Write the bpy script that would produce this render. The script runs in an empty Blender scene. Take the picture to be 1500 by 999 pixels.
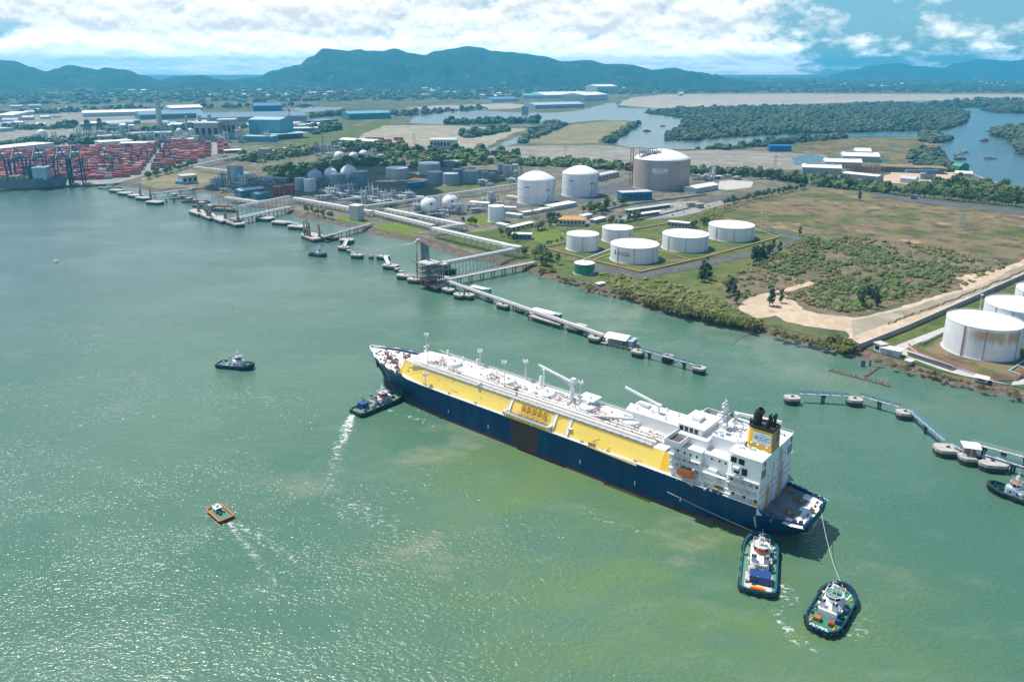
import bpy, math, random
from math import sin, cos, pi, radians, atan2, hypot, exp
import mathutils
from mathutils import Vector, noise
random.seed(7)
SC = bpy.context.scene
COL = SC.collection

# ------------------------------------------------------------ camera
FPX, CYP, HYP, CAMH = 1130.0, 430.0, 100.0, 187.0
PITCH = math.atan((CYP - HYP) / FPX)
cam_d = bpy.data.cameras.new("camera")
cam = bpy.data.objects.new("camera", cam_d)
COL.objects.link(cam)
cam.location = (0, 0, CAMH)
cam.rotation_euler = (pi / 2 - PITCH, 0, 0)
cam_d.sensor_width = 36.0
cam_d.lens = 36.0 * FPX / 1500.0
cam_d.shift_y = -(499.5 - CYP) / 1500.0
cam_d.clip_start = 1.0
cam_d.clip_end = 120000.0
SC.camera = cam

# ------------------------------------------------------------ sun and sky
SUN_EL, SUN_AZ = radians(63), atan2(0.60, -0.80)          # azimuth measured from +X, counter-clockwise
sun_d = bpy.data.lights.new("sun", 'SUN')
sun_d.energy = 4.6
sun_d.angle = radians(0.5)
sun_d.color = (1.0, 0.955, 0.89)
sun = bpy.data.objects.new("sun", sun_d)
COL.objects.link(sun)
sd = Vector((cos(SUN_EL) * cos(SUN_AZ), cos(SUN_EL) * sin(SUN_AZ), sin(SUN_EL)))
sun.rotation_euler = (-sd).to_track_quat('-Z', 'Y').to_euler()
SKY_STRENGTH = 0.09
world = bpy.data.worlds.new("World")
SC.world = world
world.use_nodes = True
def build_world():
    nt = world.node_tree
    N, K = nt.nodes, nt.links
    N.clear()
    def nd(t, **kw):
        n = N.new(t)
        for k, v in kw.items():
            setattr(n, k, v)
        return n
    def mt(op, a, b=None, c=None, clamp=False):
        n = N.new('ShaderNodeMath'); n.operation = op; n.use_clamp = clamp
        for i, v in enumerate((a, b, c)):
            if v is None: continue
            if isinstance(v, (int, float)): n.inputs[i].default_value = v
            else: K.new(v, n.inputs[i])
        return n.outputs[0]
    sky = nd('ShaderNodeTexSky', sky_type='NISHITA', sun_disc=False)
    sky.sun_elevation = SUN_EL
    sky.sun_rotation = pi / 2 - SUN_AZ
    sky.altitude = 100; sky.air_density = 1.0; sky.dust_density = 0.6; sky.ozone_density = 2.5
    tint = nd('ShaderNodeMix', data_type='RGBA', blend_type='MULTIPLY')
    tint.inputs[0].default_value = 1.0
    K.new(sky.outputs[0], tint.inputs[6]); tint.inputs[7].default_value = (0.54, 0.87, 1.06, 1)
    geo = nd('ShaderNodeTexCoord')
    sep = nd('ShaderNodeSeparateXYZ'); K.new(geo.outputs['Generated'], sep.inputs[0])
    x, y, z = sep.outputs
    az = mt('ARCTAN2', x, y)
    el = mt('ARCSINE', z)
    # cloud noise in azimuth / elevation, flattened towards the horizon
    comb = nd('ShaderNodeCombineXYZ')
    K.new(mt('MULTIPLY', az, 13.0), comb.inputs[0]); K.new(mt('MULTIPLY', mt('POWER', mt('ABSOLUTE', el), 0.72), 13.0), comb.inputs[1])
    comb.inputs[2].default_value = 3.7
    n1 = nd('ShaderNodeTexNoise'); n1.inputs['Scale'].default_value = 1.35; n1.inputs['Detail'].default_value = 10; n1.inputs['Roughness'].default_value = 0.60
    K.new(comb.outputs[0], n1.inputs['Vector'])
    comb2 = nd('ShaderNodeCombineXYZ')
    K.new(mt('MULTIPLY', az, 13.0), comb2.inputs[0]); K.new(mt('ADD', mt('MULTIPLY', mt('POWER', mt('ABSOLUTE', el), 0.72), 13.0), 0.16), comb2.inputs[1])
    comb2.inputs[2].default_value = 3.7
    n2 = nd('ShaderNodeTexNoise'); n2.inputs['Scale'].default_value = 1.35; n2.inputs['Detail'].default_value = 10; n2.inputs['Roughness'].default_value = 0.60
    K.new(comb2.outputs[0], n2.inputs['Vector'])
    # cover: overcast bank to the left and ahead, broken to the right, clear edge at far left
    right = mt('SMOOTH_MIN', 1.0, 0.0, 0.0)
    def ss(v, a, b):
        n = N.new('ShaderNodeMapRange'); n.interpolation_type = 'SMOOTHSTEP'
        n.inputs['From Min'].default_value = a; n.inputs['From Max'].default_value = b
        K.new(v, n.inputs['Value']); return n.outputs[0]
    cov_r = ss(az, 0.20, 0.40)
    cov_l = ss(az, -0.50, -0.585)
    low = ss(el, 0.035, 0.012)
    thr = mt('ADD', mt('ADD', mt('SUBTRACT', 0.20, mt('MULTIPLY', mt('MULTIPLY', low, 0.28), mt('SUBTRACT', 1.0, cov_r))), mt('MULTIPLY', cov_r, mt('ADD', 0.31, mt('MULTIPLY', low, -0.06)))), mt('MULTIPLY', cov_l, 0.20))
    dens = mt('DIVIDE', mt('SUBTRACT', n1.outputs[0], thr), 0.19, clamp=True)
    dens = mt('MULTIPLY', dens, ss(el, -0.02, 0.0))
    # thin out overhead so the zenith stays blue
    dens = mt('MULTIPLY', dens, mt('SUBTRACT', 1.0, mt('MULTIPLY', ss(el, 0.25, 0.7), 0.75)))
    lit = mt('DIVIDE', mt('ADD', mt('SUBTRACT', n1.outputs[0], n2.outputs[0]), 0.10), 0.17, clamp=True)
    ramp = nd('ShaderNodeMix', data_type='RGBA')
    K.new(lit, ramp.inputs[0])
    ramp.inputs[6].default_value = (8.0, 8.05, 8.2, 1); ramp.inputs[7].default_value = (12.4, 12.1, 11.8, 1)
    glow = nd('ShaderNodeVectorMath', operation='SCALE'); K.new(ramp.outputs[2], glow.inputs[0]); K.new(mt('ADD', 1.0, mt('MULTIPLY', ss(el, 0.05, 0.004), 1.4)), glow.inputs['Scale'])
    mix = nd('ShaderNodeMix', data_type='RGBA')
    K.new(dens, mix.inputs[0]); K.new(tint.outputs[2], mix.inputs[6]); K.new(glow.outputs[0], mix.inputs[7])
    bg = nd('ShaderNodeBackground'); bg.inputs[1].default_value = SKY_STRENGTH
    K.new(mix.outputs[2], bg.inputs[0])
    out = nd('ShaderNodeOutputWorld'); K.new(bg.outputs[0], out.inputs[0])
build_world()
vs = SC.view_settings
vs.view_transform = 'Standard'; vs.look = 'None'; vs.gamma = 1.0; vs.exposure = 0.36; vs.use_curve_mapping = False
SC.render.engine = 'CYCLES'
SC.cycles.use_denoising = True
SC.cycles.max_bounces = 6; SC.cycles.diffuse_bounces = 2; SC.cycles.glossy_bounces = 3
SC.cycles.transmission_bounces = 2; SC.cycles.transparent_max_bounces = 8; SC.cycles.volume_bounces = 0
SC.cycles.sample_clamp_indirect = 6.0

# ------------------------------------------------------------ geometry of the view: where on the ground a thing seen in the photo stands
_c, _s = cos(PITCH), sin(PITCH)
LZ = 3.0                                             # ground level of the land above the water
def P(px, py, z=LZ):
    dx, dy = px - 750.0, CYP - py
    fw, up = FPX * _c + dy * _s, -FPX * _s + dy * _c
    k = (z - CAMH) / up
    return Vector((dx * k, fw * k, z))
def proj(v):
    zc = v[1] * _c - (v[2] - CAMH) * _s
    yc = v[1] * _s + (v[2] - CAMH) * _c
    return 750 + FPX * v[0] / zc, CYP - FPX * yc / zc
def height_to(v, py):
    lo, hi = 0.0, 400.0
    for _ in range(40):
        m = (lo + hi) / 2
        if proj((v[0], v[1], v[2] + m))[1] > py: lo = m
        else: hi = m
    return lo
def depth_of(v): return v[1] * _c - (v[2] - CAMH) * _s
def mpp(v): return depth_of(v) / FPX                 # metres per photo pixel there

# ------------------------------------------------------------ materials
def mat(name, col, rough=0.6, col2=None, scale=0.3, metal=0.0, bump=0.0, detail=4, spec=0.5, lo=0.35, hi=0.65, stretch=None, island=0.0, coord='Object'):
    m = bpy.data.materials.new(name); m.use_nodes = True
    nt = m.node_tree; N, K = nt.nodes, nt.links
    b = N['Principled BSDF']
    b.inputs['Roughness'].default_value = rough; b.inputs['Metallic'].default_value = metal
    b.inputs['Specular IOR Level'].default_value = spec
    if col2 is None:
        col2 = tuple(c * 0.84 for c in col)
    src = None
    if coord == 'World':
        g = N.new('ShaderNodeNewGeometry'); src = g.outputs['Position']
    else:
        g = N.new('ShaderNodeTexCoord'); src = g.outputs['Object']
    if stretch:
        mp = N.new('ShaderNodeMapping'); mp.inputs['Scale'].default_value = stretch
        K.new(src, mp.inputs['Vector']); src = mp.outputs[0]
    t = N.new('ShaderNodeTexNoise'); t.inputs['Scale'].default_value = scale; t.inputs['Detail'].default_value = detail
    t.inputs['Roughness'].default_value = 0.6
    K.new(src, t.inputs['Vector'])
    r = N.new('ShaderNodeMapRange'); r.inputs['From Min'].default_value = lo; r.inputs['From Max'].default_value = hi
    K.new(t.outputs[0], r.inputs['Value'])
    x = N.new('ShaderNodeMix'); x.data_type = 'RGBA'
    K.new(r.outputs[0], x.inputs[0])
    x.inputs[6].default_value = (*col, 1); x.inputs[7].default_value = (*col2, 1)
    out = x.outputs[2]
    if island:
        gi = N.new('ShaderNodeNewGeometry'); oi = N.new('ShaderNodeObjectInfo')
        ad = N.new('ShaderNodeMath'); ad.operation = 'ADD'
        K.new(gi.outputs['Random Per Island'], ad.inputs[0]); K.new(oi.outputs['Random'], ad.inputs[1])
        mr = N.new('ShaderNodeMapRange'); mr.inputs['From Max'].default_value = 2.0
        mr.inputs['To Min'].default_value = 1 - island; mr.inputs['To Max'].default_value = 1 + island
        K.new(ad.outputs[0], mr.inputs['Value'])
        hsv = N.new('ShaderNodeHueSaturation'); K.new(mr.outputs[0], hsv.inputs['Value']); K.new(out, hsv.inputs['Color'])
        out = hsv.outputs[0]
    K.new(out, b.inputs['Base Color'])
    if bump:
        bp = N.new('ShaderNodeBump'); bp.inputs['Strength'].default_value = bump; bp.inputs['Distance'].default_value = 0.3
        K.new(t.outputs[0], bp.inputs['Height']); K.new(bp.outputs[0], b.inputs['Normal'])
    return m
M = {}
def dm(key, *a, **k): M[key] = mat(key, *a, **k)
dm('white_paint', (.82, .82, .81), .45, (.74, .75, .75), .25)
dm('tank_white', (.80, .81, .81), .45, (.70, .72, .73), .12, stretch=(1, 1, .15))
dm('roof_white', (.84, .84, .83), .5, (.78, .78, .77), .1)
dm('white_steel', (.78, .79, .80), .5, (.62, .64, .66), .15)
dm('grey_steel', (.36, .38, .39), .5, (.27, .29, .30), .3)
dm('light_grey', (.55, .56, .56), .55, (.44, .45, .46), .25)
dm('dark_steel', (.07, .075, .08), .5, (.045, .05, .05), .5)
dm('black', (.014, .014, .016), .55)
dm('rubber', (.018, .018, .02), .8)
dm('hull_blue', (.002, .034, .110), .45, (.010, .060, .130), .16, stretch=(1, 1, .12), spec=.15)
dm('bulwark_blue', (.008, .065, .16), .4)
dm('boot_red', (.20, .03, .022), .55, (.13, .03, .025), .2)
dm('rust_panel', (.085, .034, .026), .7, (.030, .021, .024), .25, stretch=(1, 1, .1))
dm('ship_yellow', (.84, .62, .13), .45, (.80, .57, .10), .1, stretch=(1, 1, .3))
dm('strong_yellow', (.80, .47, .012), .45, (.72, .42, .012), .2)
dm('tan_yellow', (.50, .34, .14), .55, (.42, .29, .13), .3)
dm('deck_white', (.83, .82, .80), .55, (.72, .70, .66), .2, lo=.5, hi=.75)
dm('deck_grey', (.20, .21, .23), .7, (.14, .15, .165), .2)
dm('deck_brown', (.10, .075, .065), .7)
dm('pipe_brown', (.50, .37, .26), .55, (.32, .20, .12), .8)
dm('gear_brown', (.30, .21, .16), .65, (.17, .12, .09), .8)
dm('pipe_white', (.74, .74, .72), .45, (.58, .57, .54), .4)
dm('glass_dark', (.012, .014, .018), .12)
dm('brown_window', (.05, .03, .028), .3)
dm('orange', (.75, .16, .012), .45, (.66, .13, .012), .4)
dm('orange_light', (.86, .30, .03), .45)
dm('deck_green', (.04, .19, .105), .6, (.035, .18, .10), .5)
dm('pale_green', (.09, .22, .15), .6, (.10, .24, .16), .5)
dm('teal_bulwark', (.012, .12, .17), .45, (.01, .09, .14), .4)
dm('dark_green', (.012, .07, .06), .5)
dm('tug_navy', (.010, .045, .115), .4, (.008, .035, .09), .4)
dm('container_blue', (.014, .055, .20), .45)
dm('red_paint', (.42, .035, .03), .5, (.33, .03, .025), .4)
dm('rust_orange', (.42, .15, .055), .6, (.30, .09, .035), .6)
dm('tank_green', (.035, .24, .13), .45, (.03, .20, .11), .15)
dm('teal_paint', (.05, .23, .26), .5, (.045, .26, .30), .1)
dm('turquoise_wall', (.10, .36, .41), .5, (.08, .30, .35), .05)
dm('pale_blue', (.38, .50, .56), .5, (.30, .42, .47), .08)
dm('roof_blue', (.12, .21, .28), .5, (.09, .17, .235), .05)
dm('strong_blue', (.015, .15, .36), .5)
dm('arm_grey', (.15, .185, .205), .5, (.10, .125, .14), .3)
dm('truss_blue', (.13, .26, .36), .5)
dm('crane_blue', (.010, .045, .11), .5)
dm('concrete', (.46, .43, .39), .8, (.34, .32, .29), .3, bump=.1)
dm('pale_concrete', (.50, .47, .42), .8, (.40, .375, .34), .2)
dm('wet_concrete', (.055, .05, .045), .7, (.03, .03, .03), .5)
dm('tank_concrete', (.44, .365, .335), .8, (.37, .31, .285), .05, stretch=(1, 1, .3))
dm('sphere_white', (.80, .80, .79), .4, (.70, .70, .69), .2)
dm('tank_bluegrey', (.27, .36, .40), .5, (.22, .30, .34), .06, stretch=(1, 1, .2))
dm('tank_palegrey', (.50, .53, .53), .5, (.40, .43, .43), .06, stretch=(1, 1, .2))
dm('beige_wall', (.56, .52, .46), .75, (.48, .44, .39), .1)
dm('orange_roof', (.56, .29, .10), .7, (.46, .22, .07), .2)
dm('rust_lattice', (.12, .045, .04), .6)
dm('timber', (.34, .22, .12), .8, (.22, .14, .08), .4)
dm('earth_wall', (.46, .27, .15), .8, (.36, .20, .11), .2)
dm('grey_wall', (.33, .31, .30), .85, (.25, .24, .23), .2)
dm('trunk_bark', (.09, .065, .045), .9)
dm('leaf_mid', (0.087, 0.125, 0.019), .75, (0.056, 0.092, 0.015), .3, island=.35)
dm('leaf_dark', (0.038, 0.073, 0.016), .75, (0.025, 0.052, 0.012), .3, island=.35)
dm('leaf_olive', (0.162, 0.166, 0.031), .8, (0.103, 0.116, 0.022), .3, island=.35)
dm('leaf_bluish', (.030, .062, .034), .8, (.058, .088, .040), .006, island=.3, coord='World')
dm('leaf_scrub', (0.151, 0.130, 0.040), .85, (0.084, 0.102, 0.022), .05, island=.4, coord='World')
dm('rope', (.62, .60, .55), .8)
dm('sign_white', (.72, .80, .84), .5)
dm('logo_white', (.76, .83, .90), .5)
dm('letter_dark', (.02, .03, .06), .6)
dm('letter_red', (.50, .03, .04), .6)
dm('letter_white', (.8, .8, .8), .6)
dm('steel_truss', (.42, .45, .47), .5)

# ------------------------------------------------------------ mesh builder
class MB:
    def __init__(s): s.v, s.f, s.mi, s.sm = [], [], [], []
    def face(s, idx, mi=0, sm=False): s.f.append(tuple(idx)); s.mi.append(mi); s.sm.append(sm)
    def poly(s, pts, mi=0, sm=False):
        b = len(s.v); s.v += [tuple(p) for p in pts]; s.face(range(b, b + len(pts)), mi, sm); return s
    def box(s, cx, cy, cz, sx, sy, sz, rz=0.0, mi=0, taper=1.0, bot=True):
        b = len(s.v); hx, hy, hz = sx / 2, sy / 2, sz / 2; C, S = cos(rz), sin(rz)
        for z, k in ((-hz, 1.0), (hz, taper)):
            for x, y in ((-hx, -hy), (hx, -hy), (hx, hy), (-hx, hy)):
                x, y = x * k, y * k
                s.v.append((cx + x * C - y * S, cy + x * S + y * C, cz + z))
        for q in ((4, 5, 6, 7), (0, 1, 5, 4), (1, 2, 6, 5), (2, 3, 7, 6), (3, 0, 4, 7)) + (((3, 2, 1, 0),) if bot else ()):
            s.face([b + i for i in q], mi)
        return s
    def slab(s, x0, x1, y0, y1, z0, z1, mi=0): return s.box((x0 + x1) / 2, (y0 + y1) / 2, (z0 + z1) / 2, abs(x1 - x0), abs(y1 - y0), abs(z1 - z0), 0, mi)
    def bar(s, a, b, w=.2, h=None, mi=0):
        a, b = Vector(a), Vector(b); h = h or w; d = b - a
        if d.length < 1e-6: return s
        d.normalize(); u = Vector((0, 0, 1)) if abs(d.z) < .95 else Vector((1, 0, 0))
        r = d.cross(u).normalized(); u = r.cross(d).normalized(); k = len(s.v)
        for p in (a, b):
            for i, j in ((-1, -1), (1, -1), (1, 1), (-1, 1)): s.v.append(tuple(p + r * (i * w / 2) + u * (j * h / 2)))
        for q in ((0, 1, 5, 4), (1, 2, 6, 5), (2, 3, 7, 6), (3, 0, 4, 7), (3, 2, 1, 0), (4, 5, 6, 7)): s.face([k + i for i in q], mi)
        return s
    def tube(s, pts, r, n=6, mi=0, r1=None, caps=True):
        pts = [Vector(p) for p in pts]; r1 = r if r1 is None else r1; rings = []
        for i, p in enumerate(pts):
            d = (pts[min(i + 1, len(pts) - 1)] - pts[max(i - 1, 0)]).normalized()
            u = Vector((0, 0, 1)) if abs(d.z) < .95 else Vector((1, 0, 0))
            a = d.cross(u).normalized(); c = a.cross(d).normalized(); k = len(s.v)
            rr = r + (r1 - r) * i / max(1, len(pts) - 1)
            for j in range(n):
                t = 2 * pi * j / n; s.v.append(tuple(p + a * (rr * cos(t)) + c * (rr * sin(t))))
            rings.append(k)
        for A, B in zip(rings, rings[1:]):
            for j in range(n): s.face((A + j, A + (j + 1) % n, B + (j + 1) % n, B + j), mi, True)
        if caps:
            for A, fl in ((rings[0], True), (rings[-1], False)):
                k = len(s.v); s.v += [s.v[A + j] for j in range(n)]
                s.face([k + j for j in (reversed(range(n)) if not fl else range(n))][::-1] if False else [k + j for j in range(n)], mi)
        return s
    def lathe(s, prof, cx=0, cy=0, cz=0, n=24, mi=0, sm=True, a0=0.0, a1=2 * pi):
        full = abs(a1 - a0 - 2 * pi) < 1e-6; cnt = n if full else n + 1; rings = []
        for r, z in prof:
            k = len(s.v)
            for j in range(cnt):
                t = a0 + (a1 - a0) * j / n; s.v.append((cx + r * cos(t), cy + r * sin(t), cz + z))
            rings.append(k)
        for A, B in zip(rings, rings[1:]):
            for j in range(n): s.face((A + j, A + (j + 1) % cnt, B + (j + 1) % cnt, B + j), mi, sm)
        return s
    def disc(s, cx, cy, cz, r, n=24, mi=0): s.poly([(cx + r * cos(2 * pi * j / n), cy + r * sin(2 * pi * j / n), cz) for j in range(n)], mi); return s
    def cyl(s, cx, cy, z0, z1, r, n=12, mi=0, r1=None):
        r1 = r if r1 is None else r1
        s.lathe([(r, z0), (r1, z1)], cx, cy, 0, n, mi); s.disc(cx, cy, z1, r1, n, mi); return s
    def ball(s, cx, cy, cz, r, n=10, m=6, mi=0, sz=1.0):
        s.lathe([(max(1e-3, r * sin(pi * i / m)), -r * sz * cos(pi * i / m)) for i in range(m + 1)], cx, cy, cz, n, mi); return s
    def prism(s, pts, z0, z1, mi=0, mi_top=None):
        n = len(pts); k = len(s.v)
        s.v += [(x, y, z0) for x, y in pts] + [(x, y, z1) for x, y in pts]
        for j in range(n): s.face((k + j, k + (j + 1) % n, k + n + (j + 1) % n, k + n + j), mi)
        s.poly([(x, y, z1) for x, y in pts], mi if mi_top is None else mi_top); s.poly([(x, y, z0) for x, y in reversed(pts)], mi); return s
    def strip(s, A, B, mi=0, sm=False, closed=False):
        k = len(s.v); n = len(A); s.v += [tuple(p) for p in A] + [tuple(p) for p in B]
        for j in range(n if closed else n - 1): s.face((k + j, k + (j + 1) % n, k + n + (j + 1) % n, k + n + j), mi, sm)
        return s
    def mesh(s, name, mats):
        me = bpy.data.meshes.new(name); me.from_pydata(s.v, [], s.f)
        for m in (mats if isinstance(mats, (list, tuple)) else [mats]): me.materials.append(M[m] if isinstance(m, str) else m)
        me.polygons.foreach_set('material_index', s.mi); me.polygons.foreach_set('use_smooth', s.sm); me.update(); return me
    def obj(s, name, mats, parent=None, loc=None, rz=None, label=None):
        o = bpy.data.objects.new(name, s.mesh(name, mats)); COL.objects.link(o)
        if parent: o.parent = parent
        if loc is not None: o.location = loc
        if rz is not None: o.rotation_euler = (0, 0, rz)
        if label: o['label'] = label
        return o
def comps(mb, gap=.3):
    """split a builder into its separate pieces: faces that share vertices, then pieces whose boxes touch"""
    par = list(range(len(mb.v)))
    def fd(a):
        while par[a] != a: par[a] = par[par[a]]; a = par[a]
        return a
    for f in mb.f:
        r = fd(f[0])
        for i in f[1:]: par[fd(i)] = r
    bx = {}
    used = {i for f in mb.f for i in f}
    for i in used:
        v = mb.v[i]; r = fd(i); b = bx.get(r)
        if b is None: bx[r] = [*v, *v]
        else:
            for k in range(3):
                if v[k] < b[k]: b[k] = v[k]
                if v[k] > b[k + 3]: b[k + 3] = v[k]
    ids = list(bx); q = {r: r for r in ids}
    def f2(a):
        while q[a] != a: q[a] = q[q[a]]; a = q[a]
        return a
    for i, a in enumerate(ids):
        A = bx[a]
        for b in ids[i + 1:]:
            B = bx[b]
            if all(A[k] - gap <= B[k + 3] and B[k] - gap <= A[k + 3] for k in range(3)): q[f2(b)] = f2(a)
    out = {}
    for f, m, sm in zip(mb.f, mb.mi, mb.sm):
        r = f2(fd(f[0])); o = out.setdefault(r, (MB(), {}))
        idx = []
        for i in f:
            if i not in o[1]: o[1][i] = len(o[0].v); o[0].v.append(mb.v[i])
            idx.append(o[1][i])
        o[0].face(idx, m, sm)
    return [o[0] for o in out.values()]
def parts(mb, name, mats, parent, gap=.3, label=None):
    return [c.obj(name, mats, parent, label=label) for c in comps(mb, gap)][0]
MB.parts = parts
def tag(o, label, cat, group=None, kind=None):
    if label: o['label'] = label
    if cat: o['category'] = cat
    if group: o['group'] = group
    if kind: o['kind'] = kind
    return o
def thing(name, label, cat, loc=(0, 0, 0), rz=0.0, group=None):
    o = bpy.data.objects.new(name, None); o.empty_display_size = .1; COL.objects.link(o)
    o.location = loc; o.rotation_euler = (0, 0, rz)
    return tag(o, label, cat, group)
def solo(mb, name, mats, label, cat, group=None, loc=(0, 0, 0), rz=0.0): return tag(mb.obj(name, mats, None, loc, rz), label, cat, group)
def struct(mb, name, mats, kind='structure'): return tag(mb.obj(name, mats), None, None, None, kind)
def clone(root, loc, rz, label=None, scale=None):
    def cp(o, par):
        c = o.copy(); COL.objects.link(c)
        if par: c.parent = par
        for ch in o.children: cp(ch, c)
        return c
    r = cp(root, None); r.location = loc; r.rotation_euler = (0, 0, rz)
    if scale: r.scale = (scale,) * 3 if isinstance(scale, (int, float)) else scale
    if label: r['label'] = label
    return r
def dup_part(o, parent, loc, rz=None):
    c = o.copy(); COL.objects.link(c); c.parent = parent; c.location = loc
    if rz is not None: c.rotation_euler = (0, 0, rz)
    return c
def text_mesh(body, size, ext=0.0):
    cu = bpy.data.curves.new('lettering', 'FONT'); cu.body = body; cu.size = size; cu.align_x = 'CENTER'; cu.align_y = 'CENTER'; cu.resolution_u = 2
    o = bpy.data.objects.new('lettering', cu); COL.objects.link(o)
    dg = bpy.context.evaluated_depsgraph_get(); dg.update()
    me = bpy.data.meshes.new_from_object(o.evaluated_get(dg)); COL.objects.unlink(o); bpy.data.objects.remove(o)
    mb = MB(); mb.v = [tuple(v.co) for v in me.vertices]; mb.f = [tuple(p.vertices) for p in me.polygons]
    mb.mi = [0] * len(mb.f); mb.sm = [False] * len(mb.f)
    return mb
# ------------------------------------------------------------ water and land
def nodes_of(name):
    m = bpy.data.materials.new(name); m.use_nodes = True
    M[name] = m
    return m, m.node_tree.nodes, m.node_tree.links, m.node_tree.nodes['Principled BSDF']
def nz(N, K, src, scale, detail=4, rough=.6, stretch=None, rot=0.0):
    if stretch or rot:
        mp = N.new('ShaderNodeMapping'); mp.inputs['Scale'].default_value = stretch or (1, 1, 1); mp.inputs['Rotation'].default_value = (0, 0, rot)
        K.new(src, mp.inputs['Vector']); src = mp.outputs[0]
    t = N.new('ShaderNodeTexNoise'); t.inputs['Scale'].default_value = scale; t.inputs['Detail'].default_value = detail; t.inputs['Roughness'].default_value = rough
    K.new(src, t.inputs['Vector']); return t.outputs[0]
def rng(N, K, v, a, b, c=0.0, d=1.0, smooth=True):
    r = N.new('ShaderNodeMapRange'); r.interpolation_type = 'SMOOTHSTEP' if smooth else 'LINEAR'
    for k, q in (('From Min', a), ('From Max', b), ('To Min', c), ('To Max', d)): r.inputs[k].default_value = q
    K.new(v, r.inputs['Value']); return r.outputs[0]
def mixc(N, K, f, a, b):
    x = N.new('ShaderNodeMix'); x.data_type = 'RGBA'
    if isinstance(f, float): x.inputs[0].default_value = f
    else: K.new(f, x.inputs[0])
    for i, q in ((6, a), (7, b)):
        if isinstance(q, tuple): x.inputs[i].default_value = (*q, 1)
        else: K.new(q, x.inputs[i])
    return x.outputs[2]
def mth(N, K, op, a, b=None):
    n = N.new('ShaderNodeMath'); n.operation = op
    for i, q in enumerate((a, b)):
        if q is None: continue
        if isinstance(q, (int, float)): n.inputs[i].default_value = q
        else: K.new(q, n.inputs[i])
    return n.outputs[0]
def blob(N, K, pos, cx, cy, r0, r1, sx=1.0, sy=1.0, rot=0.0):
    mp = N.new('ShaderNodeMapping'); mp.vector_type = 'TEXTURE'
    mp.inputs['Location'].default_value = (cx, cy, 0); mp.inputs['Rotation'].default_value = (0, 0, rot); mp.inputs['Scale'].default_value = (sx, sy, 1)
    K.new(pos, mp.inputs['Vector'])
    ln = N.new('ShaderNodeVectorMath'); ln.operation = 'LENGTH'; K.new(mp.outputs[0], ln.inputs[0])
    return rng(N, K, ln.outputs['Value'], r1, r0)
def water_material(name, river=False):
    m, N, K, b = nodes_of(name)
    g = N.new('ShaderNodeNewGeometry'); pos = g.outputs['Position']
    big = nz(N, K, pos, .006, 5, .55)
    fine = nz(N, K, pos, .035, 6, .65, (1, 2.2, 1), .6)
    if river:
        col = mixc(N, K, rng(N, K, big, .35, .65), (.055, .115, .125), (.075, .14, .145))
    else:
        col = mixc(N, K, rng(N, K, big, .35, .65), (.060, .144, .095), (.082, .166, .114))
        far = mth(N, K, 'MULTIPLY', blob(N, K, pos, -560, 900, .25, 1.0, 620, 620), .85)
        col = mixc(N, K, far, col, (.072, .135, .128))  # clearer water far off, its base colour also carrying the bluish sky reflection
        # green churned water along the ship and round the stern tugs, silt plumes
        w1 = blob(N, K, pos, 40, 300, .25, 1.0, 190, 85, radians(-45))
        w2 = blob(N, K, pos, 60, 240, .1, 1.0, 150, 110, radians(-20))
        wob = rng(N, K, nz(N, K, pos, .011, 6, .62, (1, 1.8, 1), .75), .30, .66)
        f1 = mth(N, K, 'MULTIPLY', mth(N, K, 'MAXIMUM', w1, w2), wob)
        col = mixc(N, K, mth(N, K, 'MULTIPLY', f1, .95), col, (.120, .190, .062))
        silt = mth(N, K, 'MULTIPLY', rng(N, K, nz(N, K, pos, .017, 6, .62, (1, 1.7, 1), .9), .54, .72), blob(N, K, pos, 30, 270, .2, 1.0, 230, 130, radians(-40)))
        col = mixc(N, K, mth(N, K, 'MULTIPLY', silt, .75), col, (.27, .27, .185))
        bank = mth(N, K, 'MULTIPLY', rng(N, K, nz(N, K, pos, .012, 5, .6), .40, .62), blob(N, K, pos, 150, 520, .3, 1.0, 230, 60, radians(-42)))
        col = mixc(N, K, mth(N, K, 'MULTIPLY', bank, .7), col, (.20, .24, .16))
        col = mixc(N, K, mth(N, K, 'MULTIPLY', rng(N, K, fine, .5, .75), .4), col, (.135, .215, .160))
        foam = mth(N, K, 'MULTIPLY', rng(N, K, nz(N, K, pos, .22, 8, .72, (1, 2.0, 1), .5), .66, .74), rng(N, K, nz(N, K, pos, .012, 4, .6), .56, .70))
        col = mixc(N, K, mth(N, K, 'MULTIPLY', foam, .6), col, (.5, .54, .5))
    K.new(col, b.inputs['Base Color'])
    b.inputs['IOR'].default_value = 1.333
    b.inputs['Roughness'].default_value = .17 if not river else .2
    wave = nz(N, K, pos, .42, 3, .55, (1, 1.7, 1), .5)
    swell = nz(N, K, pos, .05, 3, .5, (1, 2.2, 1), .75)
    gust = rng(N, K, nz(N, K, pos, .009, 4, .6, (1, 1.6, 1), .4), .32, .66, .55, 1.35)
    h = mth(N, K, 'ADD', mth(N, K, 'MULTIPLY', mth(N, K, 'MULTIPLY', wave, 1.25), gust), mth(N, K, 'MULTIPLY', swell, 1.0))
    bp = N.new('ShaderNodeBump'); bp.inputs['Strength'].default_value = 1.0 if not river else .4; bp.inputs['Distance'].default_value = .44
    K.new(h, bp.inputs['Height']); K.new(bp.outputs[0], b.inputs['Normal'])
water_material('water'); water_material('river_water', True)

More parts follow.
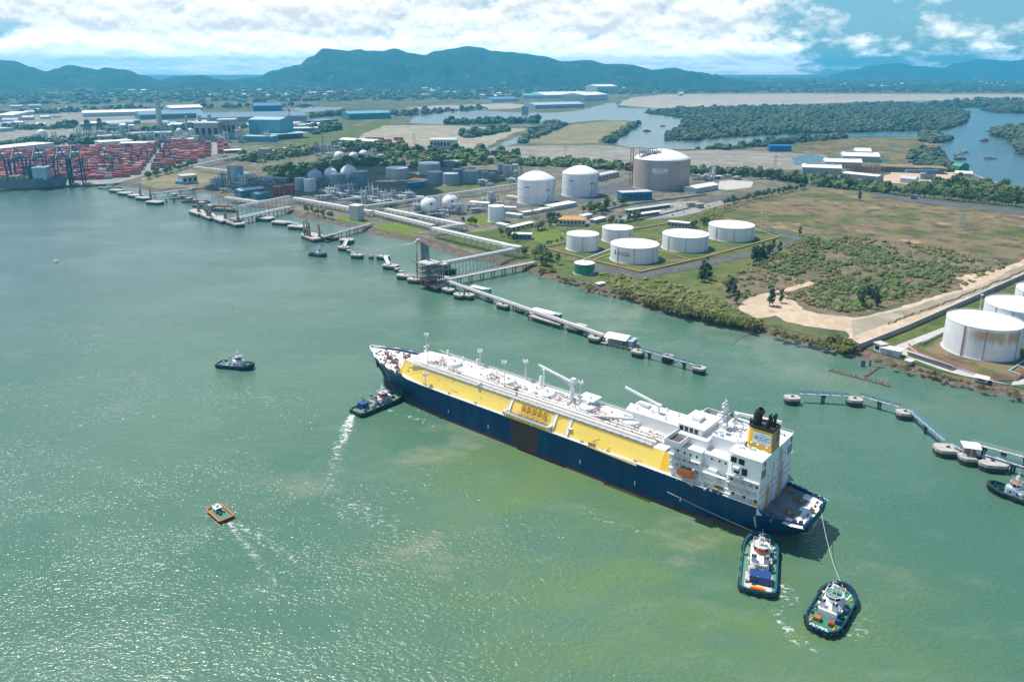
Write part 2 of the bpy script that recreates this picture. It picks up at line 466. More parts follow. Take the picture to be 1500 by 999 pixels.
def ground_mat(name, cols, scale, detail=7, band=(.34, .66), fleck=None, bump=.0, stretch=None, rot=0.0):
    """several ground colours mixed by two noises in world space"""
    m, N, K, b = nodes_of(name)
    g = N.new('ShaderNodeNewGeometry'); pos = g.outputs['Position']
    a = nz(N, K, pos, scale, detail, .62, stretch, rot); c = nz(N, K, pos, scale * 4.3, detail, .65, stretch, rot)
    col = mixc(N, K, rng(N, K, a, *band), cols[0], cols[1])
    if len(cols) > 2: col = mixc(N, K, rng(N, K, c, .46, .66), col, cols[2])
    if len(cols) > 3: col = mixc(N, K, rng(N, K, nz(N, K, pos, scale * 2.1, detail, .6), .58, .70), col, cols[3])
    if fleck:
        col = mixc(N, K, rng(N, K, nz(N, K, pos, fleck[1], 3, .6), .58, .68), col, fleck[0])
    K.new(col, b.inputs['Base Color']); b.inputs['Roughness'].default_value = .95; b.inputs['Specular IOR Level'].default_value = .1
    if bump:
        bp = N.new('ShaderNodeBump'); bp.inputs['Strength'].default_value = bump; bp.inputs['Distance'].default_value = .5
        K.new(c, bp.inputs['Height']); K.new(bp.outputs[0], b.inputs['Normal'])
ground_mat('land', [(.085, .105, .055), (.17, .155, .105), (.06, .082, .042), (.24, .215, .165)], .0035, fleck=((.045, .065, .035), .03))
ground_mat('industrial', [(.16, .145, .105), (.105, .11, .075), (.24, .205, .155), (.068, .09, .042)], .016, band=(.42, .58))
ground_mat('grass', [(.076, .122, .030), (.145, .145, .055), (.062, .095, .028), (.21, .17, .085)], .02)
ground_mat('bright_grass', [(.135, .185, .028), (.10, .15, .03), (.17, .18, .05)], .05)
ground_mat('brown_field', [(.195, .150, .080), (.095, .120, .034), (.080, .064, .050), (.34, .25, .15)], .011, band=(.48, .58))
ground_mat('scrub_soil', [(.17, .135, .095), (.115, .105, .06), (.24, .175, .11), (.09, .10, .045)], .02)
ground_mat('sand', [(.50, .385, .27), (.44, .33, .225), (.56, .46, .345), (.36, .25, .16)], .03, bump=.4)
ground_mat('pale_sand', [(.33, .29, .215), (.25, .225, .16), (.38, .335, .26), (.15, .15, .09)], .008)
ground_mat('mudflat', [(.27, .245, .205), (.19, .18, .155), (.32, .29, .24), (.13, .13, .115)], .006)
ground_mat('pink_flat', [(.42, .36, .31), (.36, .30, .25), (.30, .26, .22), (.20, .19, .15)], .0022, stretch=(1, 2.5, 1))
ground_mat('tan_field', [(.27, .225, .135), (.20, .18, .10), (.14, .14, .065)], .006, stretch=(1, 2, 1))
ground_mat('asphalt', [(.115, .115, .115), (.085, .085, .087), (.14, .138, .132)], .05)
ground_mat('yard', [(.30, .285, .26), (.22, .21, .195), (.36, .34, .31)], .03)
ground_mat('bank', [(.145, .115, .085), (.09, .072, .056), (.21, .165, .125), (.06, .055, .042)], .09, bump=1.0)
ground_mat('hill', [(.018, .048, .030), (.030, .060, .034), (.014, .034, .020), (.095, .11, .055)], .0035, band=(.44, .56), bump=.0)
ground_mat('quarry', [(.24, .20, .17), (.17, .15, .13)], .004)
ground_mat('dark_water_margin', [(.05, .06, .05), (.07, .07, .055)], .02)

SH = []                                              # top edge of the bank and its inland normals, filled in below
def inland(q, m=1.2):
    """keep a ground sheet from reaching out over the river bank"""
    if not SH or q.y > 1500 or abs(q.x) > 900: return q, 1e9
    p, nn = min(SH, key=lambda t: (t[0].x - q.x) ** 2 + (t[0].y - q.y) ** 2)
    d = (q - p).dot(nn)
    if d < m and (q - p).length < 80: return Vector((p.x, p.y, 0)) + nn * m, 0.0
    return q, (q - p).length
def sheet(name, mk, pts, z, jit=0.0, seg=30.0, kind='structure'):
    """flat ground sheet with the outline seen in the photo, edges roughened by noise"""
    w = [P(x, y, LZ) for x, y in pts]; out = []
    for i, a in enumerate(w):
        b = w[(i + 1) % len(w)]
        sg = min(seg if jit else 1e9, 8.0) if min(inland(a)[1], inland(b)[1]) < 45 else seg / 2.5
        n = max(1, min(70, int((b - a).length / sg))) if (jit or sg < 10) else 1
        for k in range(n):
            q = a.lerp(b, k / n)
            if jit:
                nv = noise.noise_vector(Vector((q.x / seg * .35, q.y / seg * .35, z * 7))) + .55 * noise.noise_vector(Vector((q.x / seg, q.y / seg, z * 3))) + .35 * noise.noise_vector(Vector((q.x / seg * 2.3, q.y / seg * 2.3, z)))
                q = q + Vector((nv.x, nv.y, 0)) * jit
            q = inland(q)[0]; out.append((q.x, q.y, z))
    mb = MB(); mb.poly(out); return struct(mb, name, mk, kind)

# water
mb = MB(); gx = [-24000, -8000, -3000, -1500, -800, -400, -200, 0, 200, 400, 800, 1500, 3000, 8000, 24000]; gy = [-600, 0, 150, 300, 450, 600, 900, 1300, 2000, 3200, 5000]
mb.v = [(x, y, 0) for y in gy for x in gx]; nx = len(gx)
for j in range(len(gy) - 1):
    for i in range(nx - 1): mb.face((j * nx + i, j * nx + i + 1, (j + 1) * nx + i + 1, (j + 1) * nx + i))
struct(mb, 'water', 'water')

# shoreline, left to right
SHORE = [(-260, 297), (-100, 288), (0, 281), (60, 277), (96, 274.5), (154, 273), (168, 272), (200, 275), (226, 282), (250, 280), (282, 279), (310, 285), (326, 291), (340, 299), (353, 303), (375, 303),
         (400, 308), (418, 313), (437, 319), (460, 322), (478, 327), (496, 330), (512, 334), (530, 339), (566, 348), (600, 354), (612, 356), (650, 369), (678, 379), (708, 384), (740, 390), (760, 395),
         (772, 400), (800, 409), (836, 418), (862, 428), (898, 436), (925, 442), (948, 452), (984, 461), (1018, 469), (1052, 478), (1097, 484), (1115, 489), (1136, 494), (1178, 504), (1206, 510), (1248, 521),
         (1276, 531), (1318, 542), (1360, 556), (1402, 566), (1444, 575), (1500, 588), (1600, 618), (1800, 690), (2300, 900)]
sw = []
for a, b in zip(SHORE, SHORE[1:]):
    A, B = P(*a, 0), P(*b, 0); n = max(1, min(12, int((B - A).length / 9)))
    hard = a[0] < 160
    for k in range(n):
        q = A.lerp(B, k / n)
        if not hard:
            nv = noise.noise_vector(Vector((q.x * .06, q.y * .06, 2.2))); q = q + Vector((nv.x, nv.y, 0)) * 2.6
        sw.append((q, hard))
sw.append((P(*SHORE[-1], 0), False))
r0, r1, r2 = [], [], []
for i, (q, hard) in enumerate(sw):
    t = sw[min(i + 2, len(sw) - 1)][0] - sw[max(i - 2, 0)][0]; t.z = 0; t.normalize()
    nn = Vector((-t.y, t.x, 0))                      # inland
    j = 1.0 + .45 * noise.noise(Vector((q.x * .11, q.y * .11, 9)))
    if hard: r0.append(q + Vector((0, 0, -3))); r1.append(q + nn * .4 + Vector((0, 0, LZ - .6))); r2.append(q + nn * .8 + Vector((0, 0, LZ)))
    SH.append((r2[-1] if hard else q + nn * 11, nn.copy()))
    if not hard: r0.append(q - nn * 4 + Vector((0, 0, -1.5))); r1.append(q + nn * 4 * j + Vector((0, 0, LZ * .45 * j))); r2.append(q + nn * 11 + Vector((0, 0, LZ)))
mb = MB(); mb.strip(r0, r1); mb.strip(r1, r2); struct(mb, 'riverbank', 'bank')
mb = MB(); mb.poly([tuple(p) for p in r2] + [(5200, 60, LZ), (24000, 60, LZ), (24000, 22000, LZ), (-24000, 22000, LZ), (-24000, 1150, LZ), (-2600, 1150, LZ)]); struct(mb, 'land', 'land')

# ground areas, each a thin sheet a little above the one below
z = LZ
L = lambda d: LZ + d
sheet('industrial_ground', 'industrial', [(170, 271), (226, 278), (330, 286), (420, 309), (540, 335), (640, 360), (700, 375), (770, 394), (800, 380), (860, 345), (905, 322), (1060, 290), (1175, 268), (1110, 252), (900, 250), (760, 240), (560, 236), (420, 216), (200, 208), (60, 215), (0, 225), (-300, 240), (-300, 290), (0, 276), (96, 271)], L(.10), 12, 40)
sheet('quay', 'yard', [(-260, 294), (0, 278.5), (96, 272.6), (165, 270.5), (330, 222), (338, 210), (60, 205), (-300, 222)], L(.2))
sheet('grass', 'tan_field', [(200, 262), (225, 275), (275, 275), (330, 262), (348, 250), (310, 246), (286, 248), (240, 258)], L(.2), 8, 30)
sheet('grass', 'bright_grass', [(545, 335), (594, 346), (624, 336), (600, 330), (560, 326)], L(.22), 2, 20)
sheet('grass', 'bright_grass', [(490, 322), (530, 333), (542, 322), (520, 317), (500, 316)], L(.22), 3, 20)
sheet('grass', 'bright_grass', [(672, 327), (705, 330), (740, 326), (738, 316), (700, 315)], L(.22), 3, 20)
sheet('grass', 'bright_grass', [(768, 352), (815, 358), (838, 346), (815, 337), (780, 340)], L(.24), 3, 20)
sheet('grass', 'grass', [(625, 345), (690, 366), (745, 381), (770, 389), (830, 407), (900, 427), (935, 436), (955, 447), (1020, 462), (1117, 481), (1205, 502), (1250, 513), (1270, 500), (1160, 480), (1060, 450), (1120, 400), (1210, 345), (1080, 300), (1000, 305), (930, 318), (870, 330), (800, 332), (760, 328), (700, 340)], L(.12), 10, 30)
sheet('grass', 'grass', [(540, 305), (600, 290), (760, 268), (745, 258), (700, 262), (640, 276), (560, 284)], L(.14), 6, 30)
sheet('tank_yard', 'asphalt', [(740, 306), (880, 296), (900, 283), (1000, 283), (1018, 275), (930, 262), (830, 284), (750, 292)], L(.26), 3, 25)
# wide brown field on the right with the road behind it
sheet('brown_field', 'brown_field', [(1030, 308), (1090, 290), (1180, 280), (1255, 276), (1400, 300), (1520, 318), (2300, 440), (2000, 470), (1500, 385), (1420, 372), (1230, 348), (1170, 343), (1080, 326)], L(.20), 12, 30)
sheet('scrub_ground', 'scrub_soil', [(1050, 420), (1105, 385), (1190, 345), (1300, 352), (1420, 372), (1478, 388), (1410, 425), (1340, 440), (1300, 452), (1250, 466), (1180, 455), (1130, 440), (1070, 445)], L(.24), 10, 25)
sheet('sand_track', 'sand', [(1132, 462), (1160, 450), (1200, 461), (1255, 467), (1300, 455), (1345, 441), (1410, 424), (1400, 408), (1475, 390), (1520, 372), (1700, 330), (1700, 372), (1500, 408), (1400, 455), (1300, 488), (1263, 506), (1245, 499), (1240, 486), (1160, 476)], L(.30), 4, 14)
sheet('sand_track', 'sand', [(1078, 452), (1098, 437), (1135, 428), (1190, 411), (1194, 416), (1150, 430), (1175, 452), (1150, 462), (1110, 468)], L(.34), 3, 10)
sheet('grass', 'grass', [(1080, 462), (1130, 466), (1180, 478), (1165, 492), (1110, 482)], L(.31), 5, 12)
sheet('pale_track', 'pale_sand', [(1245, 470), (1310, 458), (1420, 425), (1520, 380), (1700, 345), (1700, 352), (1520, 390), (1425, 434), (1330, 466), (1262, 488), (1252, 494), (1246, 480)], L(.36), 2.5, 12)
# farm of tanks at the right edge
sheet('grass', 'grass', [(1262, 512), (1300, 490), (1400, 455), (1500, 412), (1700, 350), (2300, 420), (2300, 840), (1800, 672), (1600, 602), (1500, 573), (1440, 564), (1400, 553), (1320, 530)], L(.38), 0)
sheet('road', 'pale_concrete', [(1310, 508), (1330, 500), (1420, 466), (1500, 428), (1620, 372), (1626, 376), (1508, 436), (1426, 473), (1345, 503), (1326, 512), (1400, 541), (1468, 563), (1500, 556), (1500, 564), (1466, 571), (1396, 549), (1322, 521), (1305, 515)], L(.46))
sheet('grass', 'brown_field', [(1352, 512), (1420, 478), (1500, 446), (1600, 410), (1700, 520), (1500, 560), (1466, 558), (1400, 535)], L(.44), 2, 8)
# farm of the five white tanks
sheet('grass', 'grass', [(796, 364), (845, 352), (905, 340), (1000, 324), (1060, 320), (1140, 348), (1122, 362), (936, 399), (890, 388)], L(.30), 0)
sheet('road', 'asphalt', [(862, 384), (890, 390), (935, 401.5), (1120, 364.5), (1168, 349), (1120, 334), (1126, 332), (1178, 349), (1128, 371), (938, 410), (915, 408), (880, 402), (850, 392)], L(.32))
sheet('parking', 'yard', [(905, 322), (935, 307), (990, 296), (1050, 294), (1075, 297), (1040, 306), (1000, 318), (960, 322)], L(.3), 3, 20)
sheet('road', 'asphalt', [(1030, 300), (1080, 288), (1180, 274), (1200, 273), (1258, 280), (1330, 296), (1520, 318), (2200, 398), (2200, 390), (1520, 312), (1340, 291), (1262, 275.5), (1200, 269), (1176, 270), (1076, 284), (1020, 296)], L(.36))
sheet('concrete_yard', 'pale_concrete', [(1050, 277), (1054, 266), (1075, 264), (1104, 267), (1100, 275), (1065, 279)], L(.3))
sheet('construction_yard', 'sand', [(1290, 266), (1315, 247), (1400, 250), (1408, 258), (1390, 270), (1340, 272)], L(.3), 8, 20)
# mudflats and fields far inland
sheet('mudflat', 'mudflat', [(700, 230), (722, 217), (755, 214), (880, 213), (925, 217), (1000, 221), (1072, 219), (1150, 216), (1205, 226), (1215, 238), (1170, 248), (1110, 250), (1010, 247), (925, 244), (800, 236), (740, 234)], L(.2), 14, 60)
sheet('brown_field', 'brown_field', [(1072, 219), (1110, 212), (1160, 208), (1240, 202), (1350, 201), (1374, 212), (1384, 238), (1410, 254), (1330, 245), (1290, 230), (1205, 228)], L(.24), 14, 60)
sheet('tan_field', 'tan_field', [(765, 209), (810, 193), (842, 182), (900, 177), (925, 179), (918, 188), (890, 200), (877, 210), (820, 212)], L(.22), 14, 60)
sheet('pale_field', 'pale_sand', [(515, 207), (562, 184), (640, 184), (775, 189), (735, 203), (700, 220), (640, 216), (570, 213)], L(.2), 20, 80)
sheet('grass', 'grass', [(420, 205), (500, 190), (570, 172), (582, 174), (545, 190), (505, 207), (470, 212)], L(.16), 20, 80)
sheet('pink_flat', 'pink_flat', [(900, 154), (925, 144), (960, 139), (1100, 138), (1370, 138), (1700, 139), (1700, 147), (1500, 146), (1340, 148), (1180, 153), (1050, 158), (960, 159)], L(.3), 40, 200)
sheet('pink_flat', 'mudflat', [(-400, 205), (-300, 176), (0, 170), (120, 164), (230, 166), (240, 180), (120, 184), (110, 202), (0, 207)], L(.2), 40, 160)
sheet('pink_flat', 'pink_flat', [(585, 159), (640, 155), (750, 152), (790, 155), (740, 160), (640, 162)], L(.3), 40, 200)
sheet('pale_field', 'pale_sand', [(450, 134), (480, 132), (540, 131), (530, 134), (480, 136)], L(.3), 40, 200)
# inland waters
sheet('river', 'river_water', [(1600, 320), (1500, 276), (1440, 264), (1416, 255), (1384, 240), (1375, 220), (1384, 206), (1346, 202), (1298, 200), (1240, 201.5), (1154, 210.5), (1108, 212), (1072, 218.5), (1000, 219.5), (947, 217.5), (920, 216),
       (882, 209), (896, 199), (918, 189), (931, 182), (925, 178), (885, 176.5), (834, 181), (790, 197), (760, 209), (726, 220), (702, 226), (735, 210), (775, 195), (800, 184), (770, 182), (700, 184.5), (640, 183), (600, 181),
       (606, 173), (635, 165), (668, 162), (704, 163), (764, 166), (810, 166), (851, 162), (885, 153), (904, 150), (901, 158), (933, 160), (1040, 158), (1140, 155), (1200, 154), (1300, 149.5), (1380, 148), (1500, 149), (1800, 152), (1800, 250)], L(.5), 14, 70)
sheet('river', 'river_water', [(425, 160), (440, 157), (500, 158), (498, 162), (450, 165)], L(.5), 20, 100)
sheet('lagoon', 'river_water', [(1160, 232), (1185, 226), (1215, 232), (1195, 241), (1165, 243)], L(.5), 6, 30)
ISLANDS = [[(968, 207), (985, 196), (997, 186), (1006, 175), (975, 170), (942, 165.5), (1000, 160.5), (1100, 158.5), (1200, 157.5), (1300, 152.5), (1375, 158), (1405, 164), (1418, 171), (1416, 179), (1398, 187), (1370, 192.5), (1300, 193), (1240, 195), (1168, 196.5), (1108, 200), (1053, 203), (1010, 207)],
           [(1465, 192), (1490, 190), (1560, 196), (1600, 240), (1520, 236), (1496, 226), (1482, 206), (1456, 199)],
           [(1440, 162), (1500, 160), (1560, 162), (1560, 167), (1460, 166)], [(1350, 154), (1440, 147), (1540, 150), (1476, 157), (1400, 159)]]
for p_ in ISLANDS: sheet('island', 'dark_water_margin', p_, L(.9), 12, 60)
sheet('lagoon', 'river_water', [(984, 205), (996, 192), (1009, 185), (1013, 196), (1009, 205)], L(1.2), 6, 30)

# ------------------------------------------------------------ hills
def hills(prof, D, base_front, base_back, amp, seed, mk='hill', nv=44, ridge_at=.45):
    xs = [p[0] for p in prof]; nu = 420; G = []
    def top(px):
        for a, b in zip(prof, prof[1:]):
            if a[0] <= px <= b[0]:
                t = (px - a[0]) / (b[0] - a[0]); t = t * t * (3 - 2 * t); return a[1] + (b[1] - a[1]) * t
        return prof[-1][1]
    for i in range(nu + 1):
        px = xs[0] + (xs[-1] - xs[0]) * i / nu; row = []
        py = top(px); ax = (px - 750) / FPX / _c
        zr = CAMH + (HYP - py) / FPX * D * (1 + 0.0) / _c * (1.0)
        for j in range(nv + 1):
            v = j / nv
            y = D - base_front + (base_front + base_back) * v
            k = 1 - abs(v - ridge_at) / (ridge_at if v < ridge_at else 1 - ridge_at)
            sh = k ** 1.25 if k > 0 else 0
            q = Vector((ax * D * .0016 * 1.0 + seed, y * .0016, seed * 1.7))
            spur = (noise.ridged_multi_fractal(q, 1.0, 2.1, 5, 1.0, 2.0) - 1.0) * amp * .8
            g = 4 * k * (1 - k)
            zz = LZ - 8 + max(0, (zr - LZ)) * sh * (1 + .0 * g) + spur * g * min(1, max(0, zr - LZ) / 120)
            fine = noise.fractal(Vector((ax * D * .006, y * .006, seed)), 1, 2, 3) * 7 * min(1, k * 3)
            row.append((ax * y, y, max(LZ - 8, zz + fine)))
        G.append(row)
    mb = MB()
    for A, B in zip(G, G[1:]): pass
    mb.v = [p for r in G for p in r]
    for i in range(nu):
        for j in range(nv):
            a = i * (nv + 1) + j; mb.face((a, a + nv + 1, a + nv + 2, a + 1), 0, True)
    return struct(mb, 'hills', mk)
hills([(-260, 126), (-80, 118), (0, 108), (20, 97), (52, 88), (78, 89), (100, 97), (120, 103), (135, 99), (152, 95), (175, 98), (190, 101), (200, 98), (230, 101), (250, 108), (272, 114), (300, 110), (330, 108), (350, 113), (375, 118), (405, 121), (430, 124)], 8200, 1900, 1800, 90, 1.3)
hills([(270, 124), (330, 120), (365, 116), (385, 113), (405, 110), (430, 102), (445, 98), (462, 95), (480, 84), (498, 74), (515, 75), (530, 77), (545, 75), (558, 77), (575, 77), (593, 74), (615, 80), (632, 82), (648, 77), (670, 75), (690, 71), (706, 73), (725, 77), (745, 79), (765, 80), (790, 84), (820, 90), (850, 89), (880, 94), (910, 95), (940, 101), (965, 99), (1000, 105), (1040, 111), (1075, 116)], 9300, 2300, 2200, 130, 5.1)
hills([(380, 124), (400, 119), (430, 116), (470, 116), (500, 119), (540, 124)], 7700, 600, 700, 30, 8.8, nv=24)
hills([(1180, 108), (1210, 102), (1235, 96), (1270, 93), (1300, 97), (1330, 99), (1350, 93), (1385, 88), (1420, 90), (1450, 87), (1500, 87), (1560, 90), (1640, 97), (1700, 106)], 15500, 2000, 2200, 110, 12.2)
hills([(-90, 131), (-30, 122), (20, 119), (45, 111), (70, 117), (95, 124), (120, 133)], 6300, 700, 700, 40, 15.5, nv=24)

# ------------------------------------------------------------ air
def build_haze():
    m = bpy.data.materials.new('haze'); m.use_nodes = True; N, K = m.node_tree.nodes, m.node_tree.links
    N.remove(N['Principled BSDF'])
    v = N.new('ShaderNodeVolumePrincipled')
    v.inputs['Color'].default_value = (.11, .65, 1.0, 1); v.inputs['Density'].default_value = 8.6e-5; v.inputs['Anisotropy'].default_value = .2
    K.new(v.outputs[0], N['Material Output'].inputs['Volume']); M['haze'] = m
    mb = MB(); mb.slab(-24500, 24500, -900, 23000, -14, 452); struct(mb, 'haze', 'haze', 'stuff')
build_haze()
# ------------------------------------------------------------ the gas carrier (local frame: +x bow, +y port, z up from the water)
def lerp_tab(tab, x):
    if x <= tab[0][0]: return tab[0][1]
    for (a, va), (b, vb) in zip(tab, tab[1:]):
        if x <= b: return va + (vb - va) * (x - a) / (b - a)
    return tab[-1][1]
def railing(pts, h=1.1, step=2.5, w=.09):
    mb = MB()
    for a, b in zip(pts, pts[1:]):
        a, b = Vector(a), Vector(b); n = max(1, int((b - a).length / step))
        for zz in (h, h * .5): mb.bar(a + Vector((0, 0, zz)), b + Vector((0, 0, zz)), w)
        for k in range(n + 1):
            q = a.lerp(b, k / n); mb.bar(q, q + Vector((0, 0, h)), w)
    return mb
def winch(mb, x, y, z, s=1.0, rz=0.0):
    C, S = cos(rz), sin(rz)
    def t(px, py, pz): return (x + px * C - py * S, y + px * S + py * C, z + pz)
    mb.box(x, y, z + .2 * s, 4.2 * s, 2.6 * s, .4 * s, rz)
    mb.tube([t(0, -1.5 * s, 1.1 * s), t(0, 1.5 * s, 1.1 * s)], .85 * s, 10)
    for o in (-1.6, -.5, .6, 1.6): mb.tube([t(0, o * s, 1.1 * s), t(0, (o + .12) * s, 1.1 * s)], 1.25 * s, 10)
    mb.box(*t(-1.6 * s, .6 * s, .9 * s), 1.3 * s, 1.3 * s, 1.5 * s, rz)
    mb.tube([t(1.6 * s, -1.2 * s, .8 * s), t(1.6 * s, .6 * s, .8 * s)], .45 * s, 8)
def bitts(mb, x, y, z, rz=0.0, s=1.0):
    C, S = cos(rz), sin(rz)
    mb.box(x, y, z + .15, 2.4 * s, 1.0 * s, .3, rz)
    for o in (-.7, .7): mb.cyl(x + o * s * C, y + o * s * S, z + .2, z + 1.2 * s, .32 * s, 8)

HD = [(-138, 14.18), (-132, 15.92), (-122, 17.40), (-100, 17.66), (60, 17.66), (80, 17.40), (95, 16.6), (108, 15.0), (120, 12.4), (130, 9.30), (138, 5.20), (143, 2.40), (146.5, 0.25)]
HW = [(-138, 2.17), (-132, 4.35), (-122, 8.70), (-108, 12.35), (-95, 14.79), (-80, 16.70), (-65, 17.57), (55, 17.57), (70, 16.53), (85, 13.75), (100, 9.83), (115, 6.40), (126, 2.80), (134, 0.30), (146.5, 0.02)]
def ship_deck_z(x):
    if x < -119: return 12.6
    return 17.0 + max(0, (x - 92) / 54) ** 2 * 2.6
def ship_half(x, z):
    zd = 17.0 + max(0, (x - 92) / 54) ** 2 * 2.6; t = max(0, min(1.12, z / zd))
    d, w = lerp_tab(HD, x), lerp_tab(HW, x)
    p = 1.0 if x < 60 else 1.0 + .8 * min(1, (x - 60) / 50)
    v = w + (d - w) * (t ** p if t > 0 else 0)
    if z < 0: v *= max(.25, 1 + z * .06)
    return v
def stem_x(z):                                        # raked stem: where the bow ends at height z
    return 134.5 + 12.0 * max(0, min(1.05, z / 19.5)) ** 1.25
SP = P(543, 508, 19)
SHIP_YAW = radians(138.59 + 1.5)
sf = Vector((cos(SHIP_YAW), sin(SHIP_YAW), 0)); sp_ = Vector((-sf.y, sf.x, 0))
SHIP_K, SHIP_KZ = .98, .96
SHIP_O = SP - sf * 146.0 * SHIP_K - sp_ * 0.2; SHIP_O.z = 0

def build_ship():
    R = thing('gas_carrier', 'long gas carrier with dark blue hull, yellow trunk side and white deck in mid river', 'ship', SHIP_O, SHIP_YAW)
    R.scale = (SHIP_K, SHIP_K, SHIP_K * SHIP_KZ)
    XS = [-138, -135, -132, -127, -122, -119.01, -119, -112, -100, -80, -50, -20, 10, 40, 60, 70, 80, 88, 95, 102, 108, 114, 120, 125, 130, 134, 138, 141, 143.5, 145.5, 146.5]
    def section(x, zs, sgn): return [(min(x, stem_x(zz)), sgn * (ship_half(min(x, stem_x(zz)), zz) if x < stem_x(zz) else .05), zz) for zz in zs]
    def section(x, zs, sgn, base=section): return [(q[0] + max(0, (-126 - x) / 12) * max(0, 8.5 - q[2]) * .95, q[1], q[2]) for q in base(x, zs, sgn)]
    hull, boot = MB(), MB()
    for sgn in (1, -1):
        cols = []
        for x in XS:
            zt = 13.8 if x < -119 else ship_deck_z(x) + (.0 if x < 96 else 1.5)
            cols.append(section(x, [1.35 + (zt - 1.35) * k / 6 for k in range(7)], sgn))
        for A, B in zip(cols, cols[1:]): hull.strip(A, B, 0, True)
        cols = [section(x, (-3, 0, 1.35), sgn) for x in XS]
        for A, B in zip(cols, cols[1:]): boot.strip(A, B, 0, True)
    # transom
    zs = [1.35 + (13.8 - 1.35) * k / 6 for k in range(7)]
    a, b = section(-138, zs, 1), section(-138, zs, -1); hull.strip(a, b)
    boot.strip(section(-138, (-3, 0, 1.35), 1), section(-138, (-3, 0, 1.35), -1))
    h = hull.obj('hull', 'hull_blue', R); boot.obj('boot_topping', 'boot_red', R)
    # worn patch under the loading station, fender marks
    mb = MB()
    mb.strip([(x, ship_half(x, 1.6) + .06, 1.6) for x in (-3.5, 4, 14.5)], [(x, ship_half(x, 16) + .06, 15.6) for x in (-3.5, 4, 14.5)])
    mb.obj('worn_hull_panel', 'rust_panel', R, label='rust brown worn panel on the blue hull side under the loading platform')
    mb = MB()
    for y0, y1, zz in ((-1.2, 4.2, 9.2), (-1.0, 3.8, 8.0)):
        for k in range(7):
            w = .45; yy = y0 + (y1 - y0) * k / 6
            mb.poly([(-138.05, yy - w / 2, zz), (-138.05, yy + w / 2, zz), (-138.05, yy + w / 2, zz + .75), (-138.05, yy - w / 2, zz + .75)])
    mb.parts('stern_lettering', 'letter_white', h)
    mb = MB()                                              # draught marks and load line
    for x0 in (127, -117):
        for k in range(7): xx = x0 - (2.2 - k * .25 if x0 > 100 else 0); mb.box(xx, ship_half(xx, 3.2 + k * 1.1) + .05, 3.2 + k * 1.1, .7, .12, .45)
    for xx in (60, 30, -30, -61, -84): mb.box(xx, ship_half(xx, 7) + .05, 6.4, .4, .12, 2.2)
    mb.parts('draught_mark', 'letter_white', h, .0)
    # main deck
    mb = MB(); xs = [x for x in XS if x >= -119]
    A = [(x, ship_half(x, ship_deck_z(x)) - .12, ship_deck_z(x)) for x in xs[:-1]] + [(146.2, .1, ship_deck_z(146.2))]
    mb.strip(A, [(p[0], -p[1], p[2]) for p in A])
    mb.obj('main_deck', 'deck_white', R)
    # white gunwale edge and blue bulwark pieces at the bow
    mb = MB()
    for sgn in (1, -1):
        g = [(x, sgn * (ship_half(x, ship_deck_z(x))), ship_deck_z(x)) for x in xs if x < 97]
        for p, q in zip(g, g[1:]): mb.bar(p, q, .5, .45)
    mb.parts('gunwale', 'deck_white', R)
    mb = MB()
    for sgn in (1, -1):
        for x0, x1 in ((98, 104), (106, 110), (116, 121), (124, 130), (134, 138)):
            n = 4; pa = [(x0 + (x1 - x0) * k / n) for k in range(n + 1)]
            lo_ = [(x, sgn * (ship_half(x, ship_deck_z(x) + 1.5) - .3), ship_deck_z(x) + .2) for x in pa]
            hi_ = [(x, sgn * (ship_half(x, ship_deck_z(x) + 1.5) - .25), ship_deck_z(x) + 1.9) for x in pa]
            hi2 = [(x, sgn * (ship_half(x, ship_deck_z(x) + 1.5) + .25), ship_deck_z(x) + 1.9) for x in pa]
            mb.strip(lo_, hi_); mb.strip(hi_, hi2); mb.strip(hi2, [(p[0], p[1] + sgn * .02, p[2] - .9) for p in hi2])
    mb.parts('bow_chock', 'bulwark_blue', R)
    mb = MB()
    for sgn in (1, -1):
        pa = [x for x in xs if x >= 96][:-1] + [146.2]
        lo_ = [(x, sgn * max(.06, ship_half(x, ship_deck_z(x) + 1.5) - .35), ship_deck_z(x)) for x in pa]
        hi_ = [(x, sgn * max(.05, ship_half(x, ship_deck_z(x) + 1.5) - .3), ship_deck_z(x) + 1.52) for x in pa]
        hi2 = [(x + (.3 if x > 140 else 0), sgn * (ship_half(x, ship_deck_z(x) + 1.5) + .12), ship_deck_z(x) + 1.53) for x in pa]
        mb.strip(lo_, hi_); mb.strip(hi_, hi2)
    mb.parts('bow_bulwark', 'deck_white', R)
    # anchor in its pocket
    mb = MB(); ay = ship_half(134, 13); mb.box(134.5, ay + .7, 12.6, 3.4, 1.4, 2.6, radians(-38)); mb.bar((135.5, ay + .9, 14.2), (134, ay + 1.5, 10.6), .7); mb.bar((133, ay + 1.9, 11.2), (136, ay - .1, 11.2), .6)
    mb.obj('anchor', 'dark_steel', R)
    # mooring deck aft
    mb = MB()
    A = [(x, ship_half(x, 12.6) - .15, 12.6) for x in (-137.8, -135, -132, -127, -122, -119)]
    mb.strip(A, [(p[0], -p[1], p[2]) for p in A]); mb.obj('mooring_deck', 'deck_grey', R)
    mb = MB(); mb.strip([(-137.7, 15.8, 12.66), (-132.6, 17.6, 12.66)], [(-137.7, -15.8, 12.66), (-132.6, -17.6, 12.66)])
    mb.slab(-133, -129.2, 11, 17.4, 12.61, 12.65); mb.slab(-133, -128.4, -17.4, -9.5, 12.61, 12.65); mb.slab(-132.8, -130.8, -3, 1.5, 12.61, 12.65)
    mb.parts('deck_paint', 'deck_white', R)
    mb = MB()
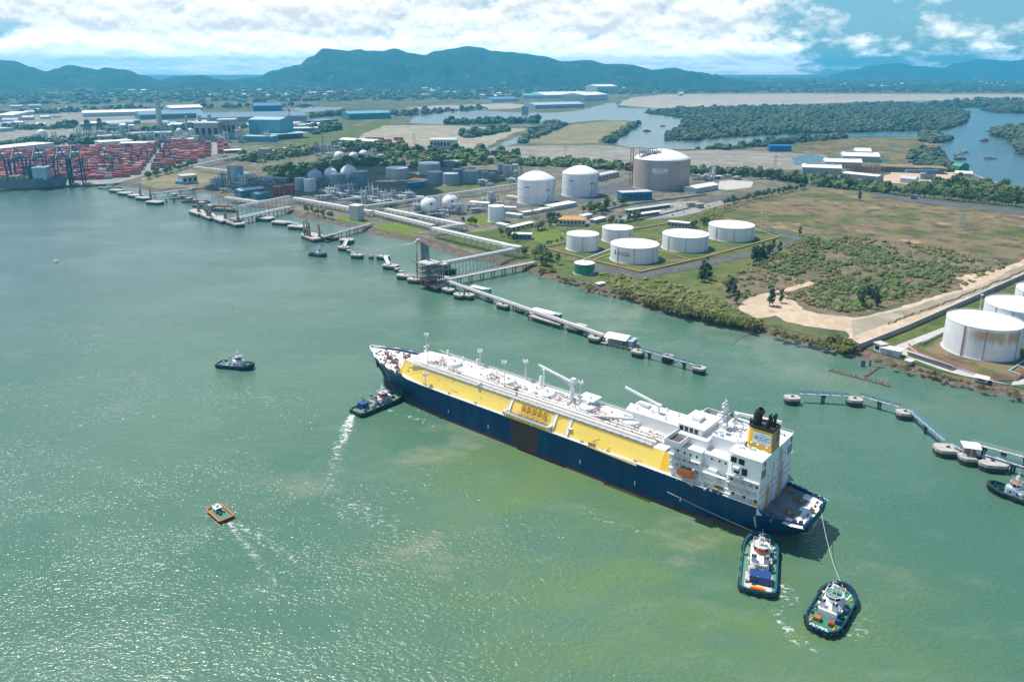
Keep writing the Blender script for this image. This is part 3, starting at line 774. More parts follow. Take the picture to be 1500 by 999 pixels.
    def edge(x0, x1, sgn, n=5):
        pa = [x0 + (x1 - x0) * k / n for k in range(n + 1)]
        o = [(x, sgn * (ship_half(x, 13.8) + .05), 13.4) for x in pa]; p = [(x, sgn * (ship_half(x, 13.8) - .1), 14.5) for x in pa]; q = [(x, sgn * (ship_half(x, 13.8) - .9), 14.5) for x in pa]; r = [(x, sgn * (ship_half(x, 13.8) - 1.0), 12.65) for x in pa]
        mb.strip(o, p); mb.strip(p, q); mb.strip(q, r)
        for pp in (0, -1): mb.poly([o[pp], p[pp], q[pp], r[pp]])
    for x0, x1 in ((-121.4, -119.6), (-123.8, -122.0), (-126, -124.4), (-128.8, -126.6), (-134, -132.4), (-136.2, -134.8)):
        edge(x0, x1, 1); edge(x0, x1, -1)
    for y0, y1 in ((9, 12), (5.2, 7.6), (-4.5, -7.4), (-8.6, -11.4), (12.8, 14.2)):
        mb.slab(-138.05, -137.1, y0, y1, 12.65, 14.4)
    mb.parts('stern_chock', 'bulwark_blue', R)
    mb = MB()
    for x, y, s, rz in ((-123, 13.5, .85, .2), (-128.5, 7.5, .95, .5), (-128, -6, .95, -.3), (-122.5, -12, .9, .3), (-121.5, 3, .6, 1.2)):
        winch(mb, x, y, 12.62, s, rz)
    mb.parts('mooring_winch', 'gear_brown', R)
    mb = MB()
    for x, y in ((-135, 10), (-134.6, 6.6), (-135.2, 3.4), (-134.6, -2.6), (-135.2, -5.4), (-134.8, -9), (-135, -12.5), (-131.6, 13.6), (-131.4, -13.6), (-125, -16.4), (-125, 16.6)):
        bitts(mb, x, y, 12.66, 1.57, .8)
    mb.parts('bollard', 'gear_brown', R)
    mb = MB(); mb.slab(-136.6, -135.4, -1.2, .6, 12.7, 14.2); mb.slab(-121, -120, 15.2, 16.6, 12.7, 13.9); mb.parts('locker', 'tan_yellow', R)
    # ---- bow deck gear
    mb = MB()
    for x, y, s, rz in ((118, 5, 1.15, .2), (118, -5, 1.15, -.2), (125, 3.2, .9, 1.3), (111, 9.5, .8, .4), (111, -9, .8, -.4), (131, 0, .7, 0), (106, 13.2, .7, .2)):
        winch(mb, x, y, ship_deck_z(x), s, rz)
    for k in range(60):
        x = random.uniform(108, 138); w = ship_half(x, 17) - 1.6; y = random.uniform(-w, w)
        mb.box(x, y, ship_deck_z(x) + .4, random.uniform(.4, 1.5), random.uniform(.4, 1.1), random.uniform(.4, 1.0), random.random() * 3)
    mb.parts('windlass', 'gear_brown', R, .15)
    mb = MB()
    for x, sg in ((136, 1), (136, -1), (128, 1), (128, -1), (121, 1), (121, -1), (104, 1), (104, -1), (60, 1), (20, 1), (-30, 1), (-60, 1), (-95, 1), (80, 1), (40, 1), (0, 1), (-45, 1), (-80, 1)):
        bitts(mb, x, sg * (ship_half(x, 17) - 1.1), ship_deck_z(x), 0, .75)
    mb.parts('bollard', 'dark_steel', R)
    # ---- trunk deck: sloping yellow sides and white top
    T0, T1, TZ, TT, TB = -72.5, 103.0, 25.2, 13.6, 18.0
    def tw(x, top): return (TT if top else TB) * (1.0 if x < 84 else 1 - (x - 84) * .0125)
    xs2 = [T0, -40, 0, 30, 60, 84, 92, T1]
    side = MB(); tp = MB()
    for sgn in (1, -1):
        side.strip([(x, sgn * tw(x, 0), 17.02) for x in xs2], [(x, sgn * tw(x, 1), TZ) for x in xs2])
    a = T1 + 3.5
    side.poly([(T1, tw(T1, 1), TZ), (T1, -tw(T1, 1), TZ), (a, -tw(T1, 0), 17.1), (a, tw(T1, 0), 17.1)])
    side.poly([(T1, tw(T1, 1), TZ), (a, tw(T1, 0), 17.1), (T1, tw(T1, 0), 17.1)]); side.poly([(T1, -tw(T1, 1), TZ), (T1, -tw(T1, 0), 17.1), (a, -tw(T1, 0), 17.1)])
    side.parts('trunk_side', 'ship_yellow', R)
    tp.strip([(x, tw(x, 1) + .1, TZ + .03) for x in xs2], [(x, -tw(x, 1) - .1, TZ + .03) for x in xs2])
    tp.obj('trunk_deck', 'deck_white', R)
    # white stairs up the yellow slope, rust-yellow stains and pockets
    for x in (17.5, -11.5, -20.5):
        mb = MB(); mb.bar((x, 18.6, 17.1), (x - .4, 13.4, TZ + .5), 1.5, .35)
        mb.bar((x - .9, 18.6, 18.0), (x - 1.3, 13.4, TZ + 1.4), .15); mb.bar((x + .9, 18.6, 18.0), (x + .5, 13.4, TZ + 1.4), .15)
        if x == -20.5: mb.box(x - 1.2, 16.2, 21.3, 2.6, 2.2, .3)
        mb.obj('trunk_stair', 'deck_white', R)
    mb = MB()
    for x, t, w in ((100, .95, 2.2), (101, .2, 3.6), (71, .62, .8), (60, .9, 1.2), (38, .45, .5), (-14, .85, 1.3), (-45, .2, .7), (-62, .12, .8), (57, .3, 4.6)):
        y = 18.0 + (13.6 - 18.0) * t; zz = 17.02 + (TZ - 17.02) * t
        mb.box(x, y + .1, zz, w, .5, .5 if w < 4 else .06)
    mb.parts('trunk_pocket', 'strong_yellow', R)
    # ---- loading station: yellow crossover manifold over a platform hung at the port rail
    mb = MB()
    mb.slab(-11.5, 18.5, 13.6, 20.9, 18.9, 19.25)
    mb.slab(-11.5, 18.5, 20.5, 20.9, 19.25, 19.9); mb.slab(17.6, 18.5, 13.6, 20.9, 19.25, 20.2); mb.slab(-11.5, -10.4, 13.6, 20.9, 19.25, 20.2)
    for x in (-10, 0, 10, 17): mb.bar((x, 20.3, 17), (x, 20.3, 19), .5)
    mb.bar((-10.8, 20.6, 19.1), (-12.8, 20.4, 17.1), .8, .3)
    mb.obj('loading_platform', 'deck_white', R)
    mb = MB(); mb.slab(-9.6, 16.8, 14.2, 20.3, 19.26, 19.32); mb.slab(-8, 12, 17.6, 19.6, 19.3, 19.7); mb.obj('drip_tray', 'gear_brown', R)
    mb = MB(); mb.slab(-11, 18, 20.2, 20.5, 17.1, 18.85); mb.slab(-10.5, 17.5, 13.5, 13.9, 19.3, 22.6)
    for k in range(5):
        x = 9.0 - 3.5 * k
        for dx in (-.7, .7):
            mb.tube([(x + dx, 13.7, 24.6), (x + dx, 15.0, 24.4), (x + dx, 15.6, 22.5), (x + dx, 16.6, 20.9), (x + dx, 18.6, 20.6)], .26, 8)
        mb.tube([(x - .9, 15.8, 19.3), (x - .9, 15.8, 26.4)], .16, 6); mb.tube([(x + .9, 14.2, 19.3), (x + .9, 14.2, 27.0)], .16, 6)
        mb.box(x, 16.2, 23.6, 1.6, .4, .4)
    mb.parts('cargo_manifold', 'strong_yellow', R)
    mb = MB()
    for k in range(5):
        x = 9.0 - 3.5 * k
        for dx in (-1.0, 1.0): mb.bar((x + dx, 14.6, 26.6), (x + dx, 16.4, 26.6), .15); mb.bar((x + dx, 16.4, 25.5), (x + dx, 16.4, 27.6), .15)
        mb.bar((x - 1, 14.6, 27.6), (x + 1, 14.6, 27.6), .15); mb.bar((x - 1, 16.4, 27.6), (x + 1, 16.4, 27.6), .15); mb.box(x + .3, 18.9, 22.2, .8, .6, .6); mb.ball(x - .6, 15, 28, .4)
    mb.parts('valve_gear', 'pipe_white', R)
    # ---- pipes along the trunk deck
    for y, r, zz, key, x0, x1 in ((10.6, .32, 26.2, 'pipe_brown', -66, 88), (9.6, .42, 26.3, 'pipe_white', -66, 96), (8.5, .38, 26.3, 'pipe_white', -66, 90), (7.5, .3, 26.1, 'pipe_brown', -60, 70), (6.4, .5, 26.4, 'pipe_white', -70, 60), (5.2, .36, 26.2, 'pipe_white', -70, 64), (11.8, .2, 25.9, 'grey_steel', -60, 100), (3.8, .4, 26.6, 'pipe_white', -70, 30)):
        MB().tube([(x0, y, zz), (x1, y, zz)], r, 8).obj('deck_pipe', key, R)
    mb = MB()
    for k in range(36):
        x = -66 + k * 4.4; mb.bar((x, 3.2, 25.9), (x, 12.2, 25.9), .25)
        for y in (3.4, 7.8, 12.0): mb.bar((x, y, TZ), (x, y, 26.1), .22)
    mb.parts('pipe_support', 'grey_steel', R)
    mb = MB()
    for a, b in (((-66, 12.9), (96, 12.9)), ((-66, 11.2), (96, 11.2))):
        for k in range(40):
            x = a[0] + (b[0] - a[0]) * k / 39; mb.bar((x, a[1], TZ + 1.2), (x, a[1], TZ + 2.3), .07)
        mb.bar((a[0], a[1], TZ + 2.3), (b[0], b[1], TZ + 2.3), .09)
    mb.slab(-66, 96, 11.4, 12.7, TZ + 1.05, TZ + 1.2); mb.obj('catwalk', 'light_grey', R)
    # clusters of valves and crossover pipes round the tank domes
    rnd = random.Random(3)
    mbb, mbw, mby = MB(), MB(), MB()
    for cx, cy, L_, W_ in ((82, 1, 12, 9), (66, 6, 9, 5), (40, -1, 14, 9), (24, 2, 10, 8), (4, -2, 17, 11), (-12, -3, 10, 8), (-26, 0, 12, 9), (-38, 4, 14, 7), (-50, 5, 14, 6), (-62, 4, 8, 8)):
        for k in range(30):
            x, y = cx + rnd.uniform(-L_, L_) / 2, cy + rnd.uniform(-W_, W_) / 2; t = (mbb, mbw, mbw, mby)[rnd.randrange(4)]
            if rnd.random() < .5: t.tube([(x, y, TZ), (x, y, TZ + rnd.uniform(1, 2.4)), (x + rnd.uniform(-3, 3), y + rnd.uniform(-1, 1), TZ + rnd.uniform(1, 2.2))], rnd.uniform(.12, .28), 6)
            else: t.box(x, y, TZ + .6, rnd.uniform(.4, 2.0), rnd.uniform(.4, 1.4), rnd.uniform(.6, 1.7), rnd.choice((0, 1.57)))
        for k in range(5):
            y = cy - W_ / 2 + W_ * k / 4; (mbb if k % 2 else mbw).tube([(cx - L_ / 2, y, TZ + 1), (cx + L_ / 2, y, TZ + 1.1)], .16, 6)
            x = cx - L_ / 2 + L_ * k / 4; (mbw if k % 2 else mbb).tube([(x, cy - W_ / 2, TZ + 1.4), (x, cy + W_ / 2, TZ + 1.3)], .16, 6)
    mbb.parts('pipe_cluster', 'pipe_brown', R, .6); mbw.parts('pipe_cluster', 'pipe_white', R, .6); mby.parts('pipe_cluster', 'tan_yellow', R, .6)
    mb = MB(); mbg = MB()
    for k in range(26):
        x = -64 + k * 6; mb.tube([(x, -12.6, TZ + .7), (x, 2.8, TZ + .7)], .14, 6)
        mbg.box(x + 2, -9 + (k % 4) * 2.6, TZ + .5, .9, .7, 1.0)
    mb.tube([(-66, -12.4, TZ + .8), (95, -12.4, TZ + .8)], .2, 6); mb.tube([(-66, -8.2, TZ + .9), (90, -8.2, TZ + .9)], .26, 6)
    mb.obj('cross_pipe', 'pipe_white', R); mbg.parts('valve_box', 'pipe_brown', R, .02)
    for cx in (33, 6, -20, -46, 74):                     # the domes themselves
        mb = MB(); mb.lathe([(4.6, 0), (4.6, 1.6), (4.0, 2.2), (.01, 2.7)], cx, -2.5, TZ, 20); mb.cyl(cx, -2.5, TZ + 2.4, TZ + 4.0, .9, 10); mb.cyl(cx + 2, -1.5, TZ + 2, TZ + 3.4, .4, 8); mb.obj('tank_dome', 'white_paint', R)
    # big curved pipes leading to the machinery house
    mb = MB()
    for k, y0 in enumerate((6, 4.4, 2.8, 1.2)):
        mb.tube([(-26 - k * 3, y0, 26.6), (-33 - k * 3, y0 - .3, 28.4), (-38 - k * 3, y0 - 3, 28.4), (-41 - k * 3, y0 - 5, 27.4)], .55, 8)
    mb.parts('crossover_pipe', 'pipe_white', R)
    # ---- light masts
    def light_mast(x, y, z0, h, fat=.33):
        mb = MB(); mb.tube([(x, y, z0), (x, y, z0 + h)], fat, 8, r1=fat * .6); mb.lathe([(fat * 2.2, 0), (fat * 1.2, 1.6)], x, y, z0, 8)
        for k in range(int(h / 1.2)): mb.bar((x - .4, y + fat, z0 + k * 1.2), (x + .4, y + fat, z0 + k * 1.2), .07)
        o = mb.obj('light_mast', 'white_steel', R)
        mb = MB(); mb.lathe([(.4, -.6), (1.6, .1), (1.7, .2), (1.7, 1.0)], x, y, z0 + h, 10); mb.disc(x, y, z0 + h + .1, 1.6, 10)
        for t in range(4): mb.box(x + 1.3 * cos(t * 1.57), y + 1.3 * sin(t * 1.57), z0 + h + 1.1, .7, .7, .6, t * 1.57)
        mb.obj('lamp_cluster', 'white_paint', o)
    for x, y, h in ((86, 8.6, 19), (62, -13.0, 9), (29, 6, 15.5), (28, -13.0, 11), (-19, 3, 16)): light_mast(x, y, TZ, h)
    for x in (78,): light_mast(x, 19.0, 17, 7, .28)
    # foremast on the bow and small vent posts
    mb = MB(); mb.tube([(104, -9, 17.3), (104, -9, 28)], .8, 8, r1=.5); mb.box(104, -9, 25.2, 2.6, 2.6, .3); mb.box(104, -9, 28, 1.8, 3.4, .3); mb.bar((104, -9, 28), (104, -9, 31), .2); mb.bar((104, -10.6, 28.6), (104, -7.4, 28.6), .5)
    mb.obj('foremast', 'white_steel', R)
    mb = MB()
    for x, y, s in ((88, -11.5, 1.0), (75, -11, .8), (64, -11.5, 1.1), (46, -8, .8)):
        mb.cyl(x, y, TZ, TZ + 2.6 * s, .45 * s, 8); mb.ball(x, y, TZ + 2.9 * s, .8 * s, 8, 5)
    mb.parts('vent_post', 'white_paint', R)
    mb = MB(); mb.lathe([(1.7, 0), (1.5, 1.4), (.9, 3.4), (.9, 4.6), (.01, 5.2)], 17, -11.5, TZ, 12); mb.ball(17, -11.5, TZ + 5, .9, 8, 5); mb.parts('vent_mast', 'white_paint', R)
    mb = MB(); mb.lathe([(1.5, 0), (1.1, 2.4), (.01, 3.0)], 41, 11.6, TZ, 10); mb.cyl(41, 13.0, TZ, TZ + 2, .5, 8); mb.cyl(17, 9.5, TZ, TZ + 3.4, .6, 8); mb.parts('ventilator', 'light_grey', R)
    # ---- hose crane amidships
    mb = MB(); mb.lathe([(1.3, 0), (1.1, 8), (1.1, 10.5)], -9, -4.2, TZ, 14); mb.box(-9, -4.2, TZ + 11.4, 3.4, 3.2, 2.4); mb.box(-9.6, -4.2, TZ + 13.2, 2.2, 2.6, 1.4); mb.box(-11, -4.2, TZ + 9.6, 1.4, 3.4, .2)
    o = mb.obj('hose_crane', 'white_paint', R)
    mb = MB(); mb.bar((-7.6, -4.2, TZ + 11.8), (15.5, -9.6, TZ + 12.6), .8, 1.1); mb.bar((15, -9.5, TZ + 12.5), (17.5, -10, TZ + 12.9), .7, .8); mb.bar((-8.5, -4.2, TZ + 9), (-1.5, -5.6, TZ + 11.2), .35); mb.obj('crane_jib', 'white_paint', o)
    mb = MB(); mb.tube([(13, -9, TZ), (13, -9, TZ + 11.6)], .5, 8); mb.box(13, -9, TZ + 11.6, 1.4, 2.4, .4); mb.obj('jib_rest', 'white_paint', o)
    mb = MB(); mb.slab(-21, -13.5, -11.5, -3.6, TZ, TZ + 4.2); mb.slab(-19, -17, -8, -6, TZ + 4.2, TZ + 5.2); mb.slab(-22.5, -12.5, -12, -3.2, TZ + 4.2, TZ + 4.4); mb.box(-19, -3.57, TZ + 1.3, .1, .04, 2)
    o = mb.obj('deck_house', 'white_paint', R); mb = MB(); mb.slab(-16.4, -15.4, -3.58, -3.53, TZ + .3, TZ + 2.4); mb.obj('door', 'glass_dark', o)
    # ---- machinery house on the trunk with its own crane
    mb = MB(); mb.slab(-71, -42, -16.5, -3.0, TZ, TZ + 6.4); mb.slab(-70, -56, -15, -10, TZ + 6.4, TZ + 7.0); mb.slab(-50, -44, -14, -11, TZ + 6.4, TZ + 8.0)
    o = mb.obj('machinery_house', 'white_paint', R)
    mb = MB()
    for x, y in ((-47, -6), (-54, -8), (-63, -5), (-66, -12), (-49, -12), (-59, -13.5)): mb.cyl(x, y, TZ + 6.4, TZ + 7.8, .45, 8); mb.ball(x, y, TZ + 7.9, .7, 8, 4)
    mb.parts('roof_ventilator', 'white_paint', o)
    mb = MB(); mb.tube([(-57, -9, TZ + 6.4), (-57, -9, TZ + 11)], .7, 8); mb.box(-57, -9, TZ + 11, 2, 2, 1.2); mb.bar((-56.6, -9, TZ + 11.2), (-36, -12, TZ + 13.8), .8, 1.1); mb.obj('roof_crane', 'white_paint', o)
    mb = MB(); mb.slab(-42, -39.6, -13, -8, TZ, TZ + 5.0); mb.ball(-41, -10.4, TZ + 5.6, 1.3, 8, 5); mb.slab(-46, -42, -3.0, -1.8, TZ, TZ + 4.4); mb.parts('ventilator', 'white_paint', R)
    # ---- side fittings
    mb = MB()
    for k in range(3): mb.bar((-36 - 0, 20.4 + .5 * k, 17.6), (-62, 20.4 + .5 * k, 16.7), .4, .35)
    mb.parts('gangway', 'tan_yellow', R)
    mb = MB(); mb.box(-36.5, 19.4, 18.4, 3.2, 1.8, 2.4); mb.bar((-36, 19, 19.5), (-40, 18, 22), .4); mb.parts('gangway_winch', 'tan_yellow', R)
    railing([(x, ship_half(x, 17) - .25, 17) for x in (96, 84, 70, 50, 20)], 1.1, 3).obj('rail', 'white_steel', R)
    railing([(x, ship_half(x, 17) - .25, 17) for x in (-13, -40, -70, -100, -118)], 1.1, 3).obj('rail', 'white_steel', R)
    railing([(x, -13.4, TZ) for x in (98, 60, 0, -40)], 1.2, 2.2).obj('rail', 'white_steel', R)
    railing([(x, 13.4, TZ) for x in (98, 60, 20)], 1.1, 3).obj('rail', 'white_steel', R)
    # ================= accommodation block
    mb = MB()
    mb.slab(-92, -77, -16.6, 16.0, 17, 29.6)                 # front block
    mb.slab(-92, -78, -11.0, 11.5, 29.6, 32.6)
    mb.slab(-104, -92, -16.4, 7.5, 17, 34.2)                 # middle, full height inboard
    mb.slab(-104, -92, 7.5, 14.0, 17, 29.2)
    mb.slab(-99, -92, 14.0, 15.6, 17, 24.2)
    acc = mb.obj('accommodation', 'white_paint', R)
    mb = MB(); mb.prism([(-119.2, -17.0), (-104, -17.0), (-104, 15.2), (-106.5, 17.4), (-119.2, 17.4)], 20.2, 35.4); mb.slab(-119.2, -104, -15.4, 14.6, 12.6, 20.2); mb.slab(-117, -106, -15, 15, 35.4, 35.6)
    aft = mb.obj('engine_casing', 'white_paint', R)
    # side galleries (decks that stand out on the port and starboard side)
    mb = MB()
    for zz in (20.2, 23.3, 26.4):
        mb.slab(-119, -104.5, 17.4, 18.3, zz, zz + .22); mb.slab(-119, -105, -19.2, -17.0, zz, zz + .22)
        for k in range(6):
            x = -118.8 + k * 2.8; mb.bar((x, 18.2, zz), (x, 18.2, zz + 1.1), .1); mb.bar((x, -19.1, zz), (x, -19.1, zz + 1.1), .1)
        mb.bar((-119, 18.2, zz + 1.1), (-104.5, 18.2, zz + 1.1), .12); mb.bar((-119, -19.1, zz + 1.1), (-105, -19.1, zz + 1.1), .12)
    for zz, x0, x1 in ((20.2, -104.5, -77.5), (23.3, -104.5, -77.5), (26.2, -92, -76.5)):
        mb.slab(x0, x1, 15.9, 17.4, zz, zz + .2)
        n = 10
        for k in range(n + 1):
            x = x0 + (x1 - x0) * k / n; mb.bar((x, 17.3, zz), (x, 17.3, zz + 1.1), .1)
        mb.bar((x0, 17.3, zz + 1.1), (x1, 17.3, zz + 1.1), .12)
    for k in range(9): mb.bar((-119 + k * 5, 17.0, 17.0), (-119 + k * 5, 17.0, 20.2), .25)
    mb.slab(-110, -107.4, 17.4, 18.8, 29.6, 30.6); mb.slab(-111, -108.2, 17.4, 18.8, 26.7, 27.6)
    mb.parts('side_gallery', 'white_paint', aft)
    mb = MB()
    for zz in (20.0, 23.1): mb.slab(-119.4, -119.22, -17, 17.4, zz, zz + .25)
    mb.slab(-119.9, -119.22, -3.2, -1.9, 13.5, 34); mb.slab(-119.6, -119.22, 4.0, 4.5, 13, 30)
    mb.parts('pipe_casing', 'light_grey', aft)
    mb = MB(); mb.slab(-120.5, -119.24, -3.4, -1.7, 13.6, 15.2); mb.bar((-120.2, -2.2, 15), (-120.1, -2.8, 25), .5); mb.slab(-120.2, -119.24, 8.8, 9.3, 13, 22); mb.bar((-120, 2, 13), (-121.5, 4, 17), .3)
    mb.parts('deck_ladder', 'tan_yellow', aft)
    for z0, z1 in ((20.5, 22.9), (23.7, 26.0)):  # flat grey panels on the walls, the gallery shade put into their colour
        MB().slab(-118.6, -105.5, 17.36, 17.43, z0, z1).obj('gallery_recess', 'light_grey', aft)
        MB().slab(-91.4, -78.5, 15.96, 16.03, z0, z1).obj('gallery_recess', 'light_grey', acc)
    for k in range(6): MB().slab(-103 + k * 1.8, -102.2 + k * 1.8, 13.97, 14.06, 17.3, 19.6 if k % 2 else 18.8).obj('side_opening', 'grey_steel', acc)
    for x, z in ((-119.35, 14), (-119.35, 19), (-119.35, 24)): MB().slab(x - .3, x + .1, -12 + z * .3, -11.6 + z * .3, 12.7, z + 8).obj('drain_pipe', 'light_grey', aft)
    # windows: each pane its own part
    def pane(parent, x0, x1, y0, y1, z0, z1, key='glass_dark', name='window'):
        MB().slab(x0, x1, y0, y1, z0, z1).obj(name, key, parent)
    for x in (-107.2, -110.6): pane(aft, x - 1.3, x + 1.3, 17.37, 17.46, 31.9, 34.2)
    for x in (-108.8, -112.2): pane(aft, x - 1.2, x + 1.2, 17.37, 17.46, 27.8, 30.6)
    for y in (15.6, 13.3): pane(aft, -119.28, -119.17, y - .8, y + .8, 28.2, 31.4, 'brown_window')
    pane(aft, -119.28, -119.17, 13.3, 14.9, 32.4, 34.4, 'brown_window')
    for y in (-15.2, -12.4): pane(aft, -119.28, -119.17, y - .8, y + .8, 28.0, 31.6)
    pane(aft, -119.28, -119.17, -15.8, -14.2, 32.6, 34.6)
    for x in (-118, -115.5, -112, -107): pane(aft, x - .5, x + .5, 17.37, 17.45, 24.4, 25.4)
    for x in (-117, -112, -107): pane(aft, x - .6, x + .6, 14.57, 14.66, 17.2, 19.3, 'brown_window', 'door')
    for zz in (27.0, 24.4, 21.4, 18.6):
        for x in (-90, -87, -84.2, -81): pane(acc, x - .42, x + .42, 15.97, 16.06, zz, zz + .95)
    for x in (-102.4, -99.6, -96): pane(acc, x - .4, x + .4, 13.97, 14.05, 27.4, 28.3)
    for x in (-102.6, -100.6): pane(acc, x - .5, x + .5, 13.97, 14.06, 20.8, 22.8)
    for zz in (20.0, 23.0, 26.4):
        for k in range(7): y = -12 + k * 4; pane(acc, -77.03, -76.94, y - .5, y + .5, zz, zz + 1.0)
    mb = MB()
    for x in (-117.5, -114, -106.2): mb.bar((x, 17.6, 20.4), (x + 2.4, 17.6, 26.2), .5, .12); mb.bar((x, 17.9, 21.4), (x + 2.4, 17.9, 27.2), .08)
    for x in (-90, -83.5): mb.bar((x, 16.6, 20.4), (x + 2.6, 16.6, 26.2), .5, .12)
    mb.parts('side_ladder', 'white_steel', aft)
    mb = MB()
    for k in range(16):
        x, y = random.uniform(-103, -93), random.uniform(-15, 6); mb.box(x, y, 34.2 + .4, random.uniform(.5, 2.2), random.uniform(.4, 1.6), random.uniform(.5, 1.4)); 
    mb.parts('roof_locker', 'light_grey', acc)
    mb = MB()
    for k in range(5): mb.tube([(-92.3, -14 + k * 4, 34.4), (-104, -14 + k * 4, 34.5)], .14, 6)
    mb.parts('roof_pipe', 'light_grey', acc, .05)
    for y in (-8, -4, 0, 4, 8):
        for z in (22, 26, 30): pane(aft, -119.27, -119.17, y - .3, y + .3, z, z + .6)
    # bridge: wheelhouse between two open wings
    mb = MB(); mb.slab(-88, -76.4, -8.5, 8.2, 29.8, 33.4); mb.slab(-89, -76, -9, 8.7, 33.4, 33.75); mb.slab(-84, -80, -3, 3, 33.75, 35.2)
    wh = mb.obj('wheelhouse', 'white_paint', R)
    for k in range(8): y = -7 + k * 2; pane(wh, -76.43, -76.32, y - .8, y + .8, 31.4, 33.0)
    for k in range(4): x = -78 - k * 2.4; pane(wh, x - .9, x + .9, 8.17, 8.27, 31.4, 33.0)
    for sgn in (1, -1):
        a, b = (8.2, 20.6) if sgn > 0 else (-8.5, -20.6)
        mb = MB(); lo, hi = min(a, b), max(a, b)
        mb.slab(-83.5, -76.4, lo, hi, 29.3, 29.8)
        mb.slab(-76.7, -76.4, lo, hi, 29.8, 31.5); mb.slab(-83.5, -83.2, lo, hi, 29.8, 31.3)
        e = b; mb.slab(-83.5, -76.4, e - .15, e + .15, 29.8, 31.5)
        mb.bar((-80, sgn * 16, 26.4), (-80, sgn * 20, 29.3), .7, 1.2)
        o = mb.obj('bridge_wing', 'white_paint', R)
        MB().slab(-83.1, -76.8, lo + .3, hi - .3, 29.82, 29.88).obj('wing_floor', 'deck_brown', o)
    # radar mast, vent mast, satellite domes on the bridge roof
    mb = MB(); mb.slab(-94.5, -91.5, -4, -1, 34, 38); mb.tube([(-93, -2.5, 37), (-93, -2.5, 47)], 1.0, 10, r1=.8); mb.box(-93, -2.5, 41.5, 3.2, 5.2, .4); mb.box(-93, -2.5, 45, 2.4, 2.4, 1.0); mb.bar((-93, -5, 42.6), (-93, 0, 42.6), .5, .5); mb.bar((-92.6, -5.2, 47.4), (-92.6, .2, 47.4), .35); mb.tube([(-93, -2.5, 47), (-93, -2.5, 49.5)], .2, 6); mb.ball(-93, -5.0, 43.3, .8); mb.box(-93, 0, 43.2, 1, 1, 1.4)
    mb.obj('radar_mast', 'white_steel', R)
    mb = MB()
    for y in (-11, -9): mb.tube([(-78.5, y, 29.6), (-78.5, y, 38)], .75, 8); mb.ball(-78.5, y, 38.2, 1.2, 8, 5)
    for k in range(5): mb.bar((-78.5, -11, 30 + k * 1.6), (-78.5, -9, 31.5 + k * 1.6), .15)
    mb.parts('vent_mast', 'white_steel', R)
    mb = MB(); mb.ball(-86, -13, 32, 1.4); mb.ball(-96, 3, 35.4, 1.2); mb.cyl(-86, -13, 29.6, 31, .5, 8); mb.cyl(-96, 3, 34.2, 34.6, .4, 8); mb.parts('satellite_dome', 'white_paint', R)
    # provision crane on the starboard side
    mb = MB(); mb.tube([(-94, -13, 34), (-94, -13, 37.4)], 1.0, 10); mb.box(-94, -13, 38, 2.6, 2.6, 1.6); o = mb.obj('provision_crane', 'white_steel', R)
    mb = MB(); mb.bar((-94, -13, 38.4), (-114, -15.4, 39.2), .9, 1.5); mb.obj('crane_jib', 'white_paint', o)
    mb = MB(); mb.tube([(-93.2, -11.6, 38.3), (-92, -11.6, 38.3)], 1.3, 12); mb.obj('crane_winch', 'dark_steel', o)
    # roof clutter
    mb = MB()
    for x, y, s in ((-106, 7, 1.1), (-108, 11, .8), (-112, 9.5, .9), (-100, -6, 1.5), (-98, -11, 1.4), (-103, 2, 1.1), (-97, -1, 1.0), (-116, -12, 1.0), (-109, -9, 1.2)):
        zz = 35.6 if x < -104 else 34.2
        mb.box(x, y, zz + .5 * s, 1.8 * s, 1.5 * s, s); mb.cyl(x + 1.6 * s, y + .8, zz, zz + 1.5 * s, .35 * s, 8)
    mb.parts('roof_ventilator', 'white_steel', aft)
    mb = MB(); mb.box(-108.2, 8, 36.5, .5, .5, 1.9); mb.box(-109.5, 8.6, 35.75, 3.4, .5, .25); mb.parts('roof_vent_pipe', 'dark_steel', aft)
    railing([(-104, 15.2, 35.4), (-106.5, 17.3, 35.4), (-119.1, 17.3, 35.4)], 1.1, 2).obj('rail', 'white_steel', aft)
    railing([(-104, -16.9, 35.4), (-119.1, -16.9, 35.4), (-119.1, -8, 35.4)], 1.1, 2).obj('rail', 'white_steel', aft)
    railing([(-92.2, 7.6, 34.2), (-104, 7.6, 34.2)], 1.1, 2).obj('rail', 'white_steel', acc)
    # ---- lifeboat in its davits, port side
    lb = MB(); n = 12
    prof = [(-4.6, .25), (-4.0, 1.1), (-2.6, 1.55), (0, 1.7), (2.6, 1.5), (3.9, .95), (4.7, .2)]
    rings = [[(-86.5 + x, 18.6 + r * cos(2 * pi * j / n), 21.4 + (r * .95 if sin(2 * pi * j / n) > 0 else r * 1.05) * sin(2 * pi * j / n)) for j in range(n)] for x, r in prof]
    for A, B in zip(rings, rings[1:]): lb.strip(A, B, 0, True, True)
    lb.poly(rings[0]); lb.poly(rings[-1])
    o = lb.obj('lifeboat', 'orange', R); mb = MB(); mb.box(-86.2, 18.6, 23.1, 4.6, 1.9, 1.0, taper=.8); mb.box(-88.6, 18.6, 23.2, 1.3, 1.4, 1.2); mb.obj('lifeboat_canopy', 'orange_light', o)
    mb = MB()
    for x in (-90, -83): mb.bar((x, 16.2, 17), (x, 17.4, 24.5), .5); mb.bar((x, 17.4, 24.5), (x, 19.6, 24.8), .4); mb.bar((x, 19.6, 17), (x, 19.0, 19.8), .3); mb.bar((x, 19.6, 24.8), (x, 18.6, 23), .12)
    mb.bar((-91, 19.7, 17), (-81.5, 19.7, 20), .2); mb.bar((-96, 19.2, 17), (-93, 18.6, 23.2), .25); mb.bar((-101, 18.4, 23.2), (-96, 19.2, 17.1), .3)
    mb.parts('lifeboat_davit', 'white_steel', R)
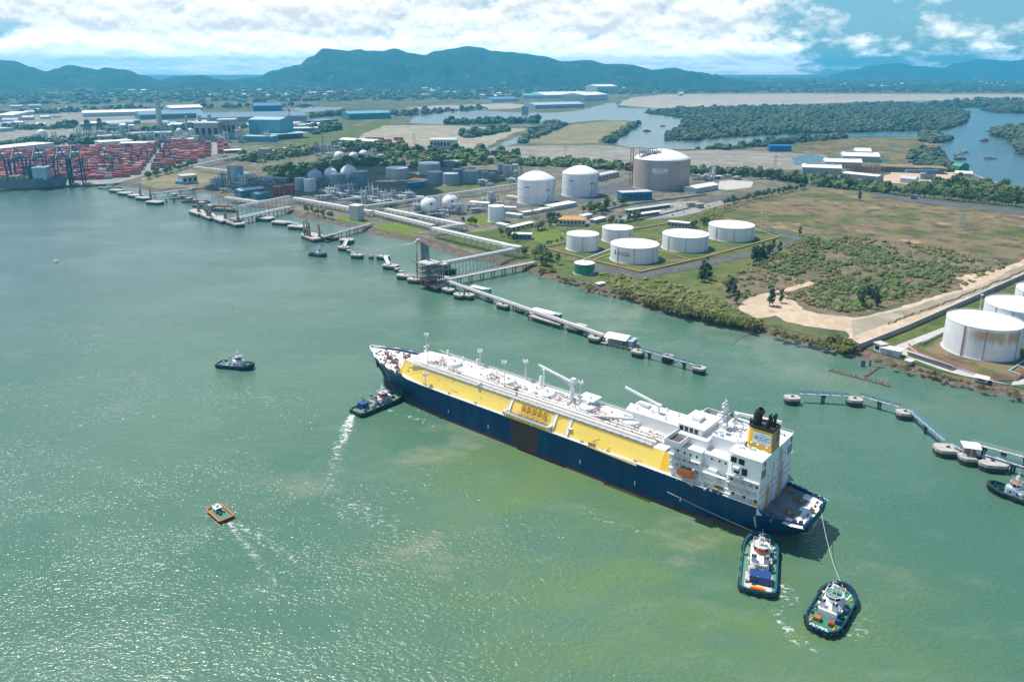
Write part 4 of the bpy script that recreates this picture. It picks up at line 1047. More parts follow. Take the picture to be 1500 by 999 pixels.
    mb = MB(); mb.slab(-103, -97, 14.05, 14.3, 17.6, 20.0); mb.box(-100, 17.3, 18, 3, 1.4, 1.6); mb.parts('deck_locker', 'tan_yellow', R)
    mb = MB(); mb.box(-107, 19.0, 20.9, 1.2, .9, 1.0); mb.box(-118, 18.8, 17.7, 1.6, 1.0, 1.0); mb.parts('life_raft', 'orange_light', R)
    mb = MB()
    for x in (-97, -99.8, -101, -103): mb.box(x, 19.9, 17.5, 1.1, .9, 1.3)
    mb.parts('side_chock', 'bulwark_blue', R)
    # white fashion plate where the main deck drops to the mooring deck
    for sgn in (1, -1):
        mb = MB(); y = sgn * (ship_half(-119, 15) - .3); mb.prism([(-119.0, 0), (-119.0, 1)], 0, 1) if False else None
        mb.poly([(-119.02, sgn * 17.3, 17), (-119.02, sgn * 20.1, 17), (-119.02, sgn * 20.0, 12.6), (-119.02, sgn * 17.3, 12.6)])
        mb.poly([(-119.02, sgn * 20.12, 17), (-121.5, sgn * 20.0, 14.2), (-119.02, sgn * 20.0, 13.6)])
        mb.obj('break_bulkhead', 'light_grey', R)
    # yellow skirt where the trunk meets the house
    mb = MB(); mb.poly([(-72.5, 13.6, TZ), (-76.9, 13.6, TZ), (-76.9, 17.6, 17.1), (-72.5, 18.0, 17.1)]); mb.obj('trunk_end', 'strong_yellow', R)
    # ---- funnel
    def fring(zz, k): return [(-109.2 - 5.6 * k, y * k, zz) for y in ()]
    FX, FY = -113.0, 3.2
    def outline(k):
        pts = [(-6.0, -4.4), (-6.0, 4.4)]
        for t in range(9):
            a = pi / 2 - pi * t / 8; pts.append((2.6 + 3.6 * cos(a), 4.4 * sin(a)))
        return [(FX + x * k, FY + y * k) for x, y in pts]
    mb = MB(); A, B = outline(1.0), outline(.93)
    mb.strip([(x, y, 35.4) for x, y in A], [(x, y, 45.4) for x, y in B], 0, False, True); mb.poly([(x, y, 45.4) for x, y in B])
    fu = mb.obj('funnel', 'strong_yellow', R)
    mb = MB(); A, B = outline(.95), outline(.94); C_ = outline(.86)
    mb.strip([(x, y, 45.2) for x, y in A], [(x, y, 46.6) for x, y in B], 0, False, True); mb.strip([(x, y, 46.6) for x, y in B], [(x, y, 46.6) for x, y in C_], 0, False, True); mb.strip([(x, y, 46.6) for x, y in C_], [(x, y, 45.6) for x, y in C_], 0, False, True)
    mb.obj('funnel_cap', 'black', fu)
    mb = MB(); mb.poly([(x, y, 45.62) for x, y in outline(.87)]); mb.obj('funnel_deck', 'deck_brown', fu)
    # tan after face with louvres
    MB().poly([(-119.02, FY - 4.32, 35.6), (-119.02, FY + 4.32, 35.6), (-118.62, FY + 4.05, 45.1), (-118.62, FY - 4.05, 45.1)]).obj('funnel_back', 'tan_yellow', fu)
    for yy in (-1.0, -3.0):
        for zz in (39.6, 42.2): MB().slab(-119.05, -118.9 + .0, FY + yy - .6, FY + yy + .6, zz, zz + 1.7).obj('louvre', 'gear_brown', fu)
    # logo panel on the port side
    def fy(zz, off): return FY + 4.4 * (1 - .07 * (zz - 35.4) / 10) + off
    px0, px1, pz0, pz1 = -118.2, -110.6, 38.6, 43.9
    mb = MB(); mb.poly([(px0, fy(pz0, .05), pz0), (px0, fy(pz1, .05), pz1), (px1, fy(pz1, .05), pz1), (px1, fy(pz0, .05), pz0)]); lp = mb.obj('logo_panel', 'logo_white', fu)
    for ch, xx in (('B', -111.9), ('G', -114.4), ('C', -116.9)):
        t = text_mesh(ch, 2.9); t.v = [(xx - x, fy(41.0 + y, .10), 41.0 + y) for x, y, _ in t.v]; t.obj('letter', 'letter_dark', lp)
    mb = MB()
    def ln(x0, z0, x1, z1, w=.16): mb.bar((x0, fy(z0, .09), z0), (x1, fy(z1, .09), z1), w, .05)
    ln(-114.4, 43.4, -111.4, 42.6); ln(-114.4, 43.4, -117.4, 42.6); ln(-113.1, 42.6, -113.1, 39.4); ln(-115.7, 42.6, -115.7, 39.4)
    ring = [(-114.4 + 1.5 * cos(t * pi / 8), 41.1 + 1.8 * sin(t * pi / 8)) for t in range(17)]
    for a, b in zip(ring, ring[1:]): ln(a[0], a[1], b[0], b[1], .1)
    ln(-112.8, 39.3, -116, 39.2); mb.parts('emblem', 'truss_blue', lp)
    mb = MB()
    for x, zz in ((-108.2, 38.4), (-110.2, 38.2), (-113, 38.0), (-117, 37.8)): mb.box(x, fy(zz, .3), zz, 1.0, .5, .3)
    mb.parts('funnel_light', 'white_paint', fu)
    # exhausts
    mb = MB(); mb.tube([(-110.3, FY + .4, 45.6), (-110.4, FY + .4, 50), (-110.9, FY + .4, 52.0), (-111.9, FY + .4, 53.2)], 1.9, 14, r1=1.75, caps=False); mb.tube([(-110.9, FY + .4, 51.2), (-111.6, FY + .4, 52.6)], 1.5, 12); mb.obj('exhaust_stack', 'black', fu)
    for x, y, h, r in ((-115.3, 1.6, 4.4, .75), (-116.2, -.6, 5.6, .42), (-115.2, -1.2, 6.2, .42), (-116.9, -2.0, 6.4, .7), (-108.2, 2.9, 3.6, .28), (-114.2, -2.4, 5.0, .35)):
        mb = MB(); mb.tube([(x, FY + y, 45.6), (x, FY + y, 45.6 + h - .6), (x - .5, FY + y - .3, 45.6 + h)], r, 8, r1=r * .95); mb.obj('exhaust_pipe', 'black', fu)
    # storey heights: the bridge stands a little above the engine casing
    def lift(o, fn):
        if o.data and o.data.users == 1:
            for v in o.data.vertices: v.co.z = fn(v.co.z)
        for ch in o.children: lift(ch, fn)
    def narrow(o, k):
        for v in o.data.vertices: v.co.y *= k
        for ch in o.children: narrow(ch, k)
    for o in list(R.children):
        if o.name.split('.')[0] in ('loading_platform', 'drip_tray', 'cargo_manifold', 'valve_gear', 'gangway', 'gangway_winch', 'trunk_stair', 'trunk_pocket', 'trunk_end', 'trunk_side', 'trunk_deck', 'light_mast', 'side_chock', 'life_raft', 'deck_paint', 'mooring_winch', 'locker', 'break_bulkhead', 'stern_chock') and o.data.users == 1: narrow(o, .9 if o.name[:5] != 'stern' else 1.0)
    FB, FM, FC = 1.36, 1.24, 1.16
    up = lambda f: (lambda z: 17 + (z - 17) * f if z > 17 else z)
    for o in list(R.children):
        n = o.name.split('.')[0]
        if n == 'accommodation': lift(o, up(FM))
        elif n == 'engine_casing': lift(o, up(FC))
        elif n in ('wheelhouse', 'bridge_wing', 'satellite_dome'): lift(o, up(FB))
        elif n == 'funnel': lift(o, lambda z: 17 + 18.4 * FC + (z - 35.4) * .95)
        elif n in ('radar_mast', 'provision_crane'): lift(o, lambda z: z + 3.4)
    return R
SHIP = build_ship()
# ------------------------------------------------------------ tugs and other craft (local: +x bow, +y port)
def outline_pts(Lh, Bh, bow=.55, stern=.25, n=10, inset=0.0):
    """rounded plan of a tug: half length, half beam"""
    pts = []
    for k in range(n + 1):                              # bow half circle-ish from port to starboard
        a = pi / 2 - pi * k / n; pts.append((Lh - bow * Lh + (bow * Lh - inset) * cos(a), (Bh - inset) * sin(a)))
    for k in range(n + 1):
        a = -pi / 2 - pi * k / n; e = .55 if stern < .5 else .8
        cx, sy = cos(a), sin(a)
        pts.append((-Lh + stern * Lh + (stern * Lh - inset) * math.copysign(abs(cx) ** e, cx), (Bh - inset) * math.copysign(abs(sy) ** e, sy)))
    return pts
def tug(label, loc, yaw, L=32.0, B=12.0, hullm='tug_navy', bulw='bulwark_blue', deckm='deck_green', housem='white_paint', topm='white_paint', fender_n=22, group=None, style='a', roofm=None, st=.25):
    R = thing('tugboat', label, 'tugboat', loc, yaw, group)
    Lh, Bh = L / 2, B / 2
    def sheer(x): return 1.9 + 1.3 * max(0, x / Lh) ** 2
    O = outline_pts(Lh, Bh, .62, st); W = [(x * .93, y * .86) for x, y in O]
    mb = MB(); mb.strip([(x, y, -1.4) for x, y in W], [(x * .985, y * .97, .6) for x, y in O], 0, True, True); mb.strip([(x * .985, y * .97, .6) for x, y in O], [(x, y, sheer(x)) for x, y in O], 0, True, True)
    hull = mb.obj('hull', hullm, R)
    I = [(x * .93, y * .90) for x, y in O]
    mb = MB(); mb.poly([(x * .985, y * .985, 1.75) for x, y in O]); mb.obj('deck', deckm, R)
    mb = MB(); top = [(x, y, sheer(x) + .75) for x, y in O]; top_i = [(x * .965, y * .93, sheer(x) + .75) for x, y in O]; low_i = [(x * .94, y * .90, 1.78) for x, y in O]
    mb.strip([(x, y, sheer(x)) for x, y in O], top, 0, True, True); mb.strip(top, top_i, 0, False, True); mb.strip(top_i, low_i, 0, True, True)
    mb.obj('bulwark', bulw, R)
    # rubber bow fender roll and tyre fenders
    mb = MB(); mb.tube([(x * 1.012, y * 1.02, sheer(x) + .1) for x, y in O[:11]], .55, 8); mb.obj('bow_fender', 'rubber', R)
    tw = MB()
    for k in range(12):
        a, b = 2 * pi * k / 12, 2 * pi * (k + 1) / 12
        for j in range(5):
            c, d = 2 * pi * j / 5, 2 * pi * (j + 1) / 5
            q = lambda u, v: ((.62 + .22 * cos(v)) * cos(u), .22 * sin(v), (.62 + .22 * cos(v)) * sin(u))
            tw.poly([q(a, c), q(b, c), q(b, d), q(a, d)], 0, True)
    n_o = len(O); proto = None
    for k in range(fender_n):
        i = int(k * n_o / fender_n); x, y = O[i]
        if proto is None: proto = tw.obj('tyre_fender', 'rubber', hull); f = proto
        else: f = proto.copy(); COL.objects.link(f); f.parent = hull
        t = k * 1.0 / fender_n
        f.location = (x * 1.02, y * 1.035, 1.25 + .3 * max(0, x / Lh)); nx = (O[(i + 1) % n_o][0] - O[i - 1][0], O[(i + 1) % n_o][1] - O[i - 1][1]); f.rotation_euler = (0, 0, atan2(nx[1], nx[0]))
    # side run of fenders along the straight sides
    for sg in (1, -1):
        for k in range(4):
            f = proto.copy(); COL.objects.link(f); f.parent = hull; f.location = (-Lh * .62 + k * L * .17, sg * Bh * 1.035, 1.2); f.rotation_euler = (0, 0, 0)
    # deckhouse
    hx0, hx1 = (-.30 * Lh, .48 * Lh) if style != 'c' else (-.42 * Lh, .38 * Lh)
    hw = Bh * .56
    mb = MB(); nose = [(hx1 - 1.6 + 1.6 * cos(a), hw * sin(a)) for a in [pi / 2 - pi * k / 8 for k in range(9)]]
    base = [(hx0, hw * .9)] + nose + [(hx0, -hw * .9)]; base = base[::-1]
    mb.prism(base, 1.76, 4.5); mb.prism([(x * .99 if x > 0 else x * .9, y * .86) for x, y in base], 4.5, 5.0)
    house = mb.obj('deckhouse', housem, R)
    for sg in (1, -1):
        for k in range(3): MB().box(hx0 + 2 + k * (hx1 - hx0) * .27, sg * hw * .97, 3.3, .8, .12, .8).obj('porthole', 'glass_dark', house)
    # wheelhouse
    wx, wr = (hx0 + hx1) / 2 + .10 * Lh, B * .225
    n = 8
    def ring(r, z): return [(wx + r * cos(2 * pi * (k + .5) / n), r * sin(2 * pi * (k + .5) / n) * .95, z) for k in range(n)]
    mb = MB(); mb.strip(ring(wr * .98, 5.0), ring(wr, 6.0), 0, False, True); mb.strip(ring(wr * 1.09, 7.3), ring(wr * 1.12, 7.55), 0, False, True); mb.poly(ring(wr * 1.22, 7.6)); mb.strip(ring(wr * 1.12, 7.5), ring(wr * 1.22, 7.6), 0, False, True)
    whs = mb.obj('wheelhouse', topm, R)
    A, Bq = ring(wr, 6.0), ring(wr * 1.09, 7.3)
    for k in range(n): MB().poly([A[k], A[(k + 1) % n], Bq[(k + 1) % n], Bq[k]]).obj('window', 'glass_dark', whs)
    mb = MB(); mb.poly(ring(wr * 1.12, 7.66)); mb.obj('wheelhouse_roof', roofm or topm, whs)
    for k in range(0, n): MB().bar(A[k], Bq[k], .16).obj('window_post', topm, whs)
    # mast with radar, lights
    mb = MB(); mx = wx - .3
    for sg in (1, -1): mb.bar((mx - .9, sg * .9, 7.6), (mx, sg * .25, 11.4), .18)
    mb.bar((mx + .6, 0, 7.6), (mx, 0, 12.6), .2); mb.box(mx, 0, 9.6, 1.0, 2.6, .15); mb.box(mx, 0, 11.0, .8, 1.8, .12); mb.box(mx + .5, 0, 9.95, .4, 2.4, .3); mb.bar((mx, 0, 12.5), (mx, 0, 14.6), .1); mb.bar((mx, -.9, 12.4), (mx, .9, 12.4), .1)
    mb.ball(mx + .4, .9, 11.3, .35, 6, 4); mb.ball(mx - .2, -1.0, 9.95, .3, 6, 4)
    mb.obj('mast', 'white_steel', whs)
    railing([(wx - wr, wr, 7.66), (wx + wr, wr, 7.66), (wx + wr, -wr, 7.66), (wx - wr, -wr, 7.66), (wx - wr, wr, 7.66)], .9, 1.4, .07).obj('roof_rail', 'white_steel', whs)
    railing([(hx0 + .5, hw * .8, 5.0), (wx - wr - .6, hw * .8, 5.0)], .9, 1.2, .08).obj('house_rail', 'white_steel', house)
    railing([(hx0 + .5, -hw * .8, 5.0), (wx - wr - .6, -hw * .8, 5.0)], .9, 1.2, .08).obj('house_rail', 'white_steel', house)
    crn = random.Random(int(L * 10))
    for k in range(14):
        x = crn.uniform(-Lh * .8, Lh * .72); y = (hw + crn.uniform(.7, Bh * .8 - hw)) * crn.choice((-1, 1)) if hx0 - .5 < x < hx1 + 1.5 else crn.uniform(-.6, .6) * Bh
        if st > .5 and x < -Lh * .5: continue
        MB().box(x, y, 2.1, crn.uniform(.6, 2.2), crn.uniform(.5, 1.0), crn.uniform(.5, 1.2), crn.random() * 3).obj('deck_gear', crn.choice(('dark_green', 'light_grey', 'grey_steel', 'gear_brown', 'dark_steel', 'white_steel')), R)
    # two funnels behind the wheelhouse
    for sg in (1, -1):
        mb = MB(); mb.prism([(hx0 + .6, sg * hw * .35), (hx0 + 2.4, sg * hw * .35), (hx0 + 2.2, sg * hw * .85), (hx0 + .7, sg * hw * .85)][::sg], 4.9, 7.2); mb.cyl(hx0 + 1.4, sg * hw * .6, 7.2, 8.2, .32, 8)
        f = mb.obj('funnel', housem if style != 'b' else 'light_grey', house)
        MB().box(hx0 + 1.5, sg * hw * .6, 7.25, 1.8, hw * .5, .16).obj('funnel_cap', 'black', f)
    # winch on the foredeck, towing gear aft
    mb = MB(); winch(mb, hx1 + 1.9, 0, 1.78, .62, 0); mb.obj('winch', 'rust_orange' if style == 'c' else 'dark_green', R)
    MB().bar((Lh * .80, -1, 1.8), (Lh * .80, -1, 3.4), .5).bar((Lh * .80, 1, 1.8), (Lh * .80, 1, 3.4), .5).bar((Lh * .80, -1.6, 3.0), (Lh * .80, 1.6, 3.0), .4).obj('tow_bitt', 'dark_green' if style != 'c' else 'strong_yellow', R)
    for sg in (1, -1):
        mb = MB(); bitts(mb, -Lh * .72, sg * Bh * .62, 1.78, 0, .7); mb.obj('bollard', 'strong_yellow' if style == 'c' else 'dark_green', R)
        mb = MB(); bitts(mb, Lh * .55, sg * Bh * .68, 1.78, .5 * sg, .6); mb.obj('bollard', 'strong_yellow' if style == 'c' else 'dark_green', R)
        mb = MB(); mb.tube([(hx0 + 3, sg * (hw + .4), 4.0), (hx0 + 4.3, sg * (hw + .4), 4.0)], .34, 8); mb.obj('life_raft', 'white_paint', house)
    return R, dict(Lh=Lh, Bh=Bh, hx0=hx0, hx1=hx1, wx=wx, wr=wr, hw=hw, house=house, wh=whs, hull=hull)
def between(a, b, z=0.0):
    A, B = P(*a, z), P(*b, z); return (A + B) / 2, atan2(B.y - A.y, B.x - A.x), (B - A).length
# stern tug with a blue container on its after deck
c, yaw, l = between((1109, 874), (1116, 781), 1.5); c.z = 0
R1, q = tug('stern tug with teal bulwark, orange wheelhouse and dark blue boxes on its after deck', c, yaw, 38.5, 13.6, 'dark_green', 'teal_bulwark', 'pale_green', 'white_paint', 'orange', 24, 'tugs working the gas carrier', 'b', 'light_grey')
MB().slab(-14.2, -9.4, -4.4, .2, 1.8, 5.0).obj('cargo_box', 'container_blue', R1); MB().slab(-14.0, -9.6, .5, 3.2, 1.8, 4.8).slab(-14.1, -9.5, .45, 3.25, 4.8, 4.9).obj('cargo_box', 'container_blue', R1)
MB().slab(-17.3, -7.4, -4.9, 4.9, 1.78, 1.82).obj('deck_boards', 'beige_wall', R1)
MB().slab(-18.9, -18.0, -2.8, 2.8, 2.5, 3.25).obj('stern_roller', 'orange', R1); mb = MB(); mb.slab(-18.2, -17.6, -2.0, 2.0, 3.2, 3.5); mb.obj('stern_gate', 'strong_yellow', R1)
MB().lathe([(1.5, 0), (1.6, 2.2), (1.0, 3.0), (.01, 3.1)], -7.6, 2.6, 1.8, 12).obj('covered_boat', 'pale_concrete', R1)
mb = MB(); mb.bar((-6, -2.4, 4.6), (-3, -4.2, 6.4), .5); mb.bar((-6, -2.4, 1.8), (-6, -2.4, 4.8), .6); mb.obj('deck_crane', 'light_grey', R1)
mb = MB(); mb.box(-7.4, -1.0, 2.6, 1.6, 1.6, 1.6); mb.obj('deck_engine', 'pale_green', R1)
# stern tug with broad round bulwark
c, yaw, l = between((1199, 925), (1236, 861), 1.5); c.z = 0
R2, q = tug('stern tug with deep blue rounded bulwark, bright green deck and white house', c, yaw, 30.0, 12.6, 'tug_navy', 'tug_navy', 'deck_green', 'white_paint', 'white_paint', 26, 'tugs working the gas carrier', 'c', 'pale_green', .6)
mb = MB(); mb.box(-9.2, 2.2, 2.5, 2.2, 2.3, 1.5); mb.obj('towing_winch', 'rust_orange', R2); mb = MB(); mb.box(-9.4, -2.6, 2.5, 1.8, 1.6, 1.6); mb.obj('tow_reel', 'red_paint', R2); mb = MB(); mb.box(-7.0, -4.0, 2.6, 1.4, 1.4, 1.6); mb.obj('deck_locker', 'container_blue', R2)
mb = MB()
for k, w in enumerate((1.3, .5, 1.6, .9)): mb.slab(-13.75, -13.3, 2.6 - k * 1.5 - w / 2, 2.6 - k * 1.5 + w / 2, 2.68, 2.72)
for k, w in enumerate((.5, 1.0, .4, .6, 1.1)): mb.slab(-14.45, -14.1, 3.2 - k * 1.4 - w / 2, 3.2 - k * 1.4 + w / 2, 2.68, 2.72)
mb.parts('stern_lettering', 'letter_white', R2, .02)
mb = MB(); mb.ball(4.2, 2.9, 4.0, .9, 8, 5); mb.bar((2.5, -3.6, 5.0), (6.5, -4.4, 5.4), .4); mb.parts('deck_gear', 'white_steel', R2)
# tug pushing at the bow
c, yaw, l = between((518, 606), (590, 577), 1.5); c.z = 0
R3, q = tug('dark tug nosing the bow of the carrier with a blue box on its stern', c, yaw, 34.5, 11.6, 'dark_green', 'dark_green', 'pale_green', 'light_grey', 'orange', 22, 'tugs working the gas carrier', 'b', 'light_grey')
MB().slab(-12.6, -8.0, -1.0, 3.4, 1.8, 5.4).obj('cargo_box', 'container_blue', R3)
mb = MB(); mb.lathe([(1.3, 0), (1.3, 1.6), (.01, 2.4)], -6.4, -2.4, 1.8, 10); mb.obj('covered_boat', 'pale_concrete', R3)
mb = MB(); mb.bar((-7, 2.6, 4.5), (-9.5, 3.4, 7.2), .35); mb.bar((-7, 2.6, 1.8), (-7, 2.6, 4.6), .5); mb.obj('deck_crane', 'dark_green', R3)
# lone tug on the left
c, yaw, l = between((320, 533), (371, 538), 1.2); c.z = 0
R4, q = tug('lone dark blue tug with white house out in the open river', c, yaw, 25.5, 9.4, 'tug_navy', 'bulwark_blue', 'pale_green', 'white_paint', 'light_grey', 18, None, 'a', 'light_grey')
mb = MB(); mb.ball(9.2, 0, 2.6, 1.3, 8, 5, sz=.8); mb.obj('rope_pile', 'pale_green', R4); mb = MB(); mb.box(-10, 1.5, 2.4, 1.2, 1.4, 1.2); mb.obj('deck_locker', 'rust_orange', R4)
# tug at the right edge of the picture
c, yaw, l = between((1530, 742), (1461, 716), 1.2); c.z = 0
R5, q = tug('black and dark green tug whose bow comes in at the right edge', c, yaw, 27.0, 9.2, 'black', 'dark_green', 'dark_green', 'pale_blue', 'white_paint', 18, None, 'a', 'rust_orange')
# small patrol tug under way far off
c, yaw, l = between((455, 373), (477, 375), 1.0); c.z = 0
R6, q = tug('small dark blue launch under way beside the far jetties', c, yaw, 20.0, 6.6, 'tug_navy', 'tug_navy', 'bulwark_blue', 'white_paint', 'white_paint', 8, None, 'a', 'pale_blue')
# orange work boat
c, yaw, l = between((337, 764), (308, 739), .8); c.z = 0
def work_boat():
    R = thing('work_boat', 'small orange rimmed work boat with green deck and white cabin', 'boat', c, yaw)
    R.scale = (.8, .8, .85)
    Lh, Bh = 8.6, 4.1
    O = [(Lh, .9), (Lh, -.9), (Lh - 1.6, -Bh), (-Lh, -Bh), (-Lh, Bh), (Lh - 1.6, Bh)]
    mb = MB(); mb.strip([(x * .94, y * .9, -.8) for x, y in O], [(x, y, 1.3) for x, y in O], 0, False, True); mb.obj('hull', 'red_paint', R)
    mb = MB(); mb.poly([(x * .98, y * .98, .95) for x, y in O][::-1]); mb.obj('deck', 'deck_green', R)
    mb = MB()
    for a, b in zip(O, O[1:] + O[:1]): mb.tube([(a[0], a[1], 1.45), (b[0], b[1], 1.45)], .42, 8)
    mb.obj('rim_fender', 'orange', R)
    mb = MB()
    for x in (-6, -2.5, 1, 4.5): mb.box(x, -Bh - .15, .8, 1.6, .5, 1.1); mb.box(x, Bh + .15, .8, 1.6, .5, 1.1)
    mb.parts('side_fender', 'gear_brown', R)
    mb = MB(); mb.slab(1.2, 4.6, -1.7, 1.7, .95, 3.2); h = mb.obj('cabin', 'light_grey', R); MB().slab(.8, 5.0, -2.0, 2.0, 3.2, 3.4).obj('cabin_roof', 'white_paint', h)
    mb = MB(); mb.slab(2.4, 3.9, -1.0, .8, 3.4, 4.6); mb.obj('upper_cabin', 'white_paint', h)
    MB().slab(1.14, 1.19, -1.3, 1.3, 2.0, 2.9).obj('window', 'glass_dark', h); MB().slab(4.61, 4.66, -1.3, 1.3, 2.0, 2.9).obj('window', 'glass_dark', h)
    mb = MB(); mb.bar((3, .3, 4.6), (3, .3, 6.2), .12); mb.bar((3, -.4, 5.6), (3, 1, 5.6), .1); mb.obj('mast', 'white_steel', h)
    mb = MB(); winch(mb, -1.4, .4, .96, .55); mb.obj('winch', 'dark_steel', R); mb = MB(); mb.box(-.6, -1.9, 1.5, 1.6, .9, 1.0); mb.obj('deck_gear', 'gear_brown', R)
work_boat()
# tow lines from the stern
def rope(a, b, sag, label):
    a, b = Vector(a), Vector(b); pts = [a.lerp(b, k / 14) - Vector((0, 0, sag * 4 * (k / 14) * (1 - k / 14))) for k in range(15)]
    solo(MB().tube(pts, .11, 6), 'tow_rope', 'rope', label, 'rope')
def sw_(x, y, z): v = Vector((x, y, z * SHIP_KZ)) * SHIP_K; return SHIP_O + sf * v.x + sp_ * v.y + Vector((0, 0, v.z))
def loc_(R, x, y, z): return R.location + Vector((cos(R.rotation_euler.z) * x - sin(R.rotation_euler.z) * y, sin(R.rotation_euler.z) * x + cos(R.rotation_euler.z) * y, z))
rope(sw_(-138.2, -4, 12.6), loc_(R2, 13.0, 0, 3.2), 3.2, 'pale tow rope from the stern down to the tug with the blue bulwark')
rope(sw_(-78, 18.0, 8.5), loc_(R1, 18.2, 1.5, 3.0), .3, 'pale rope slanting along the blue hull to the tug with teal bulwark')
# container ship at the quay on the left edge
def container_ship():
    A, B = P(-150, 283.5, 0), P(99, 277, 0); yaw = atan2(B.y - A.y, B.x - A.x); L_ = (B - A).length
    R = thing('container_ship', 'grey hulled cargo ship with red waterline lying at the container quay', 'ship', A, yaw)
    def half(x, t): return 13.0 * min(1, ((L_ - x) / 45) ** .6 if x > L_ - 45 else 1) * (t if x > L_ - 45 else 1)
    xs = [0, 60, 120, L_ - 45, L_ - 34, L_ - 24, L_ - 14, L_ - 7, L_ - 2, L_]
    def sec(x, zs, sg): return [(min(x, L_ - 12 + z * .85), 13 + sg * max(.05, half(min(x, L_), .6 + .4 * z / 15)), z) for z in zs]
    mb, mr = MB(), MB()
    for sg in (1, -1):
        cs = [sec(x, (3.2, 8, 15 + (2.5 if x > L_ - 46 else 0)), sg) for x in xs]
        for a, b in zip(cs, cs[1:]): mb.strip(a, b, 0, True)
        cs = [sec(x, (-2, 3.2), sg) for x in xs]
        for a, b in zip(cs, cs[1:]): mr.strip(a, b, 0, True)
    mb.obj('hull', 'arm_grey', R); mr.obj('boot_topping', 'boot_red', R)
    mb = MB(); mb.strip([(x, 13 + half(x, 1) - .1, 15) for x in xs[:-1]], [(x, 13 - half(x, 1) + .1, 15) for x in xs[:-1]]); mb.obj('deck', 'gear_brown', R)
    X = lambda px: (P(px, 275, 12) - A).length
    mb = MB(); x = X(32); mb.slab(x - 14, x + 6, 1.5, 24.5, 15, 33); mb.slab(x - 14, x + 6, -1, 27, 33, 35); h = mb.obj('accommodation', 'pale_blue', R)
    mb = MB(); mb.slab(x - 24, x - 15, 8, 18, 15, 38); mb.cyl(x - 20, 13, 38, 42, 1.2, 8); mb.obj('funnel', 'crane_blue', R)
    mb = MB()
    for k in range(22):
        xx = 30 + k * (L_ - 70) / 21
        if abs(xx - x) < 20: continue
        mb.slab(xx, xx + .8, .8, 25, 15, 21.5)
    mb.parts('cell_guide', 'light_grey', R)
    mb = MB()
    for k in range(9):
        xx = 26 + k * (L_ - 74) / 9
        if abs(xx + 6 - x) < 24: continue
        mb.slab(xx + 1.2, xx + 12.5, 1.5, 24.5, 15, 17 + 2.4 * random.choice((0, 1, 1, 2)))
    mb.parts('hatch', 'gear_brown', R)
container_ship()
# pale patrol craft at the end of the quay
c, yaw, l = between((148, 276), (176, 277.5), .5); c.z = 0
R7, q = tug('pale grey patrol craft lying by the end of the quay', c, yaw, 44, 9.5, 'grey_steel', 'light_grey', 'light_grey', 'pale_blue', 'pale_blue', 6, None, 'a', 'light_grey')
# white speed boat, buoy, river barges
c, yaw, l = between((584, 359), (614, 354.5), .3)
def small_boat(label, loc, yaw, L_=9.0, hullm='white_paint', top='white_paint', cat='boat', name='motor_boat', canopy=True):
    R = thing(name, label, cat, loc, yaw); B_ = L_ * .3; h = L_ * .11
    O = [(L_ / 2, 0), (L_ * .28, -B_ / 2), (-L_ / 2, -B_ / 2), (-L_ / 2, B_ / 2), (L_ * .28, B_ / 2)]
    mb = MB(); mb.strip([(x * .92, y * .8, -.3) for x, y in O], [(x, y, h) for x, y in O], 0, False, True); mb.poly([(x, y, h * .8) for x, y in O][::-1]); mb.obj('hull', hullm, R)
    mb = MB(); mb.slab(-L_ * .2, L_ * .12, -B_ * .36, B_ * .36, h * .8, h * 2.3); k = mb.obj('cabin', 'light_grey', R); MB().slab(-L_ * .26, L_ * .17, -B_ * .42, B_ * .42, h * 2.3, h * 2.5).obj('cabin_roof', top, k)
    return R
g = P(613, 354.5, 0); small_boat('white speed boat leaving a long wake inside the jetties', g, yaw, 11)
g = P(82, 384, 0); small_boat('tiny white boat alone on the far left of the river', g, 2.6, 7.5)
g = P(1443, 206, 3.5); BG = 'house boats moored in the inland river'
for px, py, L_, hm, lab in ((1443, 207, 30, 'red_paint', 'large reddish barge in the inland river near the right bank'), (1405, 228.5, 24, 'grey_steel', 'upper of three grey house boats clustered in the inland river'), (1407, 234, 26, 'dark_steel', 'lower dark roofed house boat of the three clustered in the river'), (1414, 224, 22, 'light_grey', 'pale house boat just off the three in the inland river'), (1450, 233, 24, 'grey_steel', 'lone grey house boat in the middle of the inland river'), (1383, 235, 18, 'strong_blue', 'small blue roofed boat against the left bank of the inland river'), (1448, 193, 20, 'light_grey', 'pale boat beside the fish traps on the right bank'), (948, 193, 26, 'dark_steel', 'dark boat in the wide water left of the mangrove island'), (902, 205, 18, 'white_paint', 'small white boat near the muddy point of the brown field'), (971, 185.5, 18, 'dark_steel', 'small dark boat near the mangrove edge')):
    small_boat(lab, P(px, py, 3.6), random.uniform(-.5, .5), L_, hm, hm if hm != 'dark_steel' else 'light_grey', 'boat', 'river_boat')
